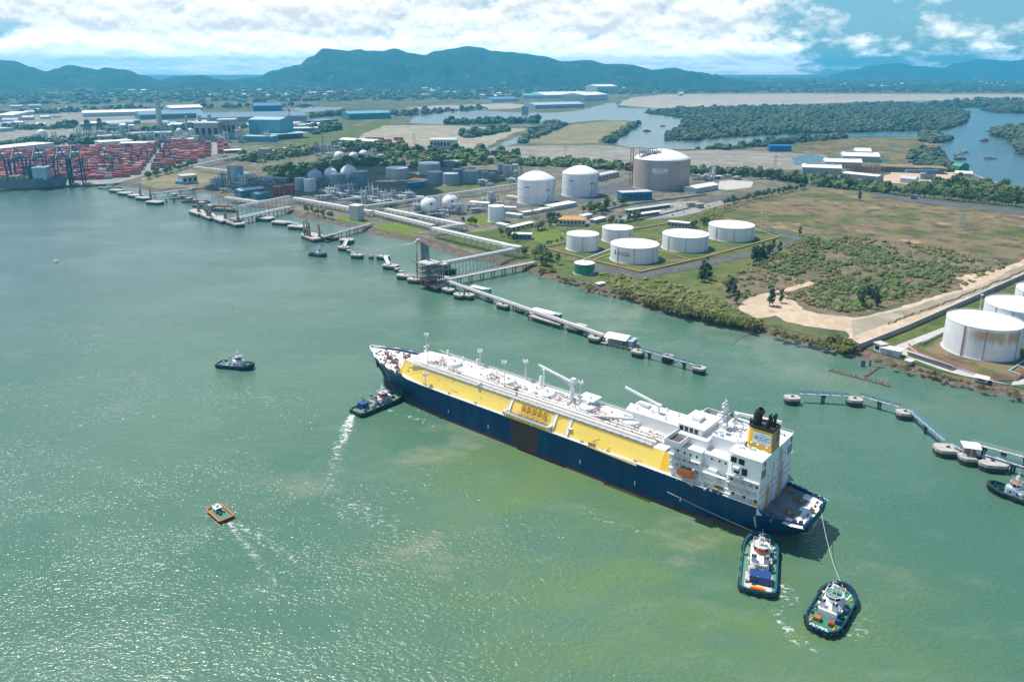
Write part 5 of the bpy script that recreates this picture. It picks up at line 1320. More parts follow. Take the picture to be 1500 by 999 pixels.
# foam behind the pushing tug, the speed boat and the launch
def foam_material():
    m, N, K, b = nodes_of('foam')
    g = N.new('ShaderNodeNewGeometry'); uv = N.new('ShaderNodeTexCoord')
    sp = N.new('ShaderNodeSeparateXYZ'); K.new(uv.outputs['Object'], sp.inputs[0])
    t = nz(N, K, g.outputs['Position'], .30, 8, .80, (1, 1.8, 1), .6)
    at = N.new('ShaderNodeAttribute'); at.attribute_name = 'foam_amount'
    v = mth(N, K, 'ADD', t, mth(N, K, 'MULTIPLY', at.outputs['Fac'], .20))
    a = mth(N, K, 'MULTIPLY', rng(N, K, v, .60, .74), .92)
    tr = N.new('ShaderNodeBsdfTransparent'); mx = N.new('ShaderNodeMixShader')
    K.new(a, mx.inputs[0]); K.new(tr.outputs[0], mx.inputs[1]); K.new(b.outputs[0], mx.inputs[2])
    K.new(mx.outputs[0], N['Material Output'].inputs['Surface'])
    b.inputs['Base Color'].default_value = (.72, .75, .74, 1); b.inputs['Roughness'].default_value = .9
foam_material()
def foam(pts, name='wake_foam', gain=1.0):
    """pts: (photo x, photo y, half width in metres, foam density)"""
    mb = MB(); den = []; C_ = [(P(x, y, .14), w, d) for x, y, w, d in pts]; dense = []
    for (a, wa, da), (b, wb, db) in zip(C_, C_[1:]):
        for k in range(6): t = k / 6; dense.append((a.lerp(b, t), wa + (wb - wa) * t, da + (db - da) * t))
    dense.append(C_[-1]); cols = []
    for i, (q, w, d) in enumerate(dense):
        t = dense[min(i + 1, len(dense) - 1)][0] - dense[max(i - 1, 0)][0]; t.normalize(); nn = Vector((-t.y, t.x, 0))
        for j in range(9):
            u = j / 4 - 1; mb.v.append(tuple(q + nn * (u * w))); den.append(max(-.6, d * gain * (1 - abs(u) ** 2.2) - .5 * abs(u) ** 3))
    for i in range(len(dense) - 1):
        for j in range(8): a = i * 9 + j; mb.face((a, a + 1, a + 10, a + 9))
    o = struct(mb, name, 'foam', 'stuff'); at = o.data.attributes.new('foam_amount', 'FLOAT', 'POINT'); at.data.foreach_set('value', den)
foam([(517, 606, 2.8, 1.0), (511, 620, 4.6, .95), (503, 640, 5.4, .72), (495, 660, 5.6, .6), (488, 680, 5.5, .5), (484, 700, 7, .4), (482, 725, 7, .25), (486, 750, 7, .1)])
foam([(486, 672, 7, .3), (494, 690, 9, .3), (490, 705, 10, .1), (486, 722, 8, -.1)])
foam([(611, 355, 1.5, 1.0), (596, 358, 3, .8), (575, 361, 3, .4), (556, 366, 5, .5), (540, 372, 6, .2), (525, 372, 5, -.2)])
foam([(455, 373, 2, .5), (430, 371, 4, .1), (395, 369, 6, .05), (350, 371, 8, .02), (300, 377, 9, -.05)])
foam([(336, 765, 2.5, .8), (350, 785, 3, .55), (372, 815, 4, .48), (400, 850, 4.5, .42), (440, 895, 5, .1)]); foam([(340, 764, 2.5, .7), (362, 776, 3, .52), (395, 797, 4, .46), (440, 825, 4.5, .4), (510, 865, 5, .1)])
foam([(1128, 885, 4, .2), (1146, 908, 4, .5), (1162, 930, 5, .6), (1178, 947, 5, .5), (1196, 965, 6, .1)])
foam([(1140, 850, 5, .3), (1150, 864, 6, .6), (1158, 880, 6, .5), (1150, 892, 6, .1)])
foam([(1240, 925, 6, 0.05), (1256, 918, 7, .16), (1266, 908, 6, 0.0)])
foam([(558, 603, 4, .1), (570, 600, 3, .6), (578, 606, 4, .2), (590, 618, 6, .0)])
foam([(470, 745, 12, .35), (500, 742, 13, .5), (540, 750, 13, .45), (580, 775, 14, .3), (610, 800, 12, .1)])
foam([(850, 742, 8, .3), (880, 758, 9, .25), (910, 770, 9, .34), (940, 785, 7, .25), (955, 798, 7, .1)]); foam([(1238, 936, 4, .2), (1256, 925, 6, .5), (1266, 908, 6, .3), (1262, 895, 5, .0)]); foam([(580, 605, 3, .2), (600, 612, 4, .5), (625, 618, 4, .3), (650, 628, 4, .1)]); foam([(350, 560, 8, .25), (372, 575, 8, .35), (400, 590, 8, .1)])
# ------------------------------------------------------------ storage tanks, spheres
def front_centre(xl, xr, yb, z=LZ):
    """centre and radius of a round thing standing on the ground, from its left and right limits and its lowest visible rim point"""
    xc = (xl + xr) / 2; f = P(xc, yb, z); d = Vector((f.x, f.y, 0)); u = d.normalized(); r = 5.0
    for _ in range(12):
        c = f + u * r
        a = (xr - xl) / 2 * (depth_of(c) / FPX); r = a / math.sqrt(1 + (a / d.length) ** 2)
    return f + u * r, r, f, u
def tank(label, xl, xr, yb, yt, wall='tank_white', roofm='roof_white', kind='flat', group=None, pipes=(), rail=False, stair=None, peak=None, bands=False, foot=True, cat='storage tank', name='storage_tank', seams=0):
    c, r, f, u = front_centre(xl, xr, yb); h = height_to(f, yt)
    R = thing(name, label, cat, (c.x, c.y, LZ + .4), 0, group); n = 48 if r > 12 else 28
    mb = MB()
    if foot: mb.lathe([(r + 1.0, -.4), (r + .9, .15)], n=n, mi=0, sm=True); mb.lathe([(r + .9, .15), (r, .2)], n=n); mb.obj('foundation', 'pale_concrete', R)
    mb = MB(); mb.lathe([(r, .1), (r, h)], n=n)
    if bands:
        for k in range(1, bands + 1): zz = h * k / (bands + 1); mb.lathe([(r, zz), (r + .22, zz), (r + .22, zz + .5), (r, zz + .5)], n=n, sm=False)
    shell = mb.obj('shell', wall, R); top = h
    if kind == 'flat': prof = [(r + .12, h - .25), (r + .12, h + .1), (r * .5, h + r * .03), (.01, h + r * .05)]
    else:
        pk = height_to(c, peak) if peak else h + r * .3
        pk = max(pk, h + r * .2); prof = [(r + .15, h - .3), (r + .15, h)] + [(r * sin(a), h + (pk - h) * (cos(a) - cos(radians(62))) / (1 - cos(radians(62)))) for a in ()]
        m = 8; prof += [(r * cos(k / m * pi / 2), h + (pk - h) * sin(k / m * pi / 2)) for k in range(1, m)] + [(.01, pk)]
        prof = [(r + .15, h - .3), (r + .15, h)] + [(r * (1 - k / 8), h + (pk - h) * (1 - (1 - k / 8) ** 2)) for k in range(1, 8)] + [(.01, pk)]; top = pk
    mb = MB(); mb.lathe(prof, n=n, sm=kind != 'flat'); ro = mb.obj('roof', roofm, R)
    for a in pipes:                                        # dark vertical seam pipes, angle measured from straight at the viewer
        t = atan2(-u.y, -u.x) + radians(a); x, y = (r + .22) * cos(t), (r + .22) * sin(t)
        MB().box(x, y, h / 2, .35, .5, h - .3, t).obj('down_pipe', 'grey_steel', R)
    if rail:
        mb = MB(); m = 36
        for k in range(m):
            a, b = 2 * pi * k / m, 2 * pi * (k + 1) / m
            for zz in (.55, 1.15): mb.bar((r * cos(a), r * sin(a), h + zz), (r * cos(b), r * sin(b), h + zz), .1)
            mb.bar((r * cos(a), r * sin(a), h), (r * cos(a), r * sin(a), h + 1.15), .1)
        mb.obj('roof_rail', 'white_steel', ro)
    if stair is not None:
        mb = MB(); t0 = atan2(-u.y, -u.x) + radians(stair); m = 18
        pts = [((r + .7) * cos(t0 + k / m * 1.1), (r + .7) * sin(t0 + k / m * 1.1), .3 + (h - .3) * k / m) for k in range(m + 1)]
        for a, b in zip(pts, pts[1:]): mb.bar(a, b, .9, .2); mb.bar(Vector(a) + Vector((0, 0, 1)), Vector(b) + Vector((0, 0, 1)), .12)
        mb.obj('stair', 'light_grey', R)
    return R, r, h, u, shell, ro
def on_shell(R, r, u, ang, mbt, zmid, off=.12):
    """wrap flat lettering (x right, y up) round a tank wall, facing the viewer plus an angle"""
    t0 = atan2(-u.y, -u.x) + radians(ang)
    mbt.v = [((r + off) * cos(t0 + x / r), (r + off) * sin(t0 + x / r), zmid + y) for x, y, _ in mbt.v]; return mbt
G5 = 'large flat white tanks in the walled yard'
tank('flat white tank at the left corner of the walled yard, nearest the green tank', 829.4, 876.4, 370, 347.6, group=G5, pipes=(0, 62), foot=True)
tank('flat white tank at the back left of the walled yard behind the others', 881.6, 926.7, 357, 338, group=G5, pipes=(6, 50))
RT, r, h, u, sh, ro = tank('flat white tank with the red PVOIL lettering on its side', 893.5, 963.5, 388, 365, group=G5, pipes=(-42, 0, 48))
t = text_mesh('PVOIL', 5.2); k_ = on_shell(RT, r, u, -24, t, h * .58).obj('lettering', 'letter_red', sh)
mb = MB()
for a, b in (((-14, -.6), (-9.5, -.6)), ((-13.4, -1.2), (-10, -.9)), ((-9, -1.3), (6.6, -2.6)), ((-12.0, .4), (-10.6, .4))):
    n = 6
    for j in range(n):
        x0, x1 = a[0] + (b[0] - a[0]) * j / n, a[0] + (b[0] - a[0]) * (j + 1) / n; y0 = a[1] * 1.0; mb.poly([(x0, y0 - .22, 0), (x1, y0 - .22, 0), (x1, y0 + .22, 0), (x0, y0 + .22, 0)])
on_shell(RT, r, u, -24, mb, h * .58, .14).obj('underline', 'letter_dark', sh)
mb = MB()
for k in range(7): a = k / 7 * 2 * pi; mb.poly([(-11.3, 1.6, 0), (-11.3 + 1.1 * cos(a), 1.6 + 1.1 * sin(a), 0), (-11.3 + 1.1 * cos(a + .8), 1.6 + 1.1 * sin(a + .8), 0)])
on_shell(RT, r, u, -24, mb, h * .58, .14).obj('emblem', 'letter_red', sh)
tank('broad flat white tank right of the lettered tank', 969.3, 1035.8, 371, 349.4, group=G5, pipes=(-44, 2, 60))
tank('flat white tank farthest right in the walled yard', 1037, 1102, 355.3, 335.6, group=G5, pipes=(-38, 8, 64))
tank('short green tank with white roof at the river bank', 840.8, 870, 404, 389, 'tank_green', 'roof_white', stair=40)
GR = 'white tanks at the right edge'
def rusty_tank_mat():
    m, N, K, b = nodes_of('tank_rust_stained')
    tc = N.new('ShaderNodeTexCoord'); o = tc.outputs['Object']
    sp = N.new('ShaderNodeSeparateXYZ'); K.new(o, sp.inputs[0])
    streak = nz(N, K, o, .9, 5, .65, (1, 1, .05)); base = nz(N, K, o, .12, 4)
    col = mixc(N, K, rng(N, K, base, .35, .65), (.80, .81, .81), (.70, .72, .73))
    # rust starts below the roof rim and runs down in streaks on the river side
    zf = rng(N, K, sp.outputs[2], 7.0, 17.0); zt = rng(N, K, sp.outputs[2], 20.5, 18.4)
    ang = mth(N, K, 'ARCTAN2', sp.outputs[1], sp.outputs[0])
    a1 = mth(N, K, 'MULTIPLY', rng(N, K, ang, -2.55, -2.3), rng(N, K, ang, -1.45, -1.62)); a2 = mth(N, K, 'MULTIPLY', rng(N, K, ang, -1.50, -1.42), rng(N, K, ang, -1.02, -1.12))
    am = mth(N, K, 'MAXIMUM', a1, a2)
    f = mth(N, K, 'MULTIPLY', mth(N, K, 'MULTIPLY', am, rng(N, K, mth(N, K, 'ADD', mth(N, K, 'MULTIPLY', zf, .55), streak), .68, 1.02)), zt)
    col = mixc(N, K, mth(N, K, 'MULTIPLY', f, .8), col, (.56, .30, .11))
    K.new(col, b.inputs['Base Color']); b.inputs['Roughness'].default_value = .5
rusty_tank_mat()
RR, r, h, u, sh, ro = tank('big white tank with orange rust stains below its roof', 1383, 1481, 528, 483, 'tank_rust_stained', group=GR, pipes=(-26, 6, 62), rail=True)
tp_ = MB()
for a in (-26,):
    t = atan2(-u.y, -u.x) + radians(a); tp_.box((r + .42) * cos(t), (r + .42) * sin(t), h / 2, .1, .7, h - .6, t)
tp_.obj('rusty_seam', 'rust_orange', sh)
tank('white tank standing right behind the rust stained tank', 1440, 1536, 502, 459, group=GR, pipes=(-40, -12, 16), rail=True)
tank('farthest white tank at the right edge, mostly hidden by two others', 1486, 1570, 476, 436, group=GR, pipes=(-45,), rail=True)
mb = MB(); c0 = P(1478, 545, LZ); c1 = P(1515, 520, LZ); mb.bar(c0 + Vector((0, 0, 1)), c1 + Vector((0, 0, 1)), .9, .6); c2 = P(1502, 554); mb.bar(c0 + Vector((0, 0, 1)), c2 + Vector((0, 0, 1)), .8, .5); c3 = P(1490, 537); c4 = P(1512, 547); mb.bar(c3 + Vector((0, 0, 1)), c4 + Vector((0, 0, 1)), .6, .5)
for q in (c0, c1, c2): mb.box(q.x, q.y, LZ + .4, .6, .6, .9)
solo(mb, 'pipe_run', 'pale_blue', 'pale blue pipes on low stands beside the rust stained tank', 'pipe')
# domed tanks of the gas terminal
GD = 'domed white gas tanks'
for lab, xl, xr, yb, yt, pk in (('left one of two tall domed white tanks with a dark rim walkway', 758, 812.5, 301, 266, 251), ('right one of two tall domed white tanks, set farther back', 823, 876, 290, 257, 243)):
    R, r, h, u, sh, ro = tank(lab, xl, xr, yb, yt, 'tank_white', 'roof_white', 'dome', GD, (38,), True, 24, pk, 2)
    for a, zz in ((-30, .72), (40, .6)):
        mb = MB(); mb.poly([(-4, -.9, 0), (0, -.9, 0), (4, -.9, 0), (4, .9, 0), (0, .9, 0), (-4, .9, 0)]); on_shell(R, r, u, a, mb, h * zz, .1).obj('sign_panel', 'truss_blue', sh)
    mb = MB(); mb.box(0, 0, height_to(R.location, pk) + .6, 3, 3, 2.2); mb.obj('roof_platform', 'light_grey', ro)
RC, r, h, u, sh, ro = tank('huge grey concrete gas tank with a white dome and steel platform', 926.5, 1008, 280, 236.5, 'tank_concrete', 'roof_white', 'dome', None, (-24, 34), True, None, 219)
t0 = atan2(-u.y, -u.x)
mb = MB(); n = 12; W_, H_ = 24.0, 7.4
for j in range(n):
    x0, x1 = -W_ / 2 + W_ * j / n, -W_ / 2 + W_ * (j + 1) / n; mb.poly([(x0, -H_ / 2, 0), (x1, -H_ / 2, 0), (x1, H_ / 2, 0), (x0, H_ / 2, 0)])
sg = on_shell(RC, r, u, -2.5, mb, h * .655, .35).obj('sign_board', 'sign_white', sh)
for txt, s_, dz in (('PV GAS', 3.6, 1.3), ('LNG STORAGE TANK', 2.45, -2.0)):
    on_shell(RC, r, u, -2.5, text_mesh(txt, s_), h * .655 + dz, .5).obj('lettering', 'letter_dark', sg)
mb = MB()                                                  # pump platform on the dome, access tower at the left
ca = Vector((-u.y, u.x, 0)); lft = ca if ca.x < 0 else -ca
for k in range(5):
    q = lft * (r * .12 + k * r * .15) - u * r * .45; mb.box(q.x, q.y, h + 8.5 + (k % 2) * 2.5, 7, 12, .5, atan2(ca.y, ca.x)); 
    for s_ in (-1, 1): mb.bar((q.x + s_ * 3, q.y, h + 1), (q.x + s_ * 3, q.y, h + 16), .7); mb.bar((q.x + s_ * 3, q.y - 5, h + 1), (q.x + s_ * 3, q.y - 5, h + 14), .7)
    mb.box(q.x, q.y - 2, h + 11, 3, 3.6, 5)
mb.obj('pump_platform', 'grey_steel', ro)
mb = MB(); q = lft * (r + 2.5) - u * 2; zt = h + 14
for sx in (-2.2, 2.2):
    for sy in (-2.2, 2.2): mb.bar((q.x + sx, q.y + sy, 0), (q.x + sx, q.y + sy, zt), .5)
for k in range(14):
    zz = k * zt / 13; mb.box(q.x, q.y, zz, 4.8, 4.8, .25); mb.bar((q.x - 2.2, q.y - 2.2, zz), (q.x + 2.2, q.y - 2.2, min(zt, zz + zt / 13)), .3)
mb.obj('access_tower', 'rust_orange', RC)
mb = MB(); mb.bar((q.x, q.y, zt), (q.x + 14, q.y, zt + 3), .8, 1.2); mb.box(q.x, q.y, zt + 1.6, 2.6, 2.6, 2.2); mb.obj('roof_crane', 'strong_yellow', RC)
mb = MB(); a = lft * -r * .92; mb.bar((a.x, a.y, h), (a.x, a.y, h + 9), .8); mb.box(a.x, a.y, h + 5, 3.2, 3.2, .3); mb.obj('vent_mast', 'light_grey', ro)
tank('small plain white tank on the lawn left of the two domed tanks', 715, 739, 327, 304, foot=True, stair=60)
GM = 'middle distance storage tanks'
for lab, xl, xr, yb, yt, w, rf in (
    ('broad pale grey tank left of the grey tank group with rusty seam', 565.6, 598.5, 263, 248, 'tank_palegrey', 'roof_white'), ('broad pale grey tank at the back of the grey tank group', 613, 644.6, 257, 241.5, 'tank_palegrey', 'roof_white'),
    ('blue grey tank, left of the front row of the grey tank group', 627, 648, 269, 253.5, 'tank_bluegrey', 'tank_palegrey'), ('blue grey tank, middle of the front row and nearest the river', 649.5, 672, 272.5, 256, 'tank_bluegrey', 'tank_palegrey'),
    ('blue grey tank half hidden between the front row tanks', 663, 677.5, 264, 249, 'tank_bluegrey', 'tank_palegrey'), ('blue grey tank, right of the front row, widest there', 679, 700.6, 269, 252, 'tank_bluegrey', 'tank_palegrey'),
    ('narrow pale tank showing above the right front row tank', 685, 696, 262, 245.5, 'tank_palegrey', 'roof_white'), ('small dull grey tank just right of the front row', 705, 715, 260.5, 252.5, 'tank_palegrey', 'tank_palegrey'),
    ('small squat grey tank right of the other small grey tank', 716, 726, 263.5, 254.5, 'tank_bluegrey', 'tank_palegrey'), ('slim pale blue tank, left of three beside the rusty frame', 729, 736.6, 252.5, 241.5, 'pale_blue', 'roof_white'),
    ('slim pale tank, middle of three beside the rusty frame', 737, 748, 258, 243, 'tank_palegrey', 'roof_white'), ('slim grey pink tank, right of three beside the rusty frame', 749, 759.5, 257, 242, 'tank_palegrey', 'tank_palegrey'),
    ('wide blue grey tank in front of the sprayed spheres, left of a pair', 485, 507.5, 276, 257, 'tank_bluegrey', 'tank_bluegrey'), ('wide blue grey tank right of the sprayed spheres', 517, 539, 271, 253, 'tank_bluegrey', 'tank_bluegrey'),
    ('pale blue tank behind the white one beside the red tanks', 432.5, 449, 279, 262.5, 'pale_blue', 'tank_palegrey'), ('white tank standing in front beside the red tanks', 446, 463, 281.5, 264, 'tank_white', 'roof_white'),
    ('left one of two short red tanks near the jetty', 401, 414.5, 289, 274.5, 'red_paint', 'red_paint'), ('right one of two short red tanks near the jetty', 418, 432, 287, 272, 'red_paint', 'red_paint'),
    ('small white tank by the grey process frames', 410, 419.5, 224, 217.5, 'tank_white', 'roof_white'), ('lower small white tank left of its twin by the process frames', 397, 405, 227, 221, 'tank_palegrey', 'roof_white')):
    tank(lab, xl, xr, yb, yt, w, rf, group=GM, pipes=(20,), rail=(xr - xl) > 18, stair=50 if xr - xl > 14 else None)
def sphere(label, xl, xr, ytop, yfoot, group, m='sphere_white', logo=False, legs=10):
    c, r, f, u = front_centre(xl, xr, yfoot); hc = height_to(c, (ytop + (xr - xl) / 2 * 1.0)); hc = max(r * 1.08, hc)
    R = thing('gas_sphere', label, 'gas sphere', (c.x, c.y, LZ), 0, group)
    mb = MB(); mb.ball(0, 0, hc, r, 28, 18); s = mb.obj('sphere', m, R)
    for k in range(legs): a = 2 * pi * k / legs; MB().tube([(r * .97 * cos(a), r * .97 * sin(a), 0), (r * .97 * cos(a), r * .97 * sin(a), hc)], r * .045, 6).obj('leg', 'light_grey', R)
    mb = MB(); mb.cyl(0, 0, hc + r * .985, hc + r * 1.06, r * .25, 10); mb.obj('top_platform', 'light_grey', R)
    railing([(r * .25 * cos(k * .785), r * .25 * sin(k * .785), hc + r * 1.06) for k in range(9)], 1.2, 3, .14).obj('platform_rail', 'light_grey', R)
    mb = MB(); pts = [((r + .5) * sin(t) * cos(2.2 + t), (r + .5) * sin(t) * sin(2.2 + t), hc + (r + .5) * cos(t)) for t in [.3 + k * .14 for k in range(10)]]
    for a, b in zip(pts, pts[1:]): mb.bar(a, b, .8, .2)
    mb.bar(pts[-1], (pts[-1][0] * 1.15, pts[-1][1] * 1.15, 0), .8, .2); mb.obj('stair', 'light_grey', R)
    if logo:
        t0 = atan2(-u.y, -u.x) + radians(14); q = lambda a, e: ((r + .15) * cos(e) * cos(t0 + a), (r + .15) * cos(e) * sin(t0 + a), hc + (r + .15) * sin(e))
        mb = MB(); w = .15
        for i in range(3):
            for j in range(3): mb.poly([q(-w + i * w * .67, .22 + j * .09), q(-w + (i + 1) * w * .67, .22 + j * .09), q(-w + (i + 1) * w * .67, .31 + j * .09), q(-w + i * w * .67, .31 + j * .09)])
        mb.obj('emblem', 'teal_paint', s)
    return R
GS = 'white gas spheres'
sphere('near white gas sphere with a teal emblem, left of two by the pipe racks', 616.5, 641.7, 289, 319, GS, logo=True)
sphere('near white gas sphere with a teal emblem, right of two by the pipe racks', 648, 672.5, 285, 313, GS, logo=True)
for k, (a, b, t_, f_) in enumerate(((452, 473.5, 249, 274), (476, 495.5, 246, 271), (500, 524, 243, 269))):
    sphere(('sprayed pale sphere left of three behind blue grey tanks', 'sprayed pale sphere in the middle of three behind blue grey tanks', 'largest sprayed sphere, right of three behind blue grey tanks')[k], a, b, t_, f_, 'sprayed gas spheres', 'pale_blue' if k == 0 else 'sphere_white')
for k, (a, b, t_, f_) in enumerate(((490, 505, 222, 238.5), (512, 525, 223, 239), (526.5, 540, 220, 235.5))):
    sphere(('small far white sphere left of a row of three by the long white shed', 'small far white sphere, middle of a row of three by the long white shed', 'small far white sphere, right of a row of three by the long white shed')[k], a, b, t_, f_, 'far gas spheres')
sphere('white ball tank alone on the plain behind the container yard', 56, 70, 196, 205, None, legs=6)
for k, (a, b, t_, f_) in enumerate(((259, 267.5, 188, 199), (275, 284.5, 188, 199), (346, 354.5, 186, 197))):
    sphere(('far white sphere at the left of the grey power plant', 'far white sphere touching the grey power plant', 'far white sphere at the right of the grey power plant')[k], a, b, t_, f_, 'spheres of the power plant', legs=6)
# ------------------------------------------------------------ jetties, dolphins, walkways, pipe racks
def dolphin(label, px, py, w, d, rot=0.0, hook=True, zt=4.2, group='mooring dolphins', name='mooring_dolphin', cham=True):
    c = P(px, py, zt); R = thing(name, label, 'dolphin', (c.x, c.y, 0), rot, group)
    k = min(w, d) * (.22 if cham else .02); a, b = w / 2, d / 2
    O = [(-a + k, -b), (a - k, -b), (a, -b + k), (a, b - k), (a - k, b), (-a + k, b), (-a, b - k), (-a, -b + k)]
    mb = MB(); mb.prism(O, zt - 1.5, zt); mb.obj('concrete_cap', 'concrete', R)
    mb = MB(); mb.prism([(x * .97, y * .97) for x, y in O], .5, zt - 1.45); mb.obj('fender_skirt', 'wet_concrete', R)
    for x in (-.6, .6):
        for y in (-.6, .6): MB().tube([(x * a, y * b, -2), (x * a, y * b, zt - 1.5)], .55, 8).obj('pile', 'wet_concrete', R)
    if hook:
        mb = MB(); mb.box(0, 0, zt + .3, 1.5, 1.2, .6); mb.bar((0, 0, zt + .3), (.6, -.6, zt + 1.3), .5); mb.obj('mooring_hook', 'dark_steel', R)
    return R
def walkway(label, a, b, z=4.6, w=1.6, truss='truss_blue', h=1.6, piers=(), group='steel walkways', cat='walkway', name='walkway', deck='light_grey'):
    A, B = P(*a, z), P(*b, z); L_ = (B - A).length; R = thing(name, label, cat, (A.x, A.y, 0), atan2(B.y - A.y, B.x - A.x), group)
    MB().slab(0, L_, -w / 2, w / 2, z - .25, z).obj('deck', deck, R)
    n = max(3, int(L_ / 3.2))
    for sg in (1, -1):
        mb = MB(); y = sg * w / 2
        mb.bar((0, y, z + h), (L_, y, z + h), .22); mb.bar((0, y, z - .1), (L_, y, z - .1), .25)
        for k in range(n + 1): x = L_ * k / n; mb.bar((x, y, z), (x, y, z + h), .14)
        for k in range(n): x0, x1 = L_ * k / n, L_ * (k + 1) / n; mb.bar((x0, y, z if k % 2 else z + h), (x1, y, z + h if k % 2 else z), .13)
        mb.obj('truss', truss, R)
    for t in piers:
        mb = MB(); mb.box(L_ * t, 0, z - .7, 2.6, 2.6, .9); mb.tube([(L_ * t - .6, 0, -2), (L_ * t - .6, 0, z - 1)], .5, 8); mb.tube([(L_ * t + .6, 0, -2), (L_ * t + .6, 0, z - 1)], .5, 8); mb.obj('pier', 'wet_concrete', R)
    return R
def trestle(label, a, b, z=6.0, w=5.0, rail=True, deck='pale_concrete', group='jetty bridges', step=12.0, pipes=0):
    A, B = P(*a, z), P(*b, z); L_ = (B - A).length; R = thing('jetty_bridge', label, 'jetty', (A.x, A.y, 0), atan2(B.y - A.y, B.x - A.x), group)
    mb = MB(); mb.slab(0, L_, -w / 2, w / 2, z - .5, z); mb.slab(0, L_, -w / 2 - .15, -w / 2 + .15, z - .6, z + .35); mb.slab(0, L_, w / 2 - .15, w / 2 + .15, z - .6, z + .35); mb.obj('deck', deck, R)
    n = max(2, int(L_ / step)); proto = None
    for k in range(n + 1):
        if proto is None:
            mb = MB(); mb.box(0, 0, z - 1.0, 1.2, w + .6, .9)
            for y in (-w * .36, w * .36): mb.tube([(0, y, -2), (0, y, z - 1.2)], .42, 8)
            proto = mb.obj('pile_bent', 'wet_concrete', R)
        else: dup_part(proto, R, (L_ * k / n, 0, 0))
    if rail:
        for sg in (1, -1): railing([(0, sg * w / 2, z + .3), (L_, sg * w / 2, z + .3)], 1.1, 4, .1).obj('rail', 'white_steel', R)
    for k in range(pipes): MB().tube([(0, w * .1 + k * .75, z + .8), (L_, w * .1 + k * .75, z + .8)], .3, 6).obj('pipe', 'white_steel', R)
    return R
def pipe_rack(label, a, b, z=8.0, w=7.0, n_pipe=6, step=9.0, za=LZ, group='pipe racks', levels=2, col='light_grey'):
    A, B = P(*a, za), P(*b, za); L_ = (B - A).length; R = thing('pipe_rack', label, 'pipe rack', (A.x, A.y, za), atan2(B.y - A.y, B.x - A.x), group)
    n = min(60, max(2, int(L_ / step))); proto = None
    for k in range(n + 1):
        if proto is None:
            mb = MB()
            for y in (-w / 2, w / 2): mb.bar((0, y, -3 if za < 2 else 0), (0, y, z + .6), .42)
            for l in range(levels): mb.bar((0, -w / 2, z - l * 2.2), (0, w / 2, z - l * 2.2), .42)
            mb.bar((0, -w / 2, z - 2.2), (0, w / 2, .5), .2)
            proto = mb.obj('support_frame', 'steel_truss', R)
        else: dup_part(proto, R, (L_ * k / n, 0, 0))
    for sg in (1, -1):
        MB().bar((0, sg * w / 2, z - .1), (L_, sg * w / 2, z - .1), .35, .5).obj('side_beam', 'steel_truss', R)
    for k in range(n_pipe):
        y = -w / 2 + w * (k + .5) / n_pipe; l = k % levels if levels > 1 and k % 3 == 1 else 0
        MB().tube([(0, y, z + .5 - l * 2.2), (L_, y, z + .5 - l * 2.2)], .28 + .12 * (k % 3), 6).obj('pipe', (col, 'pipe_white', 'white_steel')[k % 3], R)
    return R
# the berth behind the carrier: platform, walkway and dolphins
R = thing('loading_platform', 'big concrete loading platform of the berth at the end of the long pipe bridge', 'jetty', P(632, 414, 0), 0)
R.location = (0, 0, 0)
q = [P(x, y, 4.4) for x, y in ((612, 408.5), (639, 421), (655, 416), (650, 411), (660, 405), (636, 402), (618, 403))]
mb = MB(); mb.prism([(p.x, p.y) for p in q], 2.8, 4.4); mb.obj('deck_slab', 'concrete', R); cx = sum(p.x for p in q) / 7; cy = sum(p.y for p in q) / 7
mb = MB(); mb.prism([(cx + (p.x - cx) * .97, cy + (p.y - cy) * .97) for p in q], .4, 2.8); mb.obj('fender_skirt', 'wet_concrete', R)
for k in range(10):
    t = q[k % 7].lerp(q[(k + 1) % 7], .4); MB().tube([(cx + (t.x - cx) * .9, cy + (t.y - cy) * .9, -2), (cx + (t.x - cx) * .9, cy + (t.y - cy) * .9, 2.8)], .6, 8).obj('pile', 'wet_concrete', R)
# loading arms: each one a tall double riser with counterweight
def loading_arm(px, py, zt, h, label, m1='grey_steel', m2='truss_blue', base='grey_steel', group='loading arms', s=1.0):
    c = P(px, py, zt); R = thing('loading_derrick', label, 'loading arm', (c.x, c.y, zt), -.85, group)
    MB().tube([(0, 0, 0), (0, 0, h * .45)], .7 * s, 8).box(0, 0, .4, 2 * s, 2 * s, .8).obj('riser', base, R)
    mb = MB(); mb.tube([(-.5 * s, .3 * s, h * .2), (-.6 * s, .3 * s, h)], .55 * s, 8); mb.tube([(.7 * s, .3 * s, h * .25), (-.5 * s, .3 * s, h)], .42 * s, 8); mb.lathe([(1.1 * s, 0), (1.1 * s, .4)], -.55 * s, .3 * s, h * .97, 10); mb.obj('arm', m2, R)
    MB().box(.9 * s, -.4 * s, h * .30, 1.6 * s, 1.2 * s, 3.2 * s).obj('counterweight', m1, R)
    return R
for k, (x, y) in enumerate(((619.5, 409), (622.5, 410.3), (625.5, 411.6), (628.5, 412.9))):
    loading_arm(x, y, 4.4, 34 - k * .5, 'tall grey loading arm, %s of four on the berth platform' % ('leftmost', 'second from left', 'third from left', 'rightmost')[k], 'dark_steel', 'arm_grey', 'grey_steel', s=1.7)
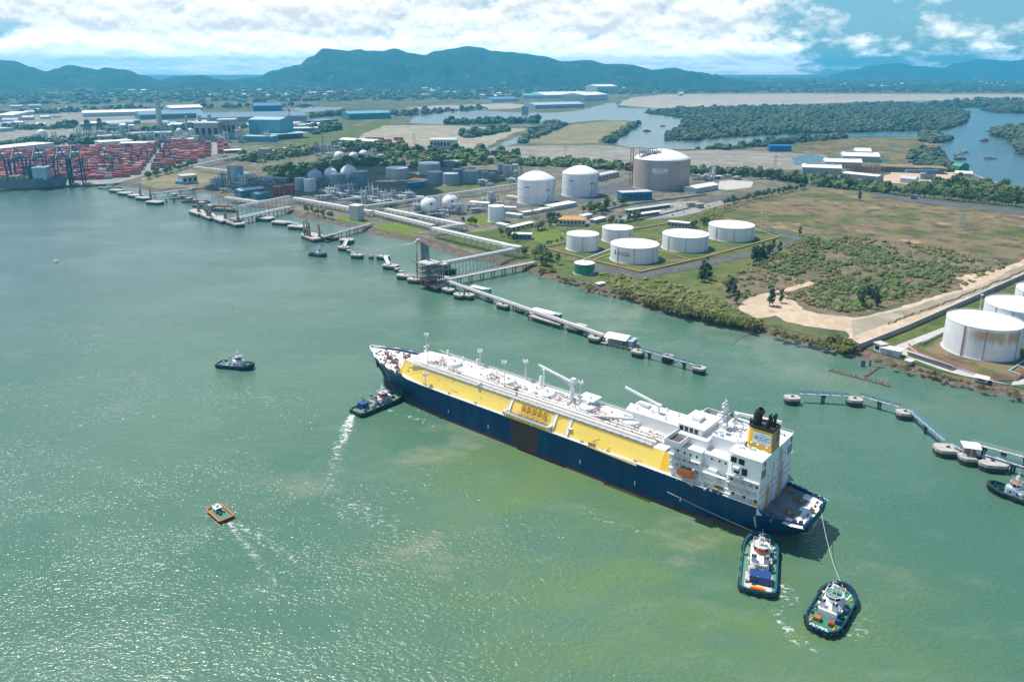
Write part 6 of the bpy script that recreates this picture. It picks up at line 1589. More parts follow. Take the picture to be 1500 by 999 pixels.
def lattice_tower(label, px, py, zt, w, h, levels, m, name='access_tower', cat='steel tower', redbox=False):
    c = P(px, py, zt); R = thing(name, label, cat, (c.x, c.y, zt), -.75)
    for sx in (-1, 1):
        for sy in (-1, 1): MB().bar((sx * w / 2, sy * w / 2, 0), (sx * w / 2, sy * w / 2, h), .55).obj('column', m, R)
    for k in range(1, levels + 1):
        z = h * k / levels; MB().box(0, 0, z, w + 1.4, w + 1.4, .3).obj('floor', 'concrete' if k % 2 else 'light_grey', R)
        railing([(-w / 2 - .7, -w / 2 - .7, z), (w / 2 + .7, -w / 2 - .7, z), (w / 2 + .7, w / 2 + .7, z), (-w / 2 - .7, w / 2 + .7, z), (-w / 2 - .7, -w / 2 - .7, z)], 1.1, 2, .12).obj('rail', m, R)
        mb = MB(); z0 = h * (k - 1) / levels
        mb.bar((-w / 2, -w / 2, z0), (w / 2, -w / 2, z), .25); mb.bar((w / 2, -w / 2, z0), (w / 2, w / 2, z), .25); mb.bar((-w / 2, w / 2, z0), (-w / 2, -w / 2, z), .25); mb.obj('brace', m, R)
    if redbox:
        for x in (-2.6, 2.4): MB().slab(x - 1.6, x + 1.6, -w / 2 + .4, w / 2 - 2, .3, 4.2).obj('pump_house', 'red_paint', R)
    return R
lattice_tower('rusty platform frame with red boxes under the tall loading arms', 629, 414.5, 4.4, 15, 19, 4, 'dark_steel', redbox=True)
lattice_tower('yellowish stair tower beside the loading arms on the berth', 644, 411.5, 4.4, 5, 17, 5, 'tan_yellow')
mb = MB(); c = P(611.5, 403.5, 4.4)
mb.bar((0, 0, 0), (0, 0, 21), .9); mb.bar((0, 0, 21), (.3, 0, 30), .4); mb.bar((0, 0, 10), (-7, -1, 17), .35); mb.bar((-7, -1, 17), (-11, -1.5, 16), .25); mb.box(0, 0, 6, 2.2, 2.2, .3); mb.box(0, 0, 14, 2, 2, .3)
solo(mb, 'gangway_tower', 'rust_orange', 'thin rusty mast with a bent arm left of the tall loading arms', 'mast', None, (c.x, c.y, 4.4))
# shed on the berth
def shed(label, a, b, depth, h, wallm, roofm, z=LZ, roof='flat', over=.6, name='shed', cat='shed', group=None, open_=False, windows=0, rise=.22, doors=0, base=None):
    """a building whose front foot runs from photo point a to b; depth and height in metres"""
    A, B = P(*a, z), P(*b, z); L_ = (B - A).length; R = thing(name, label, cat, (A.x, A.y, z if base is None else base), atan2(B.y - A.y, B.x - A.x), group); h0 = 0 if base is None else z - base
    if open_:
        n = max(2, int(L_ / 6))
        for k in range(n + 1):
            for y in (.3, depth - .3): MB().bar((L_ * k / n, y, h0), (L_ * k / n, y, h0 + h), .35).obj('post', 'light_grey', R)
        if open_ != 'bare': MB().slab(.8, L_ - .8, depth * .35, depth * .8, h0, h0 + h * .6).obj('stored_goods', 'gear_brown', R)
    else: MB().slab(0, L_, 0, depth, h0, h0 + h).obj('wall', wallm, R)
    o = over; x0, x1, y0, y1 = -o, L_ + o, -o, depth + o; zt = h0 + h
    if roof == 'flat': mb = MB(); mb.slab(x0, x1, y0, y1, zt, zt + .35); mb.obj('roof', roofm, R)
    elif roof == 'gable':
        rz = depth * rise; ym = depth / 2; mb = MB()
        mb.poly([(x0, y0, zt), (x1, y0, zt), (x1, ym, zt + rz), (x0, ym, zt + rz)]); mb.poly([(x1, y1, zt), (x0, y1, zt), (x0, ym, zt + rz), (x1, ym, zt + rz)])
        mb.poly([(x0, y0, zt - .02), (x0, ym, zt + rz), (x0, y1, zt - .02)]); mb.poly([(x1, y0, zt - .02), (x1, y1, zt - .02), (x1, ym, zt + rz)]); mb.poly([(x0, y0, zt - .03), (x0, y1, zt - .03), (x1, y1, zt - .03), (x1, y0, zt - .03)]); mb.obj('roof', roofm, R)
    elif roof == 'arch':
        mb = MB(); m = 8; pr = [(y0 + (y1 - y0) * k / m, zt + depth * rise * sin(pi * k / m)) for k in range(m + 1)]
        mb.strip([(x0, y, zz) for y, zz in pr], [(x1, y, zz) for y, zz in pr], 0, True); mb.poly([(x0, y, zz) for y, zz in pr]); mb.poly([(x1, y, zz) for y, zz in pr]); mb.poly([(x0, y0, zt - .02), (x0, y1, zt - .02), (x1, y1, zt - .02), (x1, y0, zt - .02)]); mb.obj('roof', roofm, R)
    elif roof == 'hip':
        rz = depth * rise; mb = MB(); i = depth / 2
        a_, b_, c_, d_ = (x0, y0, zt), (x1, y0, zt), (x1, y1, zt), (x0, y1, zt); e, f = (x0 + i, depth / 2, zt + rz), (x1 - i, depth / 2, zt + rz)
        for p in ((a_, b_, f, e), (b_, c_, f), (c_, d_, e, f), (d_, a_, e), (a_, d_, c_, b_)): mb.poly(p)
        mb.obj('roof', roofm, R)
    if windows:
        n = windows
        for k in range(n): x = L_ * (k + .5) / n; MB().slab(x - L_ / n * .28, x + L_ / n * .28, -.06, .04, h0 + h * .35, h0 + h * .72).obj('window', 'glass_dark', R)
    for k in range(doors): x = L_ * (k + .5) / doors; MB().slab(x - 1.6, x + 1.6, -.09, .02, h0, h0 + min(h * .7, 4)).obj('door', 'grey_steel', R)
    return R
shed('pale blue roofed control cabin at the end of the long pipe bridge', (648, 398), (660, 395), 9, 6.5, 'pale_blue', 'roof_white', 4.4, windows=3, over=1.4, base=4.4)
mb = MB(); c = P(652, 401, 0); mb.slab(-6, 8, -4, 8, 2.6, 4.3); mb.slab(-5.5, 7.5, -3.5, 7.5, -2, 2.6); solo(mb, 'cabin_platform', 'wet_concrete', 'dark concrete footing under the pale blue control cabin', 'platform', None, (c.x, c.y, 0), -.7)
trestle('pale concrete road jetty from the shore to the loading platform', (655, 409), (783, 383.5), 6.5, 6.0, deck='pale_concrete')
pipe_rack('long pipe bridge on tall thin legs from the shore to the berth', (654, 402), (764, 379), 11.5, 6.5, 6, 8, za=1.0)
trestle('long white walkway jetty running from the berth to the roofed pontoon', (650, 410.5), (884, 492), 5.5, 3.2, deck='pale_concrete', step=15, pipes=2)
YW = -.70
for px, py, w, d, lab in ((656.5, 423, 12, 6.5, 'flat concrete dolphin just right of the loading platform'), (673, 430.5, 10, 8, 'pale dolphin, left of two touching ones below the walkway'), (686.5, 431, 9, 8, 'pale dolphin, right of two touching ones below the walkway'), (737, 445.5, 12, 6, 'narrow dolphin between the two roofed boats'), (841, 478.5, 11, 6.5, 'narrow dolphin just left of the pale square one'), (871.5, 493, 9, 7.5, 'square dolphin left of the big roofed pontoon'), (934.5, 513.5, 8.4, 7, 'square dolphin touching the right end of the roofed pontoon'), (978, 520.6, 7.5, 6.5, 'square dolphin midway along the thin blue end walkway'), (1024.5, 537.5, 8, 6.5, 'last square dolphin at the free end of the thin walkway')):
    dolphin(lab, px, py, w, d, YW)
mb = dolphin('small pale square dolphin behind the walkway', 851, 476, 10, 7, YW, False)
for px, py in ((716, 437), (762, 452)): dolphin('low dark pier head beside the walkway at photo left' if px < 730 else 'low dark pier head beside the walkway left of the long roofed boat', px, py, 8, 4, YW, False, 3.0)
walkway('thin blue walkway from the roofed pontoon out to the last dolphin', (938, 512), (1022, 535.5), 5.0, 1.4, 'truss_blue', 1.5, (.17, .46, .78))
# roofed pontoons and boats moored at the walkway
def roofed_boat(label, a, b, B_, hull='dark_steel', roofm='roof_white', open_deck=.3, h=3.6, group='roofed boats at the walkway', arch=False):
    A, Bq = P(*a, 1.2), P(*b, 1.2); L_ = (Bq - A).length; R = thing('roofed_boat', label, 'boat', (A.x, A.y, 0), atan2(Bq.y - A.y, Bq.x - A.x), group)
    O = [(0, -B_ / 2), (L_ * .92, -B_ / 2), (L_, -B_ * .2), (L_, B_ * .2), (L_ * .92, B_ / 2), (0, B_ / 2)]
    mb = MB(); mb.prism(O, -.6, 1.2); mb.obj('hull', hull, R); mb = MB(); mb.prism([(x * .99 + .1, y * .95) for x, y in O], 1.2, 1.5); mb.obj('deck', 'pale_concrete', R)
    x0, x1 = L_ * .14, L_ * (1 - open_deck)
    for k in range(6):
        for sg in (1, -1): MB().bar((x0 + (x1 - x0) * k / 5, sg * B_ * .4, 1.5), (x0 + (x1 - x0) * k / 5, sg * B_ * .4, 1.5 + h), .2).obj('post', 'light_grey', R)
    MB().slab(x0 + 1.5, x1 - 3, -B_ * .3, B_ * .3, 1.5, 3.6).obj('deck_cargo', 'grey_steel', R)
    mb = MB(); m = 6; pr = [(-B_ * .47 + B_ * .94 * k / m, 1.5 + h + (B_ * .14 if arch else .5) * sin(pi * k / m)) for k in range(m + 1)]
    mb.strip([(x0 - .6, y, z) for y, z in pr], [(x1 + .6, y, z) for y, z in pr], 0, True); mb.poly([(x0 - .6, y, z) for y, z in pr]); mb.poly([(x1 + .6, y, z) for y, z in pr]); mb.obj('roof', roofm, R)
    mb = MB(); mb.slab(x1 + 1.4, x1 + 1.4 + L_ * .12, -B_ * .3, B_ * .3, 1.5, 5.6); w = mb.obj('wheelhouse', 'pale_blue', R); MB().slab(x1 + 1.0, x1 + 1.8 + L_ * .12, -B_ * .36, B_ * .36, 5.6, 5.8).obj('wheelhouse_roof', 'pale_blue', w)
    MB().slab(x1 + 1.42 + L_ * .12, x1 + 1.48 + L_ * .12, -B_ * .26, B_ * .26, 3.8, 5.0).obj('window', 'glass_dark', w)
    mb = MB(); mb.box(L_ * .94, 0, 1.9, 1.2, 1.2, .8); mb.obj('deck_winch', 'gear_brown', R)
    for k in range(6):
        t = MB(); t.lathe([(.5, -.2), (.7, 0), (.5, .2), (.3, 0), (.5, -.2)], 0, 0, 0, 10); o = t.obj('tyre_fender', 'rubber', R); o.location = (L_ * (k + .5) / 6.5, -B_ / 2 - .25, .8); o.rotation_euler = (pi / 2, 0, 0)
    return R
roofed_boat('small white roofed boat moored nearest the loading platform', (688, 424), (722, 432), 6.5, open_deck=.3)
roofed_boat('long white roofed boat moored midway along the walkway', (776, 457), (826, 470), 7, open_deck=.26, hull='gear_brown')
roofed_boat('big pontoon with an arched white roof at the end of the walkway', (884, 498), (934, 508), 13.5, 'gear_brown', open_deck=.26, h=4.4, arch=True)
trestle('short pale pier deck under the long roofed boat', (777, 461.5), (822, 475), 3.6, 5, False, 'concrete', 'jetty bridges', 6)
# dolphins and walkways at the right
for px, py, w, d, rot, lab in ((1160.5, 581, 8.6, 6.6, .0, 'square dolphin at the left end of the blue walkway on the right'), (1252, 583.5, 8.6, 6.6, -.1, 'second square dolphin along the blue walkway on the right'), (1326, 602.5, 9, 7, -.2, 'third square dolphin where the blue walkway bends'), (1388.5, 655, 12.5, 9, -.15, 'large flat dolphin at the lower end of the blue walkway'), (1454, 675, 13, 10, -.15, 'large flat dolphin rightmost with a dark hook')):
    dolphin(lab, px, py, w, d, rot)
dolphin('concrete dolphin under the white roofed shelter on the right', 1421, 667, 10, 8, -.15, False)
shed('small white roofed shelter standing on a dolphin at the right', (1411, 667), (1434, 670), 7, 4.4, 'grey_steel', 'roof_white', 4.2, roof='arch', open_='stock', name='shelter', cat='shelter', rise=.12, base=4.2)
for a, b, pr, lab in (((1171, 576.5), (1242, 580), (.5,), 'blue truss walkway, first span from the left on the right side'), ((1261, 580), (1318, 596), (.5,), 'blue truss walkway, middle span before the bend'), ((1333, 602), (1383, 645), (.5,), 'blue truss walkway, steep span below the bend'), ((1443, 666), (1530, 693), (.5,), 'lower blue truss walkway leaving the right edge'), ((1398, 654), (1412, 660), (), 'tiny blue walkway between two big dolphins')):
    walkway(lab, a, b, 5.0, 1.5, 'truss_blue', 1.6, pr)
walkway('upper pale walkway leaving the picture on the right', (1424, 649), (1540, 679), 6.0, 2.0, 'light_grey', 1.4, (.17, .42, .7))
# fish trap stakes and old piles near the right bank
def stakes(label, a, b, n, h, name='stake_fence'):
    A, B = P(*a, 0), P(*b, 0); mb = MB()
    for k in range(n):
        q = A.lerp(B, k / (n - 1)) - A; q = q + Vector((random.uniform(-.5, .5), random.uniform(-.5, .5), 0)); mb.bar((q.x, q.y, -1), (q.x + random.uniform(-.3, .3), q.y, h * random.uniform(.5, 1.2)), .22)
    d = B - A; mb.bar((0, 0, .45), (d.x, d.y, .5), 1.6, .5); mb.bar((0, 0, 1.1), (d.x, d.y, 1.1), .16)
    solo(mb, name, 'timber' if False else 'gear_brown', label, 'stakes', None, (A.x, A.y, 0))
stakes('line of dark fishing stakes in the water off the right bank', (1215, 543), (1303, 566), 46, 2.6)
stakes('short branch of dark fishing stakes reaching towards the bank', (1268, 551), (1284, 540), 12, 2.2)
for px, py, lab in ((1262, 537, 'pair of old dark piles near the right bank'), (1274, 536, 'single old pile near the right bank')):
    c = P(px, py, 0); mb = MB(); mb.bar((0, 0, -1), (0, 0, 4), .9)
    if px < 1270: mb.bar((1.6, .4, -1), (1.6, .4, 3.6), .9); mb.bar((-.4, 0, 3.6), (2, .4, 3.4), .9)
    solo(mb, 'old_pile', 'dark_steel', lab, 'pile', None, (c.x, c.y, 0))
mb = MB(); pts = [P(x, y, .15) for x, y in ((1072, 506), (1078, 499), (1088, 493), (1098, 490.5), (1108, 489.5))]; mb.tube(pts, .35, 6); solo(mb, 'floating_boom', 'gear_brown', 'dark floating boom curving out from the mangrove bank', 'boom')
# middle berths
yr = -.35
for px, py, w, d, lab in ((486, 346, 15, 10, 'flat concrete dolphin right of the orange loading arms'), (508, 350.5, 16, 11, 'pale two lobed dolphin with a footbridge'), (503.5, 361.5, 13, 8, 'rounded dolphin at the foot of the pale footbridge'), (523, 372.5, 13, 8, 'rounded dolphin below two tiny piers'), (561, 374.5, 14, 8, 'rounded dolphin at the top of a second footbridge'), (572, 388, 16, 9, 'rounded dolphin at the foot of the second footbridge'), (594, 402.5, 17, 9, 'wide dolphin left of the berth platform'), (607, 408, 13, 8, 'small dolphin touching the berth platform on its left'),
    (388, 318.5, 24, 15, 'wide dolphin on piles right of the orange derricks'), (412, 324.5, 24, 14, 'wide dolphin on piles farther right of the orange derricks'), (437, 330.5, 26, 15, 'yellowish dolphin left of the blue loading arms'),
    (171, 278, 24, 14, 'white dolphin leftmost beside the patrol craft'), (183, 282, 24, 14, 'second white dolphin from the patrol craft'), (199, 285.5, 25, 14, 'third white dolphin from the patrol craft'), (210, 289, 24, 14, 'white dolphin under the thin grey derrick'), (227, 295, 26, 15, 'white dolphin at the right end of the far row')):
    dolphin(lab, px, py, w, d, yr, px > 480, 4.2)
for px, py, lab in ((511.5, 366, 'upper one of two tiny dark piers'), (516.5, 369, 'lower one of two tiny dark piers'), (543.5, 374.5, 'tiny dark pier between two rounded dolphins'), (581.5, 393, 'tiny dark pier, upper of two before the wide dolphin'), (588, 397, 'tiny dark pier, lower of two before the wide dolphin')):
    dolphin(lab, px, py, 5, 4, yr, False, 3.4)
walkway('pale footbridge between the two lobed dolphin and the rounded one', (509, 350), (504, 361), 5.0, 3.2, 'white_steel', 1.2)
walkway('second pale footbridge joining two rounded dolphins', (564, 376), (569, 387), 5.0, 3.2, 'white_steel', 1.2)
walkway('dark thin walkway between the rounded dolphins', (528, 371), (556, 374), 4.6, 1.6, 'steel_truss', 1.2)
walkway('grey walkway to the berth platform from its left', (598, 401), (616, 406), 5.0, 2.0, 'steel_truss', 1.4)
def berth(label, quad, zt=4.4, m='concrete'):
    R = thing('berth_platform', label, 'jetty', (0, 0, 0)); q = [P(x, y, zt) for x, y in quad]; cx = sum(p.x for p in q) / len(q); cy = sum(p.y for p in q) / len(q); R.location = (cx, cy, 0)
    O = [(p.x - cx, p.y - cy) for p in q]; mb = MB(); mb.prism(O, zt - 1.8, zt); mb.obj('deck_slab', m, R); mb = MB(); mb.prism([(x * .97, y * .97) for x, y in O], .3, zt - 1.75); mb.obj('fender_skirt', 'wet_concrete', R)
    for k in range(len(O)): a, b = O[k], O[(k + 1) % len(O)]; MB().tube([((a[0] + b[0]) * .46, (a[1] + b[1]) * .46, -2), ((a[0] + b[0]) * .46, (a[1] + b[1]) * .46, zt - 1.8)], .7, 8).obj('pile', 'wet_concrete', R)
berth('dark edged berth with orange and blue loading arms left of the far shore', [(440, 343.5), (458, 350.5), (474, 348.5), (476, 345), (462, 341), (446, 339.5)])
for k, (x, y, m2, hh) in enumerate(((450, 345, 'grey_steel', 18), (453.5, 346, 'rust_orange', 15), (468, 347, 'rust_orange', 13), (446, 344.3, 'grey_steel', 16))):
    loading_arm(x, y, 4.4, hh, ('grey double loading arm at the left of the second berth', 'orange loading arm in the middle of the second berth', 'orange loading arm at the right of the second berth', 'short grey loading arm leftmost on the second berth')[k], 'gear_brown', m2, m2, s=1.7)
for q_, lab in (([(276, 309), (290, 313.5), (300, 311.5), (298, 307.5), (284, 306)], 'leftmost pale berth head of the orange derrick jetty'), ([(293, 314), (306, 319.5), (318, 317.5), (312, 312), (300, 311)], 'second berth head of the orange derrick jetty'), ([(312, 319.5), (324, 324), (334, 322), (330, 316), (318, 316)], 'third berth head of the orange derrick jetty'), ([(330, 324), (345, 329), (358, 327.5), (357, 322.5), (344, 321)], 'rightmost pale berth head of the orange derrick jetty')): berth(lab, q_, 4.6, 'concrete')
for k, (x, y, hh, m2) in enumerate(((291, 310, 15, 'rust_orange'), (304, 316, 18, 'tan_yellow'), (308, 317, 13, 'grey_steel'), (330, 320, 15, 'rust_orange'), (349, 325, 14, 'rust_orange'), (206, 286.5, 18, 'grey_steel'), (221, 291.5, 16, 'grey_steel'))):
    loading_arm(x, y, 4.6, hh, ('orange derrick on the leftmost berth head', 'yellowish derrick on the second berth head', 'grey derrick close beside the yellowish one', 'orange derrick on the third berth head', 'orange derrick on the rightmost berth head', 'thin grey derrick among the far white dolphins', 'thin grey derrick at the right of the far white dolphins')[k], 'gear_brown', m2, m2, s=2.0)
def moored_barge(label, px, py, L_, rot):
    c = P(px, py, 0); R = thing('barge', label, 'barge', (c.x, c.y, 0), rot)
    mb = MB(); mb.prism([(-L_ / 2, -6), (L_ * .45, -6), (L_ / 2, -3), (L_ / 2, 3), (L_ * .45, 6), (-L_ / 2, 6)], -.6, 2.6); mb.obj('hull', 'dark_steel', R); mb = MB(); mb.slab(-L_ * .4, -L_ * .2, -4, 4, 2.6, 7); mb.obj('cabin', 'grey_steel', R)
    mb = MB(); mb.slab(-L_ * .12, L_ * .4, -4, 4, 2.6, 4.2); mb.obj('hatch', 'gear_brown', R); mb = MB(); mb.bar((0, 0, 2.6), (0, 0, 15), .6); mb.bar((0, 0, 13), (L_ * .3, 0, 16), .5); mb.obj('derrick', 'grey_steel', R)
moored_barge('dark barge, left of two moored behind the orange derricks', 312, 304, 60, -.3); moored_barge('dark barge, right of two moored behind the orange derricks', 322, 309, 55, -.3); moored_barge('dark low barge under the thin far walkway', 288, 297, 40, -.2); moored_barge('small dark barge at the end of the thin far walkway', 264, 291, 30, -.1)
walkway('thin far walkway on single piers left of the barges', (232, 292), (264, 289.5), 6, 2.4, 'steel_truss', 1.6, (.35, .7))
trestle('grey piled bridge at the foot of the pale grass field', (226, 283.5), (283, 276.5), 7, 8, deck='concrete', step=16)
trestle('dark bridge carrying grey pipes to the orange derrick jetty', (340, 322), (426, 303), 8, 9, deck='grey_steel', step=14, pipes=4)
pipe_rack('grey pipe frame above the dark bridge to the orange derricks', (352, 317), (426, 301), 13, 8, 5, 14, za=1)
walkway('pale walkway linking two wide dolphins by the shore', (418, 325), (436, 327.5), 6, 3, 'white_steel', 1.2)
trestle('concrete jetty from the white tower to the second berth', (473, 347), (543, 327.5), 6.5, 5.5, deck='concrete', step=14)
# pipe racks on land
for lab, a, b, z, w, n_ in (('pipe rack from the white tower towards the two spheres', (528, 312), (578, 305), 8, 8, 6), ('long pipe rack passing behind the two near spheres', (578, 305), (758, 277), 8, 7, 5), ('wide pipe rack running from the tower past the lawn', (566, 315), (680, 339), 8, 10, 8), ('low pipe rack along the edge of the bright lawn', (545, 316), (634, 338), 6, 8, 6), ('short pipe rack turning back beside the trees', (634, 346), (680, 338), 8, 8, 6), ('long shore pipe rack on tall green shaded legs', (634, 348), (742, 374), 11, 8, 7), ('pipe rack from the shore rack to the pipe bridge', (736, 374), (762, 378), 11, 8, 6),
    ('pipe rack along the dark ground near the red tanks', (430, 297), (545, 318), 7, 9, 7), ('upper pipe rack behind the white tower', (470, 285), (560, 303), 7, 8, 6), ('pipe rack in the process area right of the teal sheds', (520, 290), (620, 296), 7, 8, 6), ('pipe rack in front of the grey tank group', (500, 300), (590, 289), 7, 7, 5), ('pale pipe rack right of the domed tanks', (812, 300), (742, 292), 5, 7, 5),
    ('far pipe rack beside the pale grass field', (286, 251), (372, 262), 8, 10, 5), ('far pipe rack going back beside the container yard', (284, 249), (360, 232), 8, 10, 5), ('far pipe rack right of the silo', (346, 262), (420, 268), 7, 9, 5), ('low pipe rack in the dark basin by the blue sheds', (330, 294), (382, 302), 5, 7, 5)):
    pipe_rack(lab, a, b, z, w, n_, 10)
# ------------------------------------------------------------ buildings, yards, walls, towers
def bl(label, a, b, depth, h, w, rf, roof='flat', **k): return shed(label, a, b, depth, h, w, rf, LZ, roof, **dict(dict(name='building', cat='building'), **k))
bl('white wall house with an ochre hip roof among trees', (819, 331), (857, 332), 16, 8, 'beige_wall', 'orange_roof', 'hip', windows=7, rise=.2, over=1.5)
bl('blue framed glass building in front of the concrete tank', (911, 295), (955, 293), 18, 12, 'strong_blue', 'light_grey', windows=9)
bl('long grey flat building left of the concrete tank', (876, 266), (907, 259), 16, 9, 'light_grey', 'tank_palegrey', windows=6)
bl('low white shed right of the concrete tank', (1019, 284), (1052, 278), 22, 8, 'tank_palegrey', 'roof_white', 'gable', rise=.14)
bl('white canopy at the edge of the pale concrete yard', (1033, 264), (1058, 262.5), 14, 5, 'light_grey', 'roof_white', open_='stock')
bl('white flat roofed hut below the two domed tanks', (811, 309), (845, 302.5), 16, 5.5, 'light_grey', 'roof_white')
bl('long white canopy left of the small plain tank', (688, 303), (716, 305), 11, 6.5, 'light_grey', 'roof_white', 'gable', rise=.1)
bl('white canopy right of the small plain tank', (727, 310), (755, 310.5), 9, 5.5, 'light_grey', 'roof_white')
for k, (a, b, lab) in enumerate((((740, 317), (761, 320), 'small white roof nearest the small plain tank'), ((768, 316), (794, 312), 'small white roof in front of the left domed tank'), ((793, 311), (811, 309), 'tiny white roof right of the left domed tank'), ((726, 332), (740, 335), 'tiny white roof on the lawn beside the palms'))):
    bl(lab, a, b, 7, 4, 'light_grey', 'roof_white')
bl('long narrow white roofed building, upper of two by the lawn', (749, 340), (782, 332), 8, 5, 'beige_wall', 'roof_white', windows=5)
bl('green walled building with white roof, lower of two by the lawn', (750, 351), (778, 351.5), 9, 6, 'teal_paint', 'roof_white', windows=5)
bl('long open parking shed full of motorbikes, upper row', (921, 313), (985, 304), 9, 4, 'light_grey', 'tank_palegrey', open_='stock')
bl('white low roof along the parking yard, lower row', (924, 321), (968, 314), 6, 4, 'light_grey', 'roof_white', open_='stock')
bl('dark fronted white roofed building below the parking yard', (978, 332), (1008, 335), 9, 6, 'grey_steel', 'roof_white', windows=6)
bl('small white hut between trees above the walled yard', (855, 322), (868, 319), 8, 4.5, 'light_grey', 'roof_white')
bl('small white roof beside the white hut', (872, 328), (888, 324), 8, 4.5, 'grey_steel', 'roof_white')
for a, b, lab in (((1008, 304), (1018, 303.5), 'left one of two kiosks with tan tops on the pale yard'), ((1022, 306), (1031, 305), 'right one of two kiosks with tan tops on the pale yard')):
    bl(lab, a, b, 6, 6, 'grey_steel', 'tan_yellow', over=1)
bl('long grey walled white roofed workshop at the edge of the wood', (1233, 264), (1284, 269.5), 24, 12, 'grey_steel', 'roof_white', 'gable', rise=.08)
for a, b, dp, lab in (((1175, 254), (1232, 256), 30, 'white factory roof, nearest of three stepped ones'), ((1208, 245.5), (1262, 247), 34, 'white factory roof, middle of three stepped ones'), ((1234, 236.5), (1288, 238), 40, 'white factory roof, farthest of three stepped ones')):
    R = bl(lab, a, b, dp, 11, 'grey_steel', 'roof_white', 'gable', rise=.16); MB().slab(6, 60, dp / 2 - 1.5, dp / 2 + 1.5, 11 + dp * .16 - .4, 11 + dp * .16 + 1.6).obj('ridge_vent', 'grey_steel', R)
bl('small white roof peeking behind the stepped factory roofs', (1253, 229), (1276, 229.5), 30, 10, 'grey_steel', 'roof_white', 'gable')
bl('long strong blue shed alone on the mudflat edge', (1127, 222.5), (1159, 222.5), 18, 13, 'strong_blue', 'strong_blue', 'gable', rise=.15)
# rusty lattice halls and the timber yard
R = thing('lattice_frame', 'rust red lattice of stacked frames beside the factory roofs', 'steel frame', P(1254, 256), .1)
for i in range(7):
    mb = MB()
    for j in range(8): mb.bar((i * 9, j * 5, 0), (i * 9, j * 5, 12), .5)
    for z in (4, 8, 12): mb.bar((i * 9, 0, z), (i * 9, 35, z), .6)
    for j in range(7): mb.bar((i * 9, j * 5, 0 if j % 2 else 12), (i * 9, j * 5 + 5, 12 if j % 2 else 0), .35)
    mb.obj('frame', 'rust_lattice', R)
bl('long brown roofed open hall with blue boxes on its roof', (1290, 252), (1384, 256), 30, 11, 'timber', 'timber', open_='stock')
for k in range(5):
    c = P(1336 + k * 10, 252, LZ + 14); solo(MB().slab(-5, 5, -4, 4, 0, 4).slab(-5.2, 5.2, -4.2, 4.2, 4, 4.3), 'roof_box', 'roof_blue', 'pale blue box in the row on the brown hall roof', 'box', 'boxes on the brown hall roof', (c.x, c.y + 12, LZ + 11.4))
bl('green netted tent at the end of the timber yard', (1393, 252), (1405, 254), 20, 12, 'tank_green', 'tank_green', 'arch', rise=.3)
for a, b, h, w, rf, lab in (((1318, 268), (1340, 270), 8, 'light_grey', 'light_grey', 'grey rounded store in the sandy yard'), ((1348, 262), (1370, 263), 9, 'grey_steel', 'tank_palegrey', 'grey store in the middle of the sandy yard'), ((1367, 268), (1378, 269), 6, 'roof_white', 'roof_white', 'bright white tarpaulin heap in the sandy yard'), ((1400, 258), (1424, 259), 5, 'pale_concrete', 'roof_white', 'low white landing shed at the river end of the yard')):
    bl(lab, a, b, 16, h, w, rf, 'arch')
mb = MB(); pts = [P(x, y, LZ + 1) for x, y in ((1404, 248), (1430, 258), (1455, 267), (1477, 274))]
for a, b in zip(pts, pts[1:]): mb.bar(a, b, 4, 2.4)
solo(mb, 'breakwater', 'grey_wall', 'dark straight breakwater running into the inland river', 'breakwater')
# left side of the terminal
bl('white boxy building beside the pale grass field', (268, 271), (290, 269), 24, 14, 'tank_palegrey', 'tank_palegrey', windows=3, doors=1)
bl('turquoise hut touching the white boxy building', (257, 270), (269, 271), 10, 5, 'turquoise_wall', 'turquoise_wall')
c, r, f, u = front_centre(339, 357, 267)
RS, r, h, u, sh, ro = tank('tall pale blue silo tank with an orange top frame', 339.5, 357, 267, 245, 'pale_blue', 'tan_yellow', stair=30, rail=True); MB().box(-r - 2.5, 0, h * .52, 5, 6, h * 1.05).obj('stair_tower', 'grey_steel', RS)
R = bl('slim white square tower with a pale cap near the shore', (512, 323), (525, 324.5), 12, 19, 'tank_palegrey', 'roof_white', over=.3); MB().slab(10.3, 10.45, 2, 4, 3, 16).obj('window_strip', 'grey_steel', R)
bl('long pale blue roofed shed by the dark basin', (353, 290), (389, 286), 24, 10, 'roof_blue', 'pale_blue', 'gable', rise=.1)
bl('teal shed in front of the long pale blue one', (376, 293), (395, 290.5), 16, 8, 'teal_paint', 'roof_blue', 'gable', rise=.15)
bl('teal roofed hut among pipe racks, left of a pair', (514, 287), (534, 287), 14, 6, 'teal_paint', 'teal_paint')
bl('teal roofed hut among pipe racks, right of a pair', (556, 292), (570, 292), 12, 6, 'teal_paint', 'teal_paint')
bl('blue shed at the corner of the grey tank group', (599, 277), (623, 275), 14, 9, 'strong_blue', 'roof_blue')
bl('grey building behind the grey tank group', (648, 243), (673, 244), 24, 9, 'grey_steel', 'tank_palegrey')
bl('tiny teal building among trees behind the grey tanks', (615, 236), (628, 236), 14, 6, 'teal_paint', 'pale_blue')
bl('dark roofed shed beside the row of far spheres', (539, 233), (566, 231.5), 20, 6, 'dark_steel', 'grey_steel')
bl('grey process building in the green wood', (379, 233), (394, 233), 30, 20, 'grey_steel', 'gear_brown')
bl('low white canopy with red cars behind the container yard', (330, 225), (362, 223.5), 26, 6, 'light_grey', 'roof_white', open_='stock')
bl('long white walled shed left of the stacked red containers', (497, 213), (549, 216), 34, 14, 'tank_palegrey', 'roof_white', 'gable', windows=5, rise=.1)
bl('grey green ribbed hall standing alone in the middle', (630, 219), (669, 219), 40, 22, 'tank_palegrey', 'light_grey', 'gable', windows=8, rise=.08)
bl('low white hut right of the grey green hall', (672, 223), (686, 222), 16, 5, 'tank_palegrey', 'roof_white')
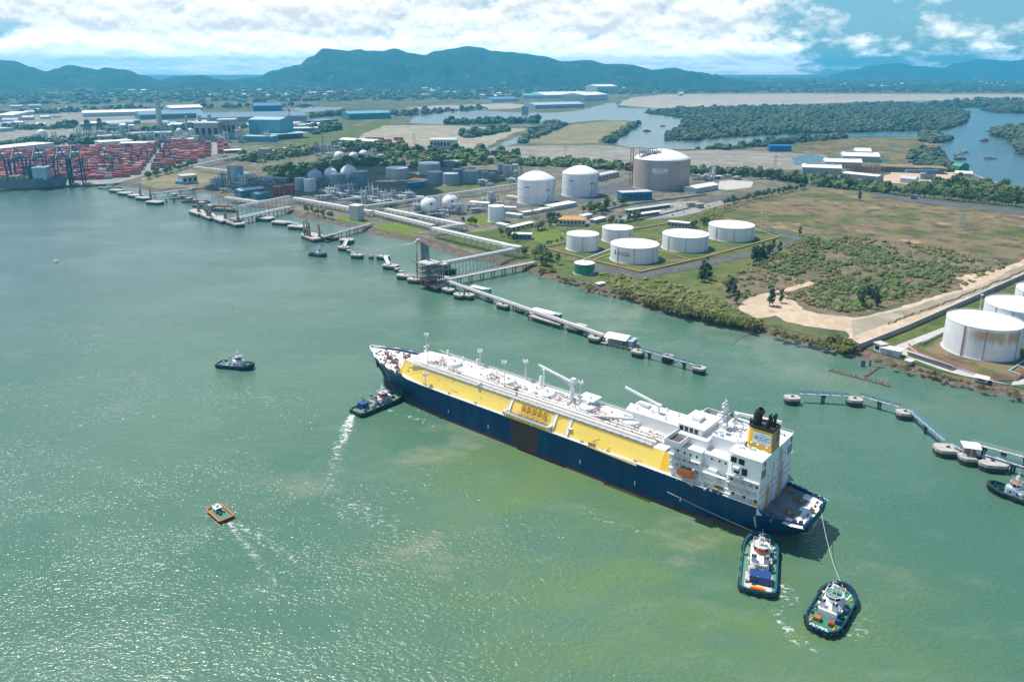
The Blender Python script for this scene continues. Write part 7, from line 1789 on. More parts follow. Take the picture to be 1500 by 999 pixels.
R = bl('huge turquoise hall with pale roof', (366, 203), (412, 203.5), 90, 50, 'turquoise_wall', 'pale_blue', 'gable', rise=.06); MB().slab(20, 24, -.4, 0, 4, 40).obj('door', 'teal_paint', R)
bl('lower pale blue roof in front of the turquoise hall, left part', (358, 208), (399, 208.5), 40, 14, 'turquoise_wall', 'pale_blue')
bl('lower pale blue roof right of the turquoise hall', (402, 206), (455, 202), 100, 14, 'roof_blue', 'pale_blue', open_='stock')
bl('long pale shed behind the turquoise hall', (426, 196), (467, 195), 60, 14, 'roof_blue', 'light_grey')
for a, b, dp, h, w, rf, lab in (((122, 172), (232, 169), 90, 16, 'light_grey', 'roof_white', 'very long white roofed warehouse on the left plain'), ((250, 163.5), (298, 162), 120, 14, 'light_grey', 'roof_white', 'white roofed warehouse right of the chimney'), ((205, 176), (300, 173), 140, 18, 'roof_blue', 'roof_blue', 'long blue warehouse behind the power plant'), ((290, 181), (450, 177), 160, 18, 'grey_steel', 'roof_blue', 'longest blue grey factory across the plain'),
    ((371, 163.5), (412, 163), 110, 24, 'strong_blue', 'strong_blue', 'deep blue factory far behind the turquoise hall'), ((511, 176), (573, 174), 90, 22, 'teal_paint', 'turquoise_wall', 'teal green factory near the curved road'), ((466, 184), (495, 181), 60, 14, 'strong_blue', 'roof_blue', 'dark blue shed with broken roof by the straight road'), ((158, 184), (206, 181), 70, 10, 'roof_blue', 'pale_blue', 'low pale blue roof left of the chimney'), ((21, 178), (45, 172), 60, 22, 'tank_palegrey', 'roof_white', 'white factory far on the left plain'), ((0, 194), (22, 192), 60, 10, 'tank_palegrey', 'pale_blue', 'pale shed at the far left edge'),
    ((798, 144.5), (868, 143), 200, 20, 'light_grey', 'roof_white', 'long white factory roof far ahead'), ((856, 149), (890, 147), 160, 34, 'tank_palegrey', 'roof_white', 'tall white hall in the far factory group'), ((784, 160), (856, 158), 110, 18, 'grey_steel', 'pale_blue', 'wide pale blue roofed hall at the far waterside'), ((874, 137), (904, 136.5), 160, 50, 'tank_palegrey', 'roof_white', 'tall white far building on the skyline side'), ((764, 167), (774, 167), 40, 30, 'grey_steel', 'roof_blue', 'small teal block tower at the far waterside'), ((766, 145), (794, 145), 120, 20, 'pale_blue', 'turquoise_wall', 'pale teal roof left of the far white factory'),
    ((720, 150), (760, 149), 120, 16, 'pale_blue', 'roof_blue', 'low blue roof below the thin white spire'), ((0, 226), (80, 217), 60, 12, 'light_grey', 'roof_white', 'long white roof behind the quay cranes'), ((148, 216), (196, 213), 50, 12, 'light_grey', 'roof_white', 'white roof behind the container stacks, left'), ((176, 218), (226, 216.5), 40, 12, 'light_grey', 'roof_white', 'white roof behind the container stacks, right'), ((253, 209.5), (291, 208), 30, 8, 'light_grey', 'roof_white', 'thin white roof in front of the power plant')):
    bl(lab, a, b, dp, h, w, rf, 'gable' if dp > 80 else 'flat', rise=.08)
# power plant: blocks, twin stacks, chimney, mast
for a, b, dp, h, lab in (((286, 207), (322, 206.5), 60, 46, 'left grey block of the power plant'), ((320, 205), (347, 204.5), 60, 52, 'right grey block of the power plant'), ((188, 205), (252, 203), 50, 16, 'low grey hall at the foot of the chimney'), ((128, 209), (180, 206), 50, 14, 'pale low hall left of the chimney')):
    bl(lab, a, b, dp, h, 'light_grey' if 'pale' in lab else 'grey_steel', 'tank_palegrey', doors=0, windows=4)
def stack(label, px, py, ytop, wpx, m='tank_palegrey', m2='light_grey'):
    c = P(px, py); h = height_to(c, ytop); r = wpx / 2 * mpp(c); R = thing('chimney', label, 'chimney', c)
    mb = MB(); mb.lathe([(r * 1.15, 0), (r, h)], n=16); mb.disc(0, 0, h, r, 16); mb.obj('shaft', m, R); mb = MB(); mb.lathe([(r * 1.15, h * .95), (r * 1.15, h * 1.0)], n=16); mb.obj('rim', m2, R)
stack('tall pale concrete chimney on the left plain', 236, 196, 143.5, 7, 'light_grey', 'grey_steel')
stack('left one of two short power plant stacks', 294, 190, 169.5, 4.5, 'light_grey'); stack('right one of two short power plant stacks', 308.5, 190, 168, 4.5, 'light_grey'); stack('slender grey column left of the grey plant', 276, 205, 170, 3, 'grey_steel'); stack('short grey column by the left far sphere', 254, 203, 182, 3, 'grey_steel')
def mast(label, px, py, ytop, w, cols, name='mast'):
    c = P(px, py); h = height_to(c, ytop); R = thing(name, label, 'mast', c); n = len(cols)
    for k in range(n):
        z0, z1 = h * k / n, h * (k + 1) / n; w0, w1 = w * (1 - .7 * k / n), w * (1 - .7 * (k + 1) / n); mb = MB()
        for i in range(4):
            a, b = pi / 4 + i * pi / 2, pi / 4 + (i + 1) * pi / 2
            t = w * (.055 if name == 'power_pylon' else .13); mb.bar((w0 * cos(a), w0 * sin(a), z0), (w1 * cos(a), w1 * sin(a), z1), t * 1.3); mb.bar((w0 * cos(a), w0 * sin(a), z0), (w1 * cos(b), w1 * sin(b), z1), t * .7); mb.bar((w1 * cos(a), w1 * sin(a), z1), (w1 * cos(b), w1 * sin(b), z1), t * .7)
        mb.obj('section', cols[k], R)
    return R, h
mast('tall red and white lattice mast behind the turquoise hall', 425, 184, 146, 5, ['red_paint', 'white_paint'] * 4)
mast('thin white spire on the far horizon side', 741, 147, 133, 9, ['white_paint'] * 3, 'spire')
mast('grey flare column among the small white tanks', 474, 222, 199, 4, ['grey_steel'] * 4, 'flare_column'); mast('grey process tower beside the flare column', 464, 223, 208, 9, ['grey_steel'] * 4, 'process_tower'); mast('dark process tower left of the chimney', 130, 200, 176, 14, ['dark_steel'] * 4, 'process_tower'); mast('second dark process tower left of the chimney', 148, 198, 174, 12, ['dark_steel'] * 4, 'process_tower'); mast('grey lattice column in the process area behind domed tank', 764, 262, 232, 4, ['rust_lattice'] * 4, 'process_tower'); mast('thin grey mast beside the ochre roofed house tank', 774, 254, 234, 2, ['grey_steel'] * 3)
def pylon(label, px, py, ytop):
    R, h = mast(label, px, py, ytop, 4.2, ['steel_truss'] * 5, 'power_pylon')
    for z, w in ((.72, 8), (.84, 7), (.95, 5)): MB().bar((-w, 0, h * z), (w, 0, h * z), .35).obj('cross_arm', 'steel_truss', R)
for px, py, yt, lab in ((1134, 254, 228, 'power pylon on the dark wet ground by the lagoon'), (828, 229, 212, 'power pylon on the mudflat behind the domed tanks'), (1407, 334, 312, 'pale green power pylon in the brown field'), (607, 211, 196, 'power pylon on the pale field left of the ribbed hall'), (1193, 143, 133, 'small far power pylon on the pink flat'), (1306, 226, 210, 'power pylon beyond the factory roofs')): pylon(lab, px, py, yt)
for px, py, yt, lab in ((629, 338, 300, 'tall white lamp mast on the pale pad by the spheres'), (824, 376, 343, 'thin lamp mast beside the walled yard tank'), (1114, 338, 312, 'thin lamp mast right of the walled yard'), (1432, 470, 432, 'thin white pole between the right edge tanks'), (1489, 440, 415, 'thin white pole behind the farthest right edge tank')):
    c = P(px, py); h = height_to(c, yt); R = thing('lamp_mast', lab, 'lamp mast', c); MB().tube([(0, 0, 0), (0, 0, h)], .32, 6, r1=.16).obj('pole', 'white_steel', R); MB().box(0, 0, h, 1.8, 1.2, .6).obj('lamp', 'white_paint', R)
# walls and bunds
def wall(label, pts, h, t, m, name='wall', cat='wall', cap=None, z=LZ):
    R = thing(name, label, cat, P(*pts[0], z)); O = R.location; mb, mc = MB(), MB()
    for a, b in zip(pts, pts[1:]):
        A, B = P(*a, z) - O, P(*b, z) - O; mb.bar(A + Vector((0, 0, h / 2)), B + Vector((0, 0, h / 2)), t, h)
        if cap: mc.bar(A + Vector((0, 0, h + .06)), B + Vector((0, 0, h + .06)), t + .25, .12)
    mb.obj('wall_body', m, R)
    if cap: mc.obj('coping', cap, R)
wall('long tan bund wall round the yard of five white tanks', [(796, 364), (868, 383), (938, 400), (1030, 379), (1140, 349), (1062, 321), (1000, 325), (905, 341), (845, 353), (796, 364)], 1.5, 1.0, 'earth_wall', 'bund_wall', cap='tan_yellow')
wall('tan dividing bund between the tanks in the yard', [(868, 383), (905, 369), (950, 358), (1000, 346), (1040, 338)], 1.2, .8, 'earth_wall', 'bund_wall', cap='tan_yellow'); wall('short cross bund on the right of the yard', [(1012, 382), (966, 369), (957, 360)], 1.2, .8, 'earth_wall', 'bund_wall', cap='tan_yellow')
mb = MB()
for k in range(5): a, b = P(846 + k * 1.5, 384 - k * .8, LZ + .9), P(893 + k * 1.2, 366 - k * .7, LZ + .9); mb.bar(a, b, .5, .5)
solo(mb, 'pipe_run', 'pipe_white', 'white pipes on the ground between the corner tank and lettered tank', 'pipe')
wall('grey concrete boundary wall beside the sandy track', [(1258, 512), (1330, 483), (1400, 452), (1500, 407), (1640, 346)], 4.2, .6, 'grey_wall', 'boundary_wall', cap='light_grey')
wall('grey bund wall along the road behind the rust stained tank', [(1350, 506), (1424, 470), (1500, 438), (1600, 392)], 2.4, .6, 'grey_wall', 'bund_wall')
wall('grey bund wall with red coping in front of the rust stained tank', [(1330, 508), (1344, 519), (1400, 540), (1456, 559), (1488, 558), (1520, 536)], 2.2, .8, 'light_grey', 'bund_wall', cap='red_paint')
wall('teal fence along the road below the parking yard', [(900, 330), (960, 318), (1010, 306)], 2.0, .2, 'teal_paint', 'fence', 'fence'); wall('pale blue fence right of the farthest yard tank', [(1104, 341), (1140, 345), (1172, 352)], 2.2, .2, 'pale_blue', 'fence', 'fence'); wall('long teal fence in front of the concrete tank', [(868, 313), (930, 300), (1000, 291), (1035, 286)], 2.0, .2, 'teal_paint', 'fence', 'fence')
R = bl('white boxy hut with a low roof by the boundary wall', (1289, 519), (1317, 525), 7, 4.6, 'tank_palegrey', 'roof_white', doors=1); bl('small tan roofed white hut left of the boxy hut', (1279, 514), (1289, 518), 6, 6, 'tank_palegrey', 'beige_wall', windows=1)
bl('tiny white arched shelter beside the bank road', (1428, 558), (1446, 562), 5, 2.6, 'tank_palegrey', 'roof_white', 'arch', rise=.2, windows=1); bl('tiny white cabin on the bank below the road', (1326, 533), (1333, 535), 4, 2.4, 'light_grey', 'roof_white'); bl('tiny white hut on the grassy bank', (877, 420), (886, 418), 4, 2.2, 'light_grey', 'roof_white')
mb = MB(); c = P(1332, 521); mb.bar((0, 0, .5), (P(1398, 543) - c) + Vector((0, 0, .5)), 5, 1.0); mb.bar((0, 3, 1), (P(1398, 543) - c) + Vector((0, 3, 1)), .5, 1.4); solo(mb, 'drain_trough', 'dark_steel', 'dark concrete drain with grating along the bank road', 'drain', None, c)
# gully in the sand: a jagged earth step along the pale track
mb = MB(); A = [P(1300 + t * 205, 476 - t * 74 - 6 * t * t, LZ + .36) for t in [k / 60 for k in range(61)]]
A = [q + Vector((random.uniform(-1, 1), random.uniform(-1.2, 1.2), 0)) for q in A]
mb.strip([q + Vector((0, 0, .05)) for q in A], [q + Vector((.8, 1.4, 1.3 + random.uniform(-.3, .4))) for q in A]); mb.strip([q + Vector((.8, 1.4, 1.3)) for q in A], [q + Vector((2.2, 3.6, .03)) for q in A]); struct(mb, 'earth_step', 'sand')
# ------------------------------------------------------------ container port
CN = {}
for key, col in (('red', (0.439, 0.073, 0.073)), ('pink', (0.512, 0.159, 0.159)), ('orange', (0.634, 0.207, 0.061)), ('maroon', (0.244, 0.055, 0.061)), ('blue', (0.037, 0.122, 0.342)), ('white', (0.700, 0.700, 0.700)), ('grey', (0.317, 0.329, 0.354))):
    dm('box_' + key, col, .6, tuple(c * .8 for c in col), .3)
    mb = MB(); mb.slab(0, 12.2, 0, 2.44, 0, 2.6); CN[key] = mb.mesh('shipping_container', 'box_' + key)
def container(key, x, y, z, rz, label, group):
    o = bpy.data.objects.new('shipping_container', CN[key]); COL.objects.link(o); o.location = (x, y, z); o.rotation_euler = (0, 0, rz); tag(o, label, 'container', group)
rnd = random.Random(11); QA, QB = P(96, 272.6), P(330, 216); qd = (P(165, 270) - P(96, 272.6)).normalized(); YR = atan2(P(96, 272).y - P(-60, 279).y, P(96, 272).x - P(-60, 279).x)
ex, ey = Vector((cos(YR), sin(YR), 0)), Vector((-sin(YR), cos(YR), 0)); rest = {k: MB() for k in CN}; cnt = 0; cand = []
def inside(p, poly):
    c = False; j = len(poly) - 1
    for i in range(len(poly)):
        if (poly[i][1] > p[1]) != (poly[j][1] > p[1]) and p[0] < (poly[j][0] - poly[i][0]) * (p[1] - poly[i][1]) / (poly[j][1] - poly[i][1]) + poly[i][0]: c = not c
        j = i
    return c
YARD = [(-60, 272), (100, 266), (176, 262), (240, 246), (290, 234), (332, 222), (330, 213), (250, 211), (140, 219), (0, 226), (-60, 231)]
O0 = P(96, 270)
for by in range(0, 46):
    for bx in range(-40, 50):
        if by % 4 == 3 or bx % 9 == 8: continue
        q = O0 + ex * (bx * 13.2) + ey * (25 + by * 15); pq = proj((q.x, q.y, LZ))
        if not inside(pq, YARD): continue
        cand.append((pq[1], bx, by, q))
cand.sort(key=lambda t: -t[0])
PAL = ['red'] * 5 + ['pink'] * 5 + ['orange'] * 3 + ['maroon'] * 3 + ['blue'] + ['white'] + ['grey']
for _, bx, by, q in cand:
    tiers = rnd.choice((2, 3, 4, 4, 5)); rows = 4; ro = rnd.random()
    kk = rnd.choice(PAL) if ro < .8 else None
    for r_ in range(rows):
        tt = max(1, tiers - rnd.choice((0, 0, 1, 2)))
        for t in range(tt):
            p = q + ey * (r_ * 2.6); key = kk if kk and rnd.random() < .6 else rnd.choice(PAL)
            vis = t == tt - 1 or r_ == 0
            if vis and cnt < 296 and bx > -8:
                container(key, p.x, p.y, LZ + .2 + t * 2.62, YR, '%s shipping container stacked in the nearest rows of the port' % {'pink': 'faded red', 'maroon': 'dark red'}.get(key, key), '%s containers in the port' % key); cnt += 1
            elif vis:
                c_ = p + ex * 6.1 + ey * 1.22; rest[key].box(c_.x, c_.y, LZ + .2 + t * 2.62 + 1.3, 12.2, 2.44, 2.6, YR, bot=False)
ALL = MB(); mats = []
for i, (k, m) in enumerate(rest.items()):
    b = len(ALL.v); ALL.v += m.v; ALL.f += [tuple(j + b for j in f) for f in m.f]; ALL.mi += [i] * len(m.f); ALL.sm += m.sm; mats.append('box_' + k)
struct(ALL, 'container_stacks', mats, 'stuff')
rnd = random.Random(5)
for k, (px, py, n_, t_) in enumerate(((535, 206, 4, 3), (541, 208, 5, 4), (552, 209, 4, 3), (556, 212, 5, 2), (577, 206, 2, 3), (563, 214, 5, 1))):
    c = P(px, py)
    for i in range(n_):
        for t in range(t_): container('red' if (i + t + k) % 3 else 'maroon', c.x + (i % 3) * 13, c.y + (i // 3) * 3, LZ + t * 2.62, .0, 'red container in the small far depot right of the white shed', 'containers of the far depot')
# quay cranes
def quay_crane(parent=None):
    R = thing('quay_crane', '', 'crane', (0, 0, 0), 0, 'quay cranes')
    for x in (-9, 9):
        for y in (0, 26): MB().bar((x, y, 0), (x, y, 44), 2.0).obj('leg', 'crane_blue', R)
    mb = MB(); mb.bar((-9, 0, 16), (9, 0, 16), 1.4); mb.bar((-9, 26, 16), (9, 26, 16), 1.4); mb.bar((-9, 0, 40), (-9, 26, 40), 1.6); mb.bar((9, 0, 40), (9, 26, 40), 1.6); mb.bar((-9, 0, 18), (-9, 26, 39), .9); mb.bar((9, 0, 18), (9, 26, 39), .9); mb.obj('portal', 'crane_blue', R)
    mb = MB()
    for x in (-3, 3): mb.bar((x, 46, 44), (x, -34, 46), 1.3, 2.2)
    mb.obj('boom', 'crane_blue', R); mb = MB(); mb.bar((-9, 4, 42), (0, 2, 64), 1.3); mb.bar((9, 4, 42), (0, 2, 64), 1.3); mb.bar((0, 2, 64), (0, -30, 47), .6); mb.bar((0, 2, 64), (0, 36, 45), .6); mb.obj('apex_frame', 'crane_blue', R)
    MB().slab(-5, 5, 20, 34, 45.5, 51).obj('machinery_house', 'pale_blue', R); return R
qc = quay_crane(); base = P(60, 274.6)
LB = ('quay crane at the far left edge, boom over the ship', 'second quay crane from the left, behind the ship bridge', 'third quay crane from the left above the grey ship', 'fourth quay crane from the left near the ship bow', 'quay crane nearest the open end of the quay')
for k, px in enumerate((2, 28, 58, 92, 112)):
    c = P(px, 275.5 - k * .9) + ey * 8; c.z = LZ; o = qc if k == 0 else clone(qc, c, YR); o.location = c; o.rotation_euler = (0, 0, YR); o['label'] = LB[k]
def gantry():
    R = thing('yard_gantry', 'dark blue gantry crane straddling the container rows', 'crane', (0, 0, 0), YR, 'yard gantry cranes')
    for x in (-6, 6):
        for y in (0, 24): MB().bar((x, y, 0), (x, y, 24), 1.4).obj('leg', 'crane_blue', R)
    mb = MB(); mb.bar((-6, -2, 24.6), (-6, 26, 24.6), 1.6, 2); mb.bar((6, -2, 24.6), (6, 26, 24.6), 1.6, 2); mb.bar((-6, 0, 24.6), (6, 0, 24.6), .8); mb.bar((-6, 24, 24.6), (6, 24, 24.6), .8); mb.obj('girder', 'crane_blue', R); MB().slab(-5, 5, 8, 15, 25.6, 28.5).obj('trolley', 'dark_steel', R); return R
gc = gantry()
for k, (px, py) in enumerate(((122, 262), (158, 255), (172, 250), (198, 246), (212, 238), (232, 230), (238, 224), (245, 236), (190, 231), (150, 240), (80, 252), (60, 240), (110, 236), (30, 256))):
    c = P(px, py); o = gc if k == 0 else clone(gc, c, YR); o.location = c
# cars and trucks near the tanks
def vehicle(label, px, py, L_, m, rz=0.4, truck=False, group=None):
    c = P(px, py, LZ + .38); R = thing('truck' if truck else 'parked_car', label, 'truck' if truck else 'car', c, rz, group); h = 2.8 if truck else .95; w = 2.4 if truck else 1.8
    MB().slab(-L_ / 2, L_ / 2, -w / 2, w / 2, .45, h).obj('body', m, R); mb = MB()
    if truck: mb.slab(L_ / 2 + .2, L_ / 2 + 2.4, -1.15, 1.15, .5, 2.6); mb.obj('cab', 'white_paint', R)
    else: mb.box(-.2, 0, 1.25, L_ * .55, 1.6, .6, taper=.8); mb.obj('cabin', 'glass_dark', R)
    for x in (-L_ * .32, L_ * .32):
        for y in (-w / 2, w / 2): MB().tube([(x, y - .1, .38), (x, y + .1, .38)], .38, 8).obj('wheel', 'rubber', R)
vehicle('blue truck on the road beside the wood on the right', 1339, 292, 9, 'strong_blue', -.25, True); vehicle('white van on the tree lined road right of the tanks', 1068, 297, 5, 'white_paint', .5)
for k, (px, py, m) in enumerate(((950, 312, 'white_paint'), (962, 309, 'red_paint'), (975, 307, 'light_grey'), (992, 309, 'strong_blue'), (1002, 311, 'white_paint'), (985, 316, 'grey_steel'), (940, 318, 'white_paint'), (1038, 303, 'red_paint'))):
    vehicle('%s car %s' % (('white', 'red', 'silver', 'blue', 'white', 'grey', 'white', 'red')[k], ('by the upper parking shed, left', 'by the middle of the parking shed', 'by the right of the parking shed', 'alone on the pale parking yard', 'right of the blue car on the parking yard', 'below the parking yard sheds', 'by the lower white roof of the parking yard', 'at the kiosks on the pale yard')[k]), px, py, 4.6, m, .3 + k * .2)
# ------------------------------------------------------------ trees and scrub
def leaf_cloud(mb, rnd, lobes, n, size, flat=.8):
    """many small leaf clumps spread through lobes (x, y, z, r)"""
    tot = sum(l[3] ** 2 for l in lobes)
    for x, y, z, r in lobes:
        for _ in range(max(4, int(n * r * r / tot))):
            u = Vector((rnd.gauss(0, 1), rnd.gauss(0, 1), rnd.gauss(0, 1))).normalized(); k = r * (rnd.random() ** .4)
            c = Vector((x, y, z)) + Vector((u.x * k, u.y * k, u.z * k * flat))
            if c.z < .15: c.z = .15 + rnd.random() * .3
            nrm = (u + Vector((rnd.uniform(-.7, .7), rnd.uniform(-.7, .7), rnd.uniform(0, 1.0)))).normalized()
            a = nrm.orthogonal().normalized(); b = nrm.cross(a); s = size * rnd.uniform(.6, 1.35)
            mb.poly([c + a * s + nrm * -.1 * s, c + b * s * .8, c - a * s + nrm * .15 * s, c - b * s * .9])
def tree_proto(kind, seed):
    rnd = random.Random(seed); mb = MB()
    if kind == 'round': lobes = [(rnd.uniform(-1.6, 1.6), rnd.uniform(-1.6, 1.6), rnd.uniform(3.6, 6.4), rnd.uniform(1.3, 2.2)) for _ in range(6)] + [(0, 0, 5, 2.2)]; n, s, th, lm = 300, .42, 4.2, 'leaf_mid'
    elif kind == 'tall': lobes = [(rnd.uniform(-1.1, 1.1), rnd.uniform(-1.1, 1.1), 2.6 + k * 1.1, 1.7 - k * .12) for k in range(6)]; n, s, th, lm = 300, .42, 3.0, 'leaf_dark'
    elif kind == 'palm': lobes = []; n, s, th, lm = 0, .3, 7, 'leaf_mid'
    else: lobes = [(rnd.uniform(-2.2, 2.2), rnd.uniform(-1.8, 1.8), rnd.uniform(.9, 2.6), rnd.uniform(1.0, 1.8)) for _ in range(6)]; n, s, th, lm = 240, .40, 1.4, 'leaf_olive'
    R = bpy.data.objects.new('x', None); COL.objects.link(R)
    leaf_cloud(mb, rnd, lobes, n, s) if lobes else None
    if kind == 'palm':
        for k in range(11):
            a = k * 2.4; pts = [Vector((cos(a) * d, sin(a) * d, 7 + .9 * d - .34 * d * d)) for d in (0, .9, 1.8, 2.7)]; sd = Vector((-sin(a), cos(a), 0)) * .38
            for p, q in zip(pts, pts[1:]): mb.poly([p - sd, p + sd, q + sd * .8, q - sd * .8])
    mb.obj('crown', lm, R)
    t = MB(); t.tube([(0, 0, 0), (rnd.uniform(-.2, .2), 0, th * .5), (rnd.uniform(-.3, .3), 0, th)], .24, 6, r1=.13)
    if kind in ('round', 'tall'):
        for k in range(4): a = k * 1.6 + rnd.random(); t.tube([(0, 0, th * .7), (cos(a) * 1.1, sin(a) * 1.1, th * 1.15)], .1, 5, r1=.04)
    t.obj('trunk', 'trunk_bark', R); return R
PROTO = {k: [tree_proto(k, 31 + i * 7 + len(k)) for i in range(4)] for k in ('round', 'tall', 'palm', 'mangrove')}
used = set()
NAMES = {'round': 'broadleaf_tree', 'tall': 'dense_tree', 'palm': 'palm_tree', 'mangrove': 'mangrove_bush'}
trnd = random.Random(99); n_tree = {k: 0 for k in PROTO}
def plant(kind, c, s, label, group, cat='tree'):
    i = trnd.randrange(4); p = PROTO[kind][i]; rz = trnd.random() * 6.28; sc = (s * trnd.uniform(.85, 1.2), s * trnd.uniform(.85, 1.2), s * trnd.uniform(.8, 1.25))
    if (kind, i) in used: o = clone(p, c, rz, None, sc)
    else: used.add((kind, i)); o = p; o.location = c; o.rotation_euler = (0, 0, rz); o.scale = sc
    o.name = NAMES[kind]; tag(o, label, cat, group); n_tree[kind] += 1
def row(kind, a, b, n, s, label, jit=2.0, cat='tree'):
    A, B = P(*a), P(*b)
    for k in range(n):
        q = A.lerp(B, (k + trnd.uniform(.2, .8)) / n); plant(kind, (q.x + trnd.uniform(-jit, jit), q.y + trnd.uniform(-jit, jit), LZ + .2), s * trnd.uniform(.75, 1.2), label, label, cat)
def area(kind, poly, n, s, label, cat='tree'):
    x0, x1 = min(p[0] for p in poly), max(p[0] for p in poly); y0, y1 = min(p[1] for p in poly), max(p[1] for p in poly); k = 0; g = 0
    while k < n and g < 4000:
        g += 1; x, y = trnd.uniform(x0, x1), trnd.uniform(y0, y1)
        if inside((x, y), poly): q = P(x, y); plant(kind, (q.x, q.y, LZ + .2), s * trnd.uniform(.7, 1.25), label, label, cat); k += 1
# mangrove bank
area('mangrove', [(900, 430), (940, 436), (990, 450), (1060, 468), (1112, 478), (1112, 486), (1052, 474), (1018, 465), (984, 457), (948, 447), (925, 439)], 95, 1.45, 'olive mangrove bush in the thick belt along the river bank', 'bush')
row('mangrove', (1140, 492), (1245, 517), 26, 1.15, 'low bush on the river bank below the sandy track', 3, 'bush')
area('mangrove', [(1218, 500), (1245, 505), (1256, 517), (1236, 514)], 10, 1.6, 'dry yellowish bush beside the end of the boundary wall', 'bush')
row('mangrove', (1290, 532), (1500, 583), 20, .8, 'small bush on the rubble bank under the right edge tanks', 3, 'bush')
row('mangrove', (812, 407), (905, 432), 16, .8, 'small bush scattered along the grassy bank', 4, 'bush')
for x, y, s in ((862, 424, 1.0), (795, 398, 1.3), (809, 398, 1.7), (790, 399, .9)): plant('mangrove', P(x, y), s, 'round bush at the foot of the road jetty', 'round bushes by the road jetty', 'bush')
# dark single trees of the scrub land
area('tall', [(1024, 412), (1034, 400), (1046, 404), (1040, 416)], 5, 1.5, 'dark dense tree in the clump left in the scrub land')
area('tall', [(1060, 428), (1072, 424), (1078, 432), (1066, 436)], 4, 1.25, 'dark tree in the small clump right of the dense clump'); area('tall', [(1085, 380), (1150, 362), (1156, 368), (1100, 388)], 16, 1.3, 'dark tree in the row above the scrub land')
for x, y, s, lab in ((1127, 448, 2.1, 'big round dark tree on the sand by the scrub'), (1144, 444, 1.3, 'smaller dark tree right of the big round tree'), (1283, 449, 1.5, 'dark tree at the lower corner of the scrub'), (1171, 345, 1.1, 'lone dark tree by the fence corner'), (1080, 445, 1.2, 'lone dark tree above the mangrove belt'), (1258, 294, 1.6, 'lone dark bush in the brown field')): plant('tall', P(x, y), s, lab, None)
area('tall', [(1245, 440), (1278, 430), (1285, 442), (1262, 452)], 9, 1.2, 'dark tree in the thick clump of the scrub')
# road rows
row('round', (1300, 285), (1500, 304), 40, 1.75, 'leafy tree in the row along the road by the wood', 4); row('round', (1058, 302), (1178, 277), 34, 1.25, 'small leafy tree in the row along the road left of the field', 2)
row('round', (1010, 257), (1118, 259), 34, 1.7, 'leafy tree in the belt behind the concrete yard', 6); row('round', (1118, 262), (1180, 270), 20, 1.9, 'leafy tree where the belt meets the road', 8)
area('round', [(1195, 264), (1290, 275), (1300, 283), (1240, 278), (1190, 272)], 26, 1.9, 'leafy tree in the grove below the long workshop')
area('round', [(1340, 283), (1400, 262), (1470, 274), (1520, 290), (1520, 302), (1400, 292)], 26, 2.0, 'leafy tree in the wide wood on the right')
# among the buildings
area('round', [(845, 312), (890, 300), (935, 297), (930, 303), (870, 318)], 22, 1.5, 'leafy tree below the blue framed glass building'); area('round', [(780, 330), (818, 318), (822, 332), (790, 340)], 14, 1.25, 'leafy tree left of the ochre roofed house')
area('palm', [(770, 322), (815, 313), (818, 322), (780, 330)], 16, .95, 'palm in the garden below the domed tanks'); area('round', [(884, 330), (930, 318), (940, 326), (900, 334)], 14, 1.2, 'yellow green tree right of the ochre roofed house')
row('round', (676, 328), (700, 332), 4, 1.25, 'tree in the short row beside the near spheres', 1); area('round', [(730, 346), (752, 340), (756, 354), (735, 356)], 8, 1.1, 'tree beside the green walled building'); area('round', [(762, 374), (788, 370), (820, 388), (800, 392)], 18, 1.4, 'tree at the landward end of the road jetty')
row('palm', (760, 343), (805, 337), 9, .8, 'palm in the line along the lawn', 1); row('round', (798, 360), (826, 355), 4, .9, 'small dark tree by the corner tank', 1); row('round', (1010, 336), (1036, 328), 8, 1.2, 'bright tree left of the farthest yard tank', 3); row('round', (445, 311), (490, 322), 9, 1.1, 'round tree along the stony shore near the white tower', 2)
row('round', (212, 264), (286, 243), 26, 1.6, 'tree in the belt beside the container yard', 4)
# woods farther off and mangrove islands: too many to count
def wood(name, polys, n, s, m, seed, hi=1.0, kind='stuff'):
    rnd = random.Random(seed); mb = MB()
    for poly in polys:
        x0, x1 = min(p[0] for p in poly), max(p[0] for p in poly); y0, y1 = min(p[1] for p in poly), max(p[1] for p in poly); W = [P(*p) for p in poly]; xs = [(w.x, w.y) for w in W]
        X0, X1, Y0, Y1 = min(p[0] for p in xs), max(p[0] for p in xs), min(p[1] for p in xs), max(p[1] for p in xs); k = g = 0
        while k < n and g < n * 12:
            g += 1; x, y = rnd.uniform(X0, X1), rnd.uniform(Y0, Y1)
            if not inside((x, y), xs): continue
            if name == 'scrub' and noise.noise(Vector((x * .035, y * .035, seed))) < rnd.uniform(-.45, .35): continue
            k += 1; r = s * (.5 + rnd.random() ** 3 * 1.9); h = r * rnd.uniform(.7, 1.2) * hi
            b = len(mb.v); m_ = 7; ph = rnd.random() * 6
            for i, (rr, zz) in enumerate(((1.0, .15), (1.05, .5), (.72, .85))):
                for j in range(m_):
                    a = ph + 2 * pi * j / m_ + i * .3; q = rr * r * rnd.uniform(.75, 1.2); mb.v.append((x + q * cos(a), y + q * sin(a), LZ + h * 1.6 * zz * rnd.uniform(.85, 1.15)))
            mb.v.append((x + rnd.uniform(-.2, .2) * r, y, LZ + h * 1.6)); t = len(mb.v) - 1
            for i in range(2):
                for j in range(m_): mb.face((b + i * m_ + j, b + i * m_ + (j + 1) % m_, b + (i + 1) * m_ + (j + 1) % m_, b + (i + 1) * m_ + j))
            for j in range(m_): mb.face((b + 2 * m_ + j, b + 2 * m_ + (j + 1) % m_, t))
    return struct(mb, name, m, kind)
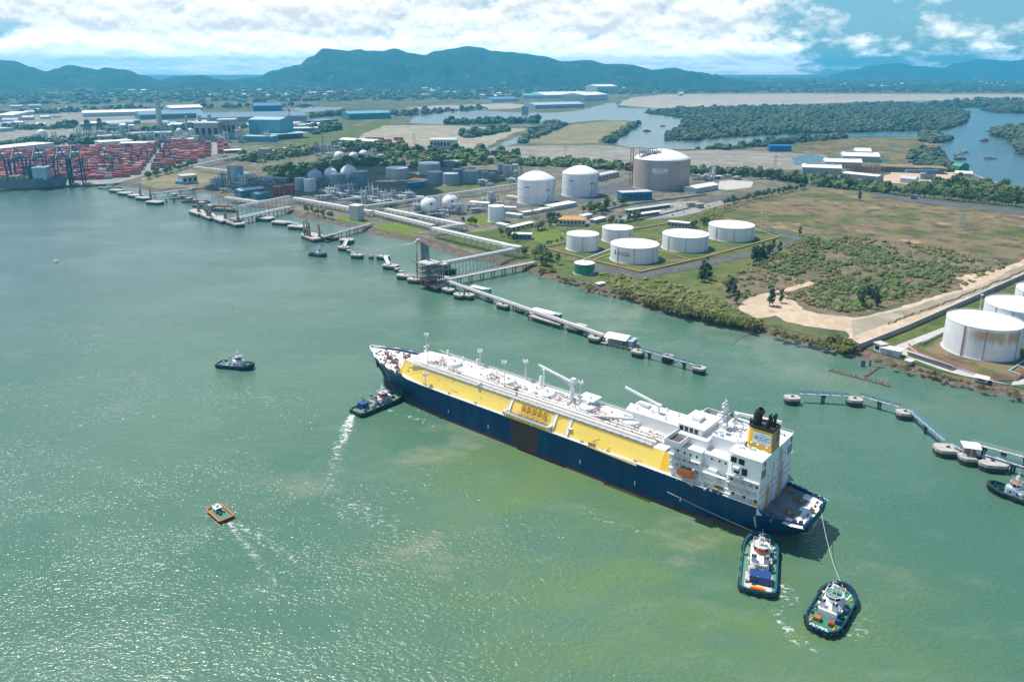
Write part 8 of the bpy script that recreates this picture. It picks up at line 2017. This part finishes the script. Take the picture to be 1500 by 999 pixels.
wood('mangrove_forest', [ISLANDS[0]], 15000, 5.6, 'leaf_bluish', 1, .9)
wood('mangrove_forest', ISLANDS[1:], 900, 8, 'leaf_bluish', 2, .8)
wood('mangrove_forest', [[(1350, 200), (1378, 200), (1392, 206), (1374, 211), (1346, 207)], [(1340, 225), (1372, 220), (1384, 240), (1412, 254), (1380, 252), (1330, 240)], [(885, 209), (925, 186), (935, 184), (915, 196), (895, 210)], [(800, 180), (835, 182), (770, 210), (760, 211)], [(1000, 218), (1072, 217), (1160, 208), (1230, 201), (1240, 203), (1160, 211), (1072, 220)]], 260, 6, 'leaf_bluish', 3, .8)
wood('distant_wood', [[(435, 247), (520, 233), (545, 240), (470, 262), (440, 270), (405, 262), (380, 246)], [(500, 238), (560, 226), (740, 226), (760, 236), (700, 244), (600, 250), (560, 246)], [(740, 236), (930, 246), (930, 250), (740, 242)], [(330, 236), (400, 220), (490, 216), (480, 224), (380, 240)]], 260, 4.6, 'leaf_mid', 4)
wood('distant_wood', [[(1310, 280), (1400, 263), (1470, 274), (1520, 288), (1520, 300), (1400, 288)], [(1190, 265), (1300, 276), (1300, 284), (1190, 273)], [(1010, 250), (1118, 252), (1180, 262), (1180, 270), (1118, 260), (1010, 258)]], 330, 3.6, 'leaf_mid', 14, 1.0)
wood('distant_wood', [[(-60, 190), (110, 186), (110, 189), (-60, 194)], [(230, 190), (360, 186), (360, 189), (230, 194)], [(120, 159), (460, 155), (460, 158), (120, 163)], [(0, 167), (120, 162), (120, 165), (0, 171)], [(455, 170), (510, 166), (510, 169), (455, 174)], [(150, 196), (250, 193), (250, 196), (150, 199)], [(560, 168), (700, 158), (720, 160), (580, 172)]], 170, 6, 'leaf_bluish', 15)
wood('distant_wood', [[(670, 200), (740, 190), (745, 193), (690, 203)], [(648, 181), (790, 177), (790, 181), (660, 183)], [(490, 214), (640, 222), (760, 226), (760, 230), (640, 228), (490, 222)], [(0, 208), (230, 207), (240, 211), (0, 214)], [(450, 192), (480, 186), (500, 190), (460, 198)]], 240, 6, 'leaf_dark', 5)
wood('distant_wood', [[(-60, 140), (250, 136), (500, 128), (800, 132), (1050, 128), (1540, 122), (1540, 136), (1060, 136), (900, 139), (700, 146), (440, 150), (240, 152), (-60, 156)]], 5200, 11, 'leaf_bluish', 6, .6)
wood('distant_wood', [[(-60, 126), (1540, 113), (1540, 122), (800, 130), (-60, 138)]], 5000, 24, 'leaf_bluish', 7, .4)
wood('scrub', [[(1050, 420), (1105, 385), (1190, 345), (1300, 352), (1420, 372), (1478, 388), (1410, 422), (1340, 438), (1300, 450), (1250, 464), (1200, 452), (1130, 432), (1070, 440)]], 2200, 1.25, 'leaf_scrub', 8, .7)
wood('scrub', [[(1095, 388), (1190, 348), (1290, 362), (1340, 385), (1240, 390), (1150, 405)], [(1180, 420), (1260, 396), (1400, 380), (1420, 395), (1340, 432), (1260, 455), (1200, 450)]], 900, 1.5, 'leaf_mid', 9, .7)
wood('scrub', [[(960, 440), (1000, 420), (1060, 440), (1120, 476), (1050, 466), (990, 448)], [(1000, 330), (1030, 330), (1090, 300), (1040, 306)], [(870, 400), (960, 410), (1000, 420), (960, 438), (900, 425)]], 420, 1.2, 'leaf_olive', 10, .6)
# far town: small pale houses
hp = []
for k, (w, d, h, wm, rm) in enumerate(((16, 12, 6, 'tank_palegrey', 'roof_white'), (24, 14, 7, 'tank_palegrey', 'light_grey'), (12, 10, 9, 'beige_wall', 'earth_wall'), (34, 18, 8, 'light_grey', 'roof_blue'))):
    mb = MB(); mb.slab(-w / 2, w / 2, -d / 2, d / 2, 0, h, 0); z = h + d * .22
    mb.poly([(-w / 2, -d / 2 - .5, h), (w / 2, -d / 2 - .5, h), (w / 2, 0, z), (-w / 2, 0, z)], 1); mb.poly([(w / 2, d / 2 + .5, h), (-w / 2, d / 2 + .5, h), (-w / 2, 0, z), (w / 2, 0, z)], 1); mb.poly([(-w / 2, -d / 2, h), (-w / 2, 0, z), (-w / 2, d / 2, h)], 0); mb.poly([(w / 2, -d / 2, h), (w / 2, d / 2, h), (w / 2, 0, z)], 0); hp.append(mb.mesh('house', [wm, rm]))
hr = random.Random(21); k = 0
while k < 290:
    x, y = hr.uniform(180, 1500), 113 + 30 * hr.random() ** 1.1
    if y > 128 and x > 1000 or (y > 150): continue
    if noise.noise(Vector((x * .012, y * .16, 4))) < -.05: continue
    c = P(x, y); i = hr.choice((0, 0, 1, 2, 3)); o = bpy.data.objects.new('house', hp[i]); COL.objects.link(o); o.location = (c.x, c.y, LZ); o.rotation_euler = (0, 0, hr.random() * 3); sc = hr.uniform(1.2, 2.4); o.scale = (sc, sc, sc * .9)
    tag(o, ('small white roofed house in the hazy far town', 'long pale shed in the hazy far town', 'narrow house with a red brown roof in the far town', 'large blue roofed shed in the hazy far town')[i], 'house', ('white roofed houses of the far town', 'pale sheds of the far town', 'red roofed houses of the far town', 'blue roofed sheds of the far town')[i]); k += 1
# ------------------------------------------------------------ process plant: vessels, columns and pipework standing among the racks
def process_proto(k):
    rnd = random.Random(40 + k); R = thing('process_unit', '', 'process plant', (0, 0, 0), 0, 'process units of the terminal')
    w, d, h = ((16, 10, 9), (12, 12, 14), (20, 8, 7), (10, 8, 18), (24, 12, 6))[k]
    mb = MB()
    for x in (-w / 2, 0, w / 2):
        for y in (-d / 2, d / 2): mb.bar((x, y, 0), (x, y, h), .45)
    for z in (h * .5, h):
        for y in (-d / 2, d / 2): mb.bar((-w / 2, y, z), (w / 2, y, z), .4)
        for x in (-w / 2, 0, w / 2): mb.bar((x, -d / 2, z), (x, d / 2, z), .4)
        mb.slab(-w / 2, w / 2 - w * .3, -d / 2, d / 2 - 2, z, z + .15)
    mb.obj('frame', 'grey_steel', R)
    for i in range(3):
        x = -w / 2 + w * (i + .5) / 3
        if (i + k) % 2: MB().lathe([(.01, 0), (1.4, .5), (1.4, h * rnd.uniform(.8, 1.35)), (.01, h * 1.4)], x, rnd.uniform(-2, 2), 0, 12).obj('column', 'white_steel', R)
        else: MB().tube([(x, -d * .4, h * .5 + 1.6), (x, d * .4, h * .5 + 1.6)], 1.3, 12).obj('vessel', 'light_grey', R)
    for i in range(6):
        y = rnd.uniform(-d / 2, d / 2); z = rnd.choice((1.2, h * .5 + .5, h + .5)); MB().tube([(-w / 2 - 3, y, z), (w / 2, y, z), (w / 2 + 2, y, 0)], rnd.uniform(.15, .35), 6).obj('pipe', rnd.choice(('white_steel', 'pipe_white', 'light_grey', 'pipe_brown')), R)
    MB().slab(w / 2 + 1, w / 2 + 5, -2, 2, 0, 3).obj('pump_house', rnd.choice(('teal_paint', 'light_grey', 'tank_palegrey')), R); return R
PU = [process_proto(k) for k in range(5)]; prn = random.Random(77); used_p = set()
AREAS = [('steel framed process unit in the pipework between the spheres and red tanks', [(470, 284), (560, 287), (630, 297), (560, 304), (470, 296)], 34), ('process unit beside the far small white spheres', [(425, 222), (500, 216), (560, 234), (470, 236)], 20), ('process unit in the yard round the two near spheres', [(590, 320), (690, 318), (706, 308), (590, 312)], 12), ('process unit in the dark yard left of the blue sheds', [(290, 270), (400, 262), (420, 270), (330, 284)], 16),
    ('process unit of the power plant behind the containers', [(190, 206), (350, 204), (420, 207), (350, 212), (210, 209)], 26), ('process unit on the plain left of the chimney', [(70, 206), (190, 200), (200, 206), (80, 211)], 16), ('process unit beside the huge concrete tank', [(1010, 262), (1090, 257), (1100, 262), (1030, 272)], 6), ('process unit in the grey tank group', [(700, 268), (760, 262), (757, 272), (700, 276)], 6), ('process unit on the river side of the domed tanks', [(700, 300), (750, 296), (752, 304), (712, 306)], 5)]
for lab, poly, n in AREAS:
    x0, x1, y0, y1 = min(p[0] for p in poly), max(p[0] for p in poly), min(p[1] for p in poly), max(p[1] for p in poly); k = g = 0
    while k < n and g < 900:
        g += 1; x, y = prn.uniform(x0, x1), prn.uniform(y0, y1)
        if not inside((x, y), poly): continue
        i = prn.randrange(5); c = P(x, y); rz = prn.choice((.35, -.6, .95, -.2)); sc = prn.uniform(.7, 1.15) * (1.5 if y < 215 else 1)
        if i in used_p: o = clone(PU[i], c, rz, lab, sc)
        else: used_p.add(i); o = PU[i]; o.location = c; o.rotation_euler = (0, 0, rz); o.scale = (sc,) * 3; o['label'] = lab
        o['group'] = 'group of the ' + lab; k += 1
# small pale buildings on the plain behind the port, too far to show more than wall and roof
for k in range(70):
    x = prn.uniform(0, 480); y = prn.uniform(158, 186)
    if 115 < x < 470 and 160 < y < 182: y = prn.uniform(183, 188)
    c = P(x, y); i = prn.choice((0, 1, 3)); o = bpy.data.objects.new('small_building', hp[i]); COL.objects.link(o); o.location = c; o.rotation_euler = (0, 0, prn.random() * .6); sc = prn.uniform(.8, 1.6); o.scale = (sc,) * 3
    tag(o, 'small pale building on the plain behind the port', 'building', 'small buildings behind the port')
# a low cumulus outside the top of the picture: its shadow lies over the middle of the terminal
def cloud(poly, n, zc, seed):
    rnd = random.Random(seed); mb = MB(); off = sd * (zc / sd.z); W = [P(*p) for p in poly]; xs = [(w.x, w.y) for w in W]; k = 0
    X0, X1, Y0, Y1 = min(p[0] for p in xs), max(p[0] for p in xs), min(p[1] for p in xs), max(p[1] for p in xs)
    while k < n:
        x, y = rnd.uniform(X0, X1), rnd.uniform(Y0, Y1)
        if not inside((x, y), xs): continue
        r = rnd.uniform(26, 62); mb.ball(x + off.x, y + off.y, zc + rnd.uniform(0, 45), r, 12, 8, sz=.6); k += 1
    struct(mb, 'cloud', 'cloud_white')
dm('cloud_white', (.9, .9, .9), 1.0)
cloud([(330, 272), (420, 290), (560, 287), (640, 270), (735, 264), (725, 247), (560, 242), (420, 250), (345, 252)], 46, 640, 3)
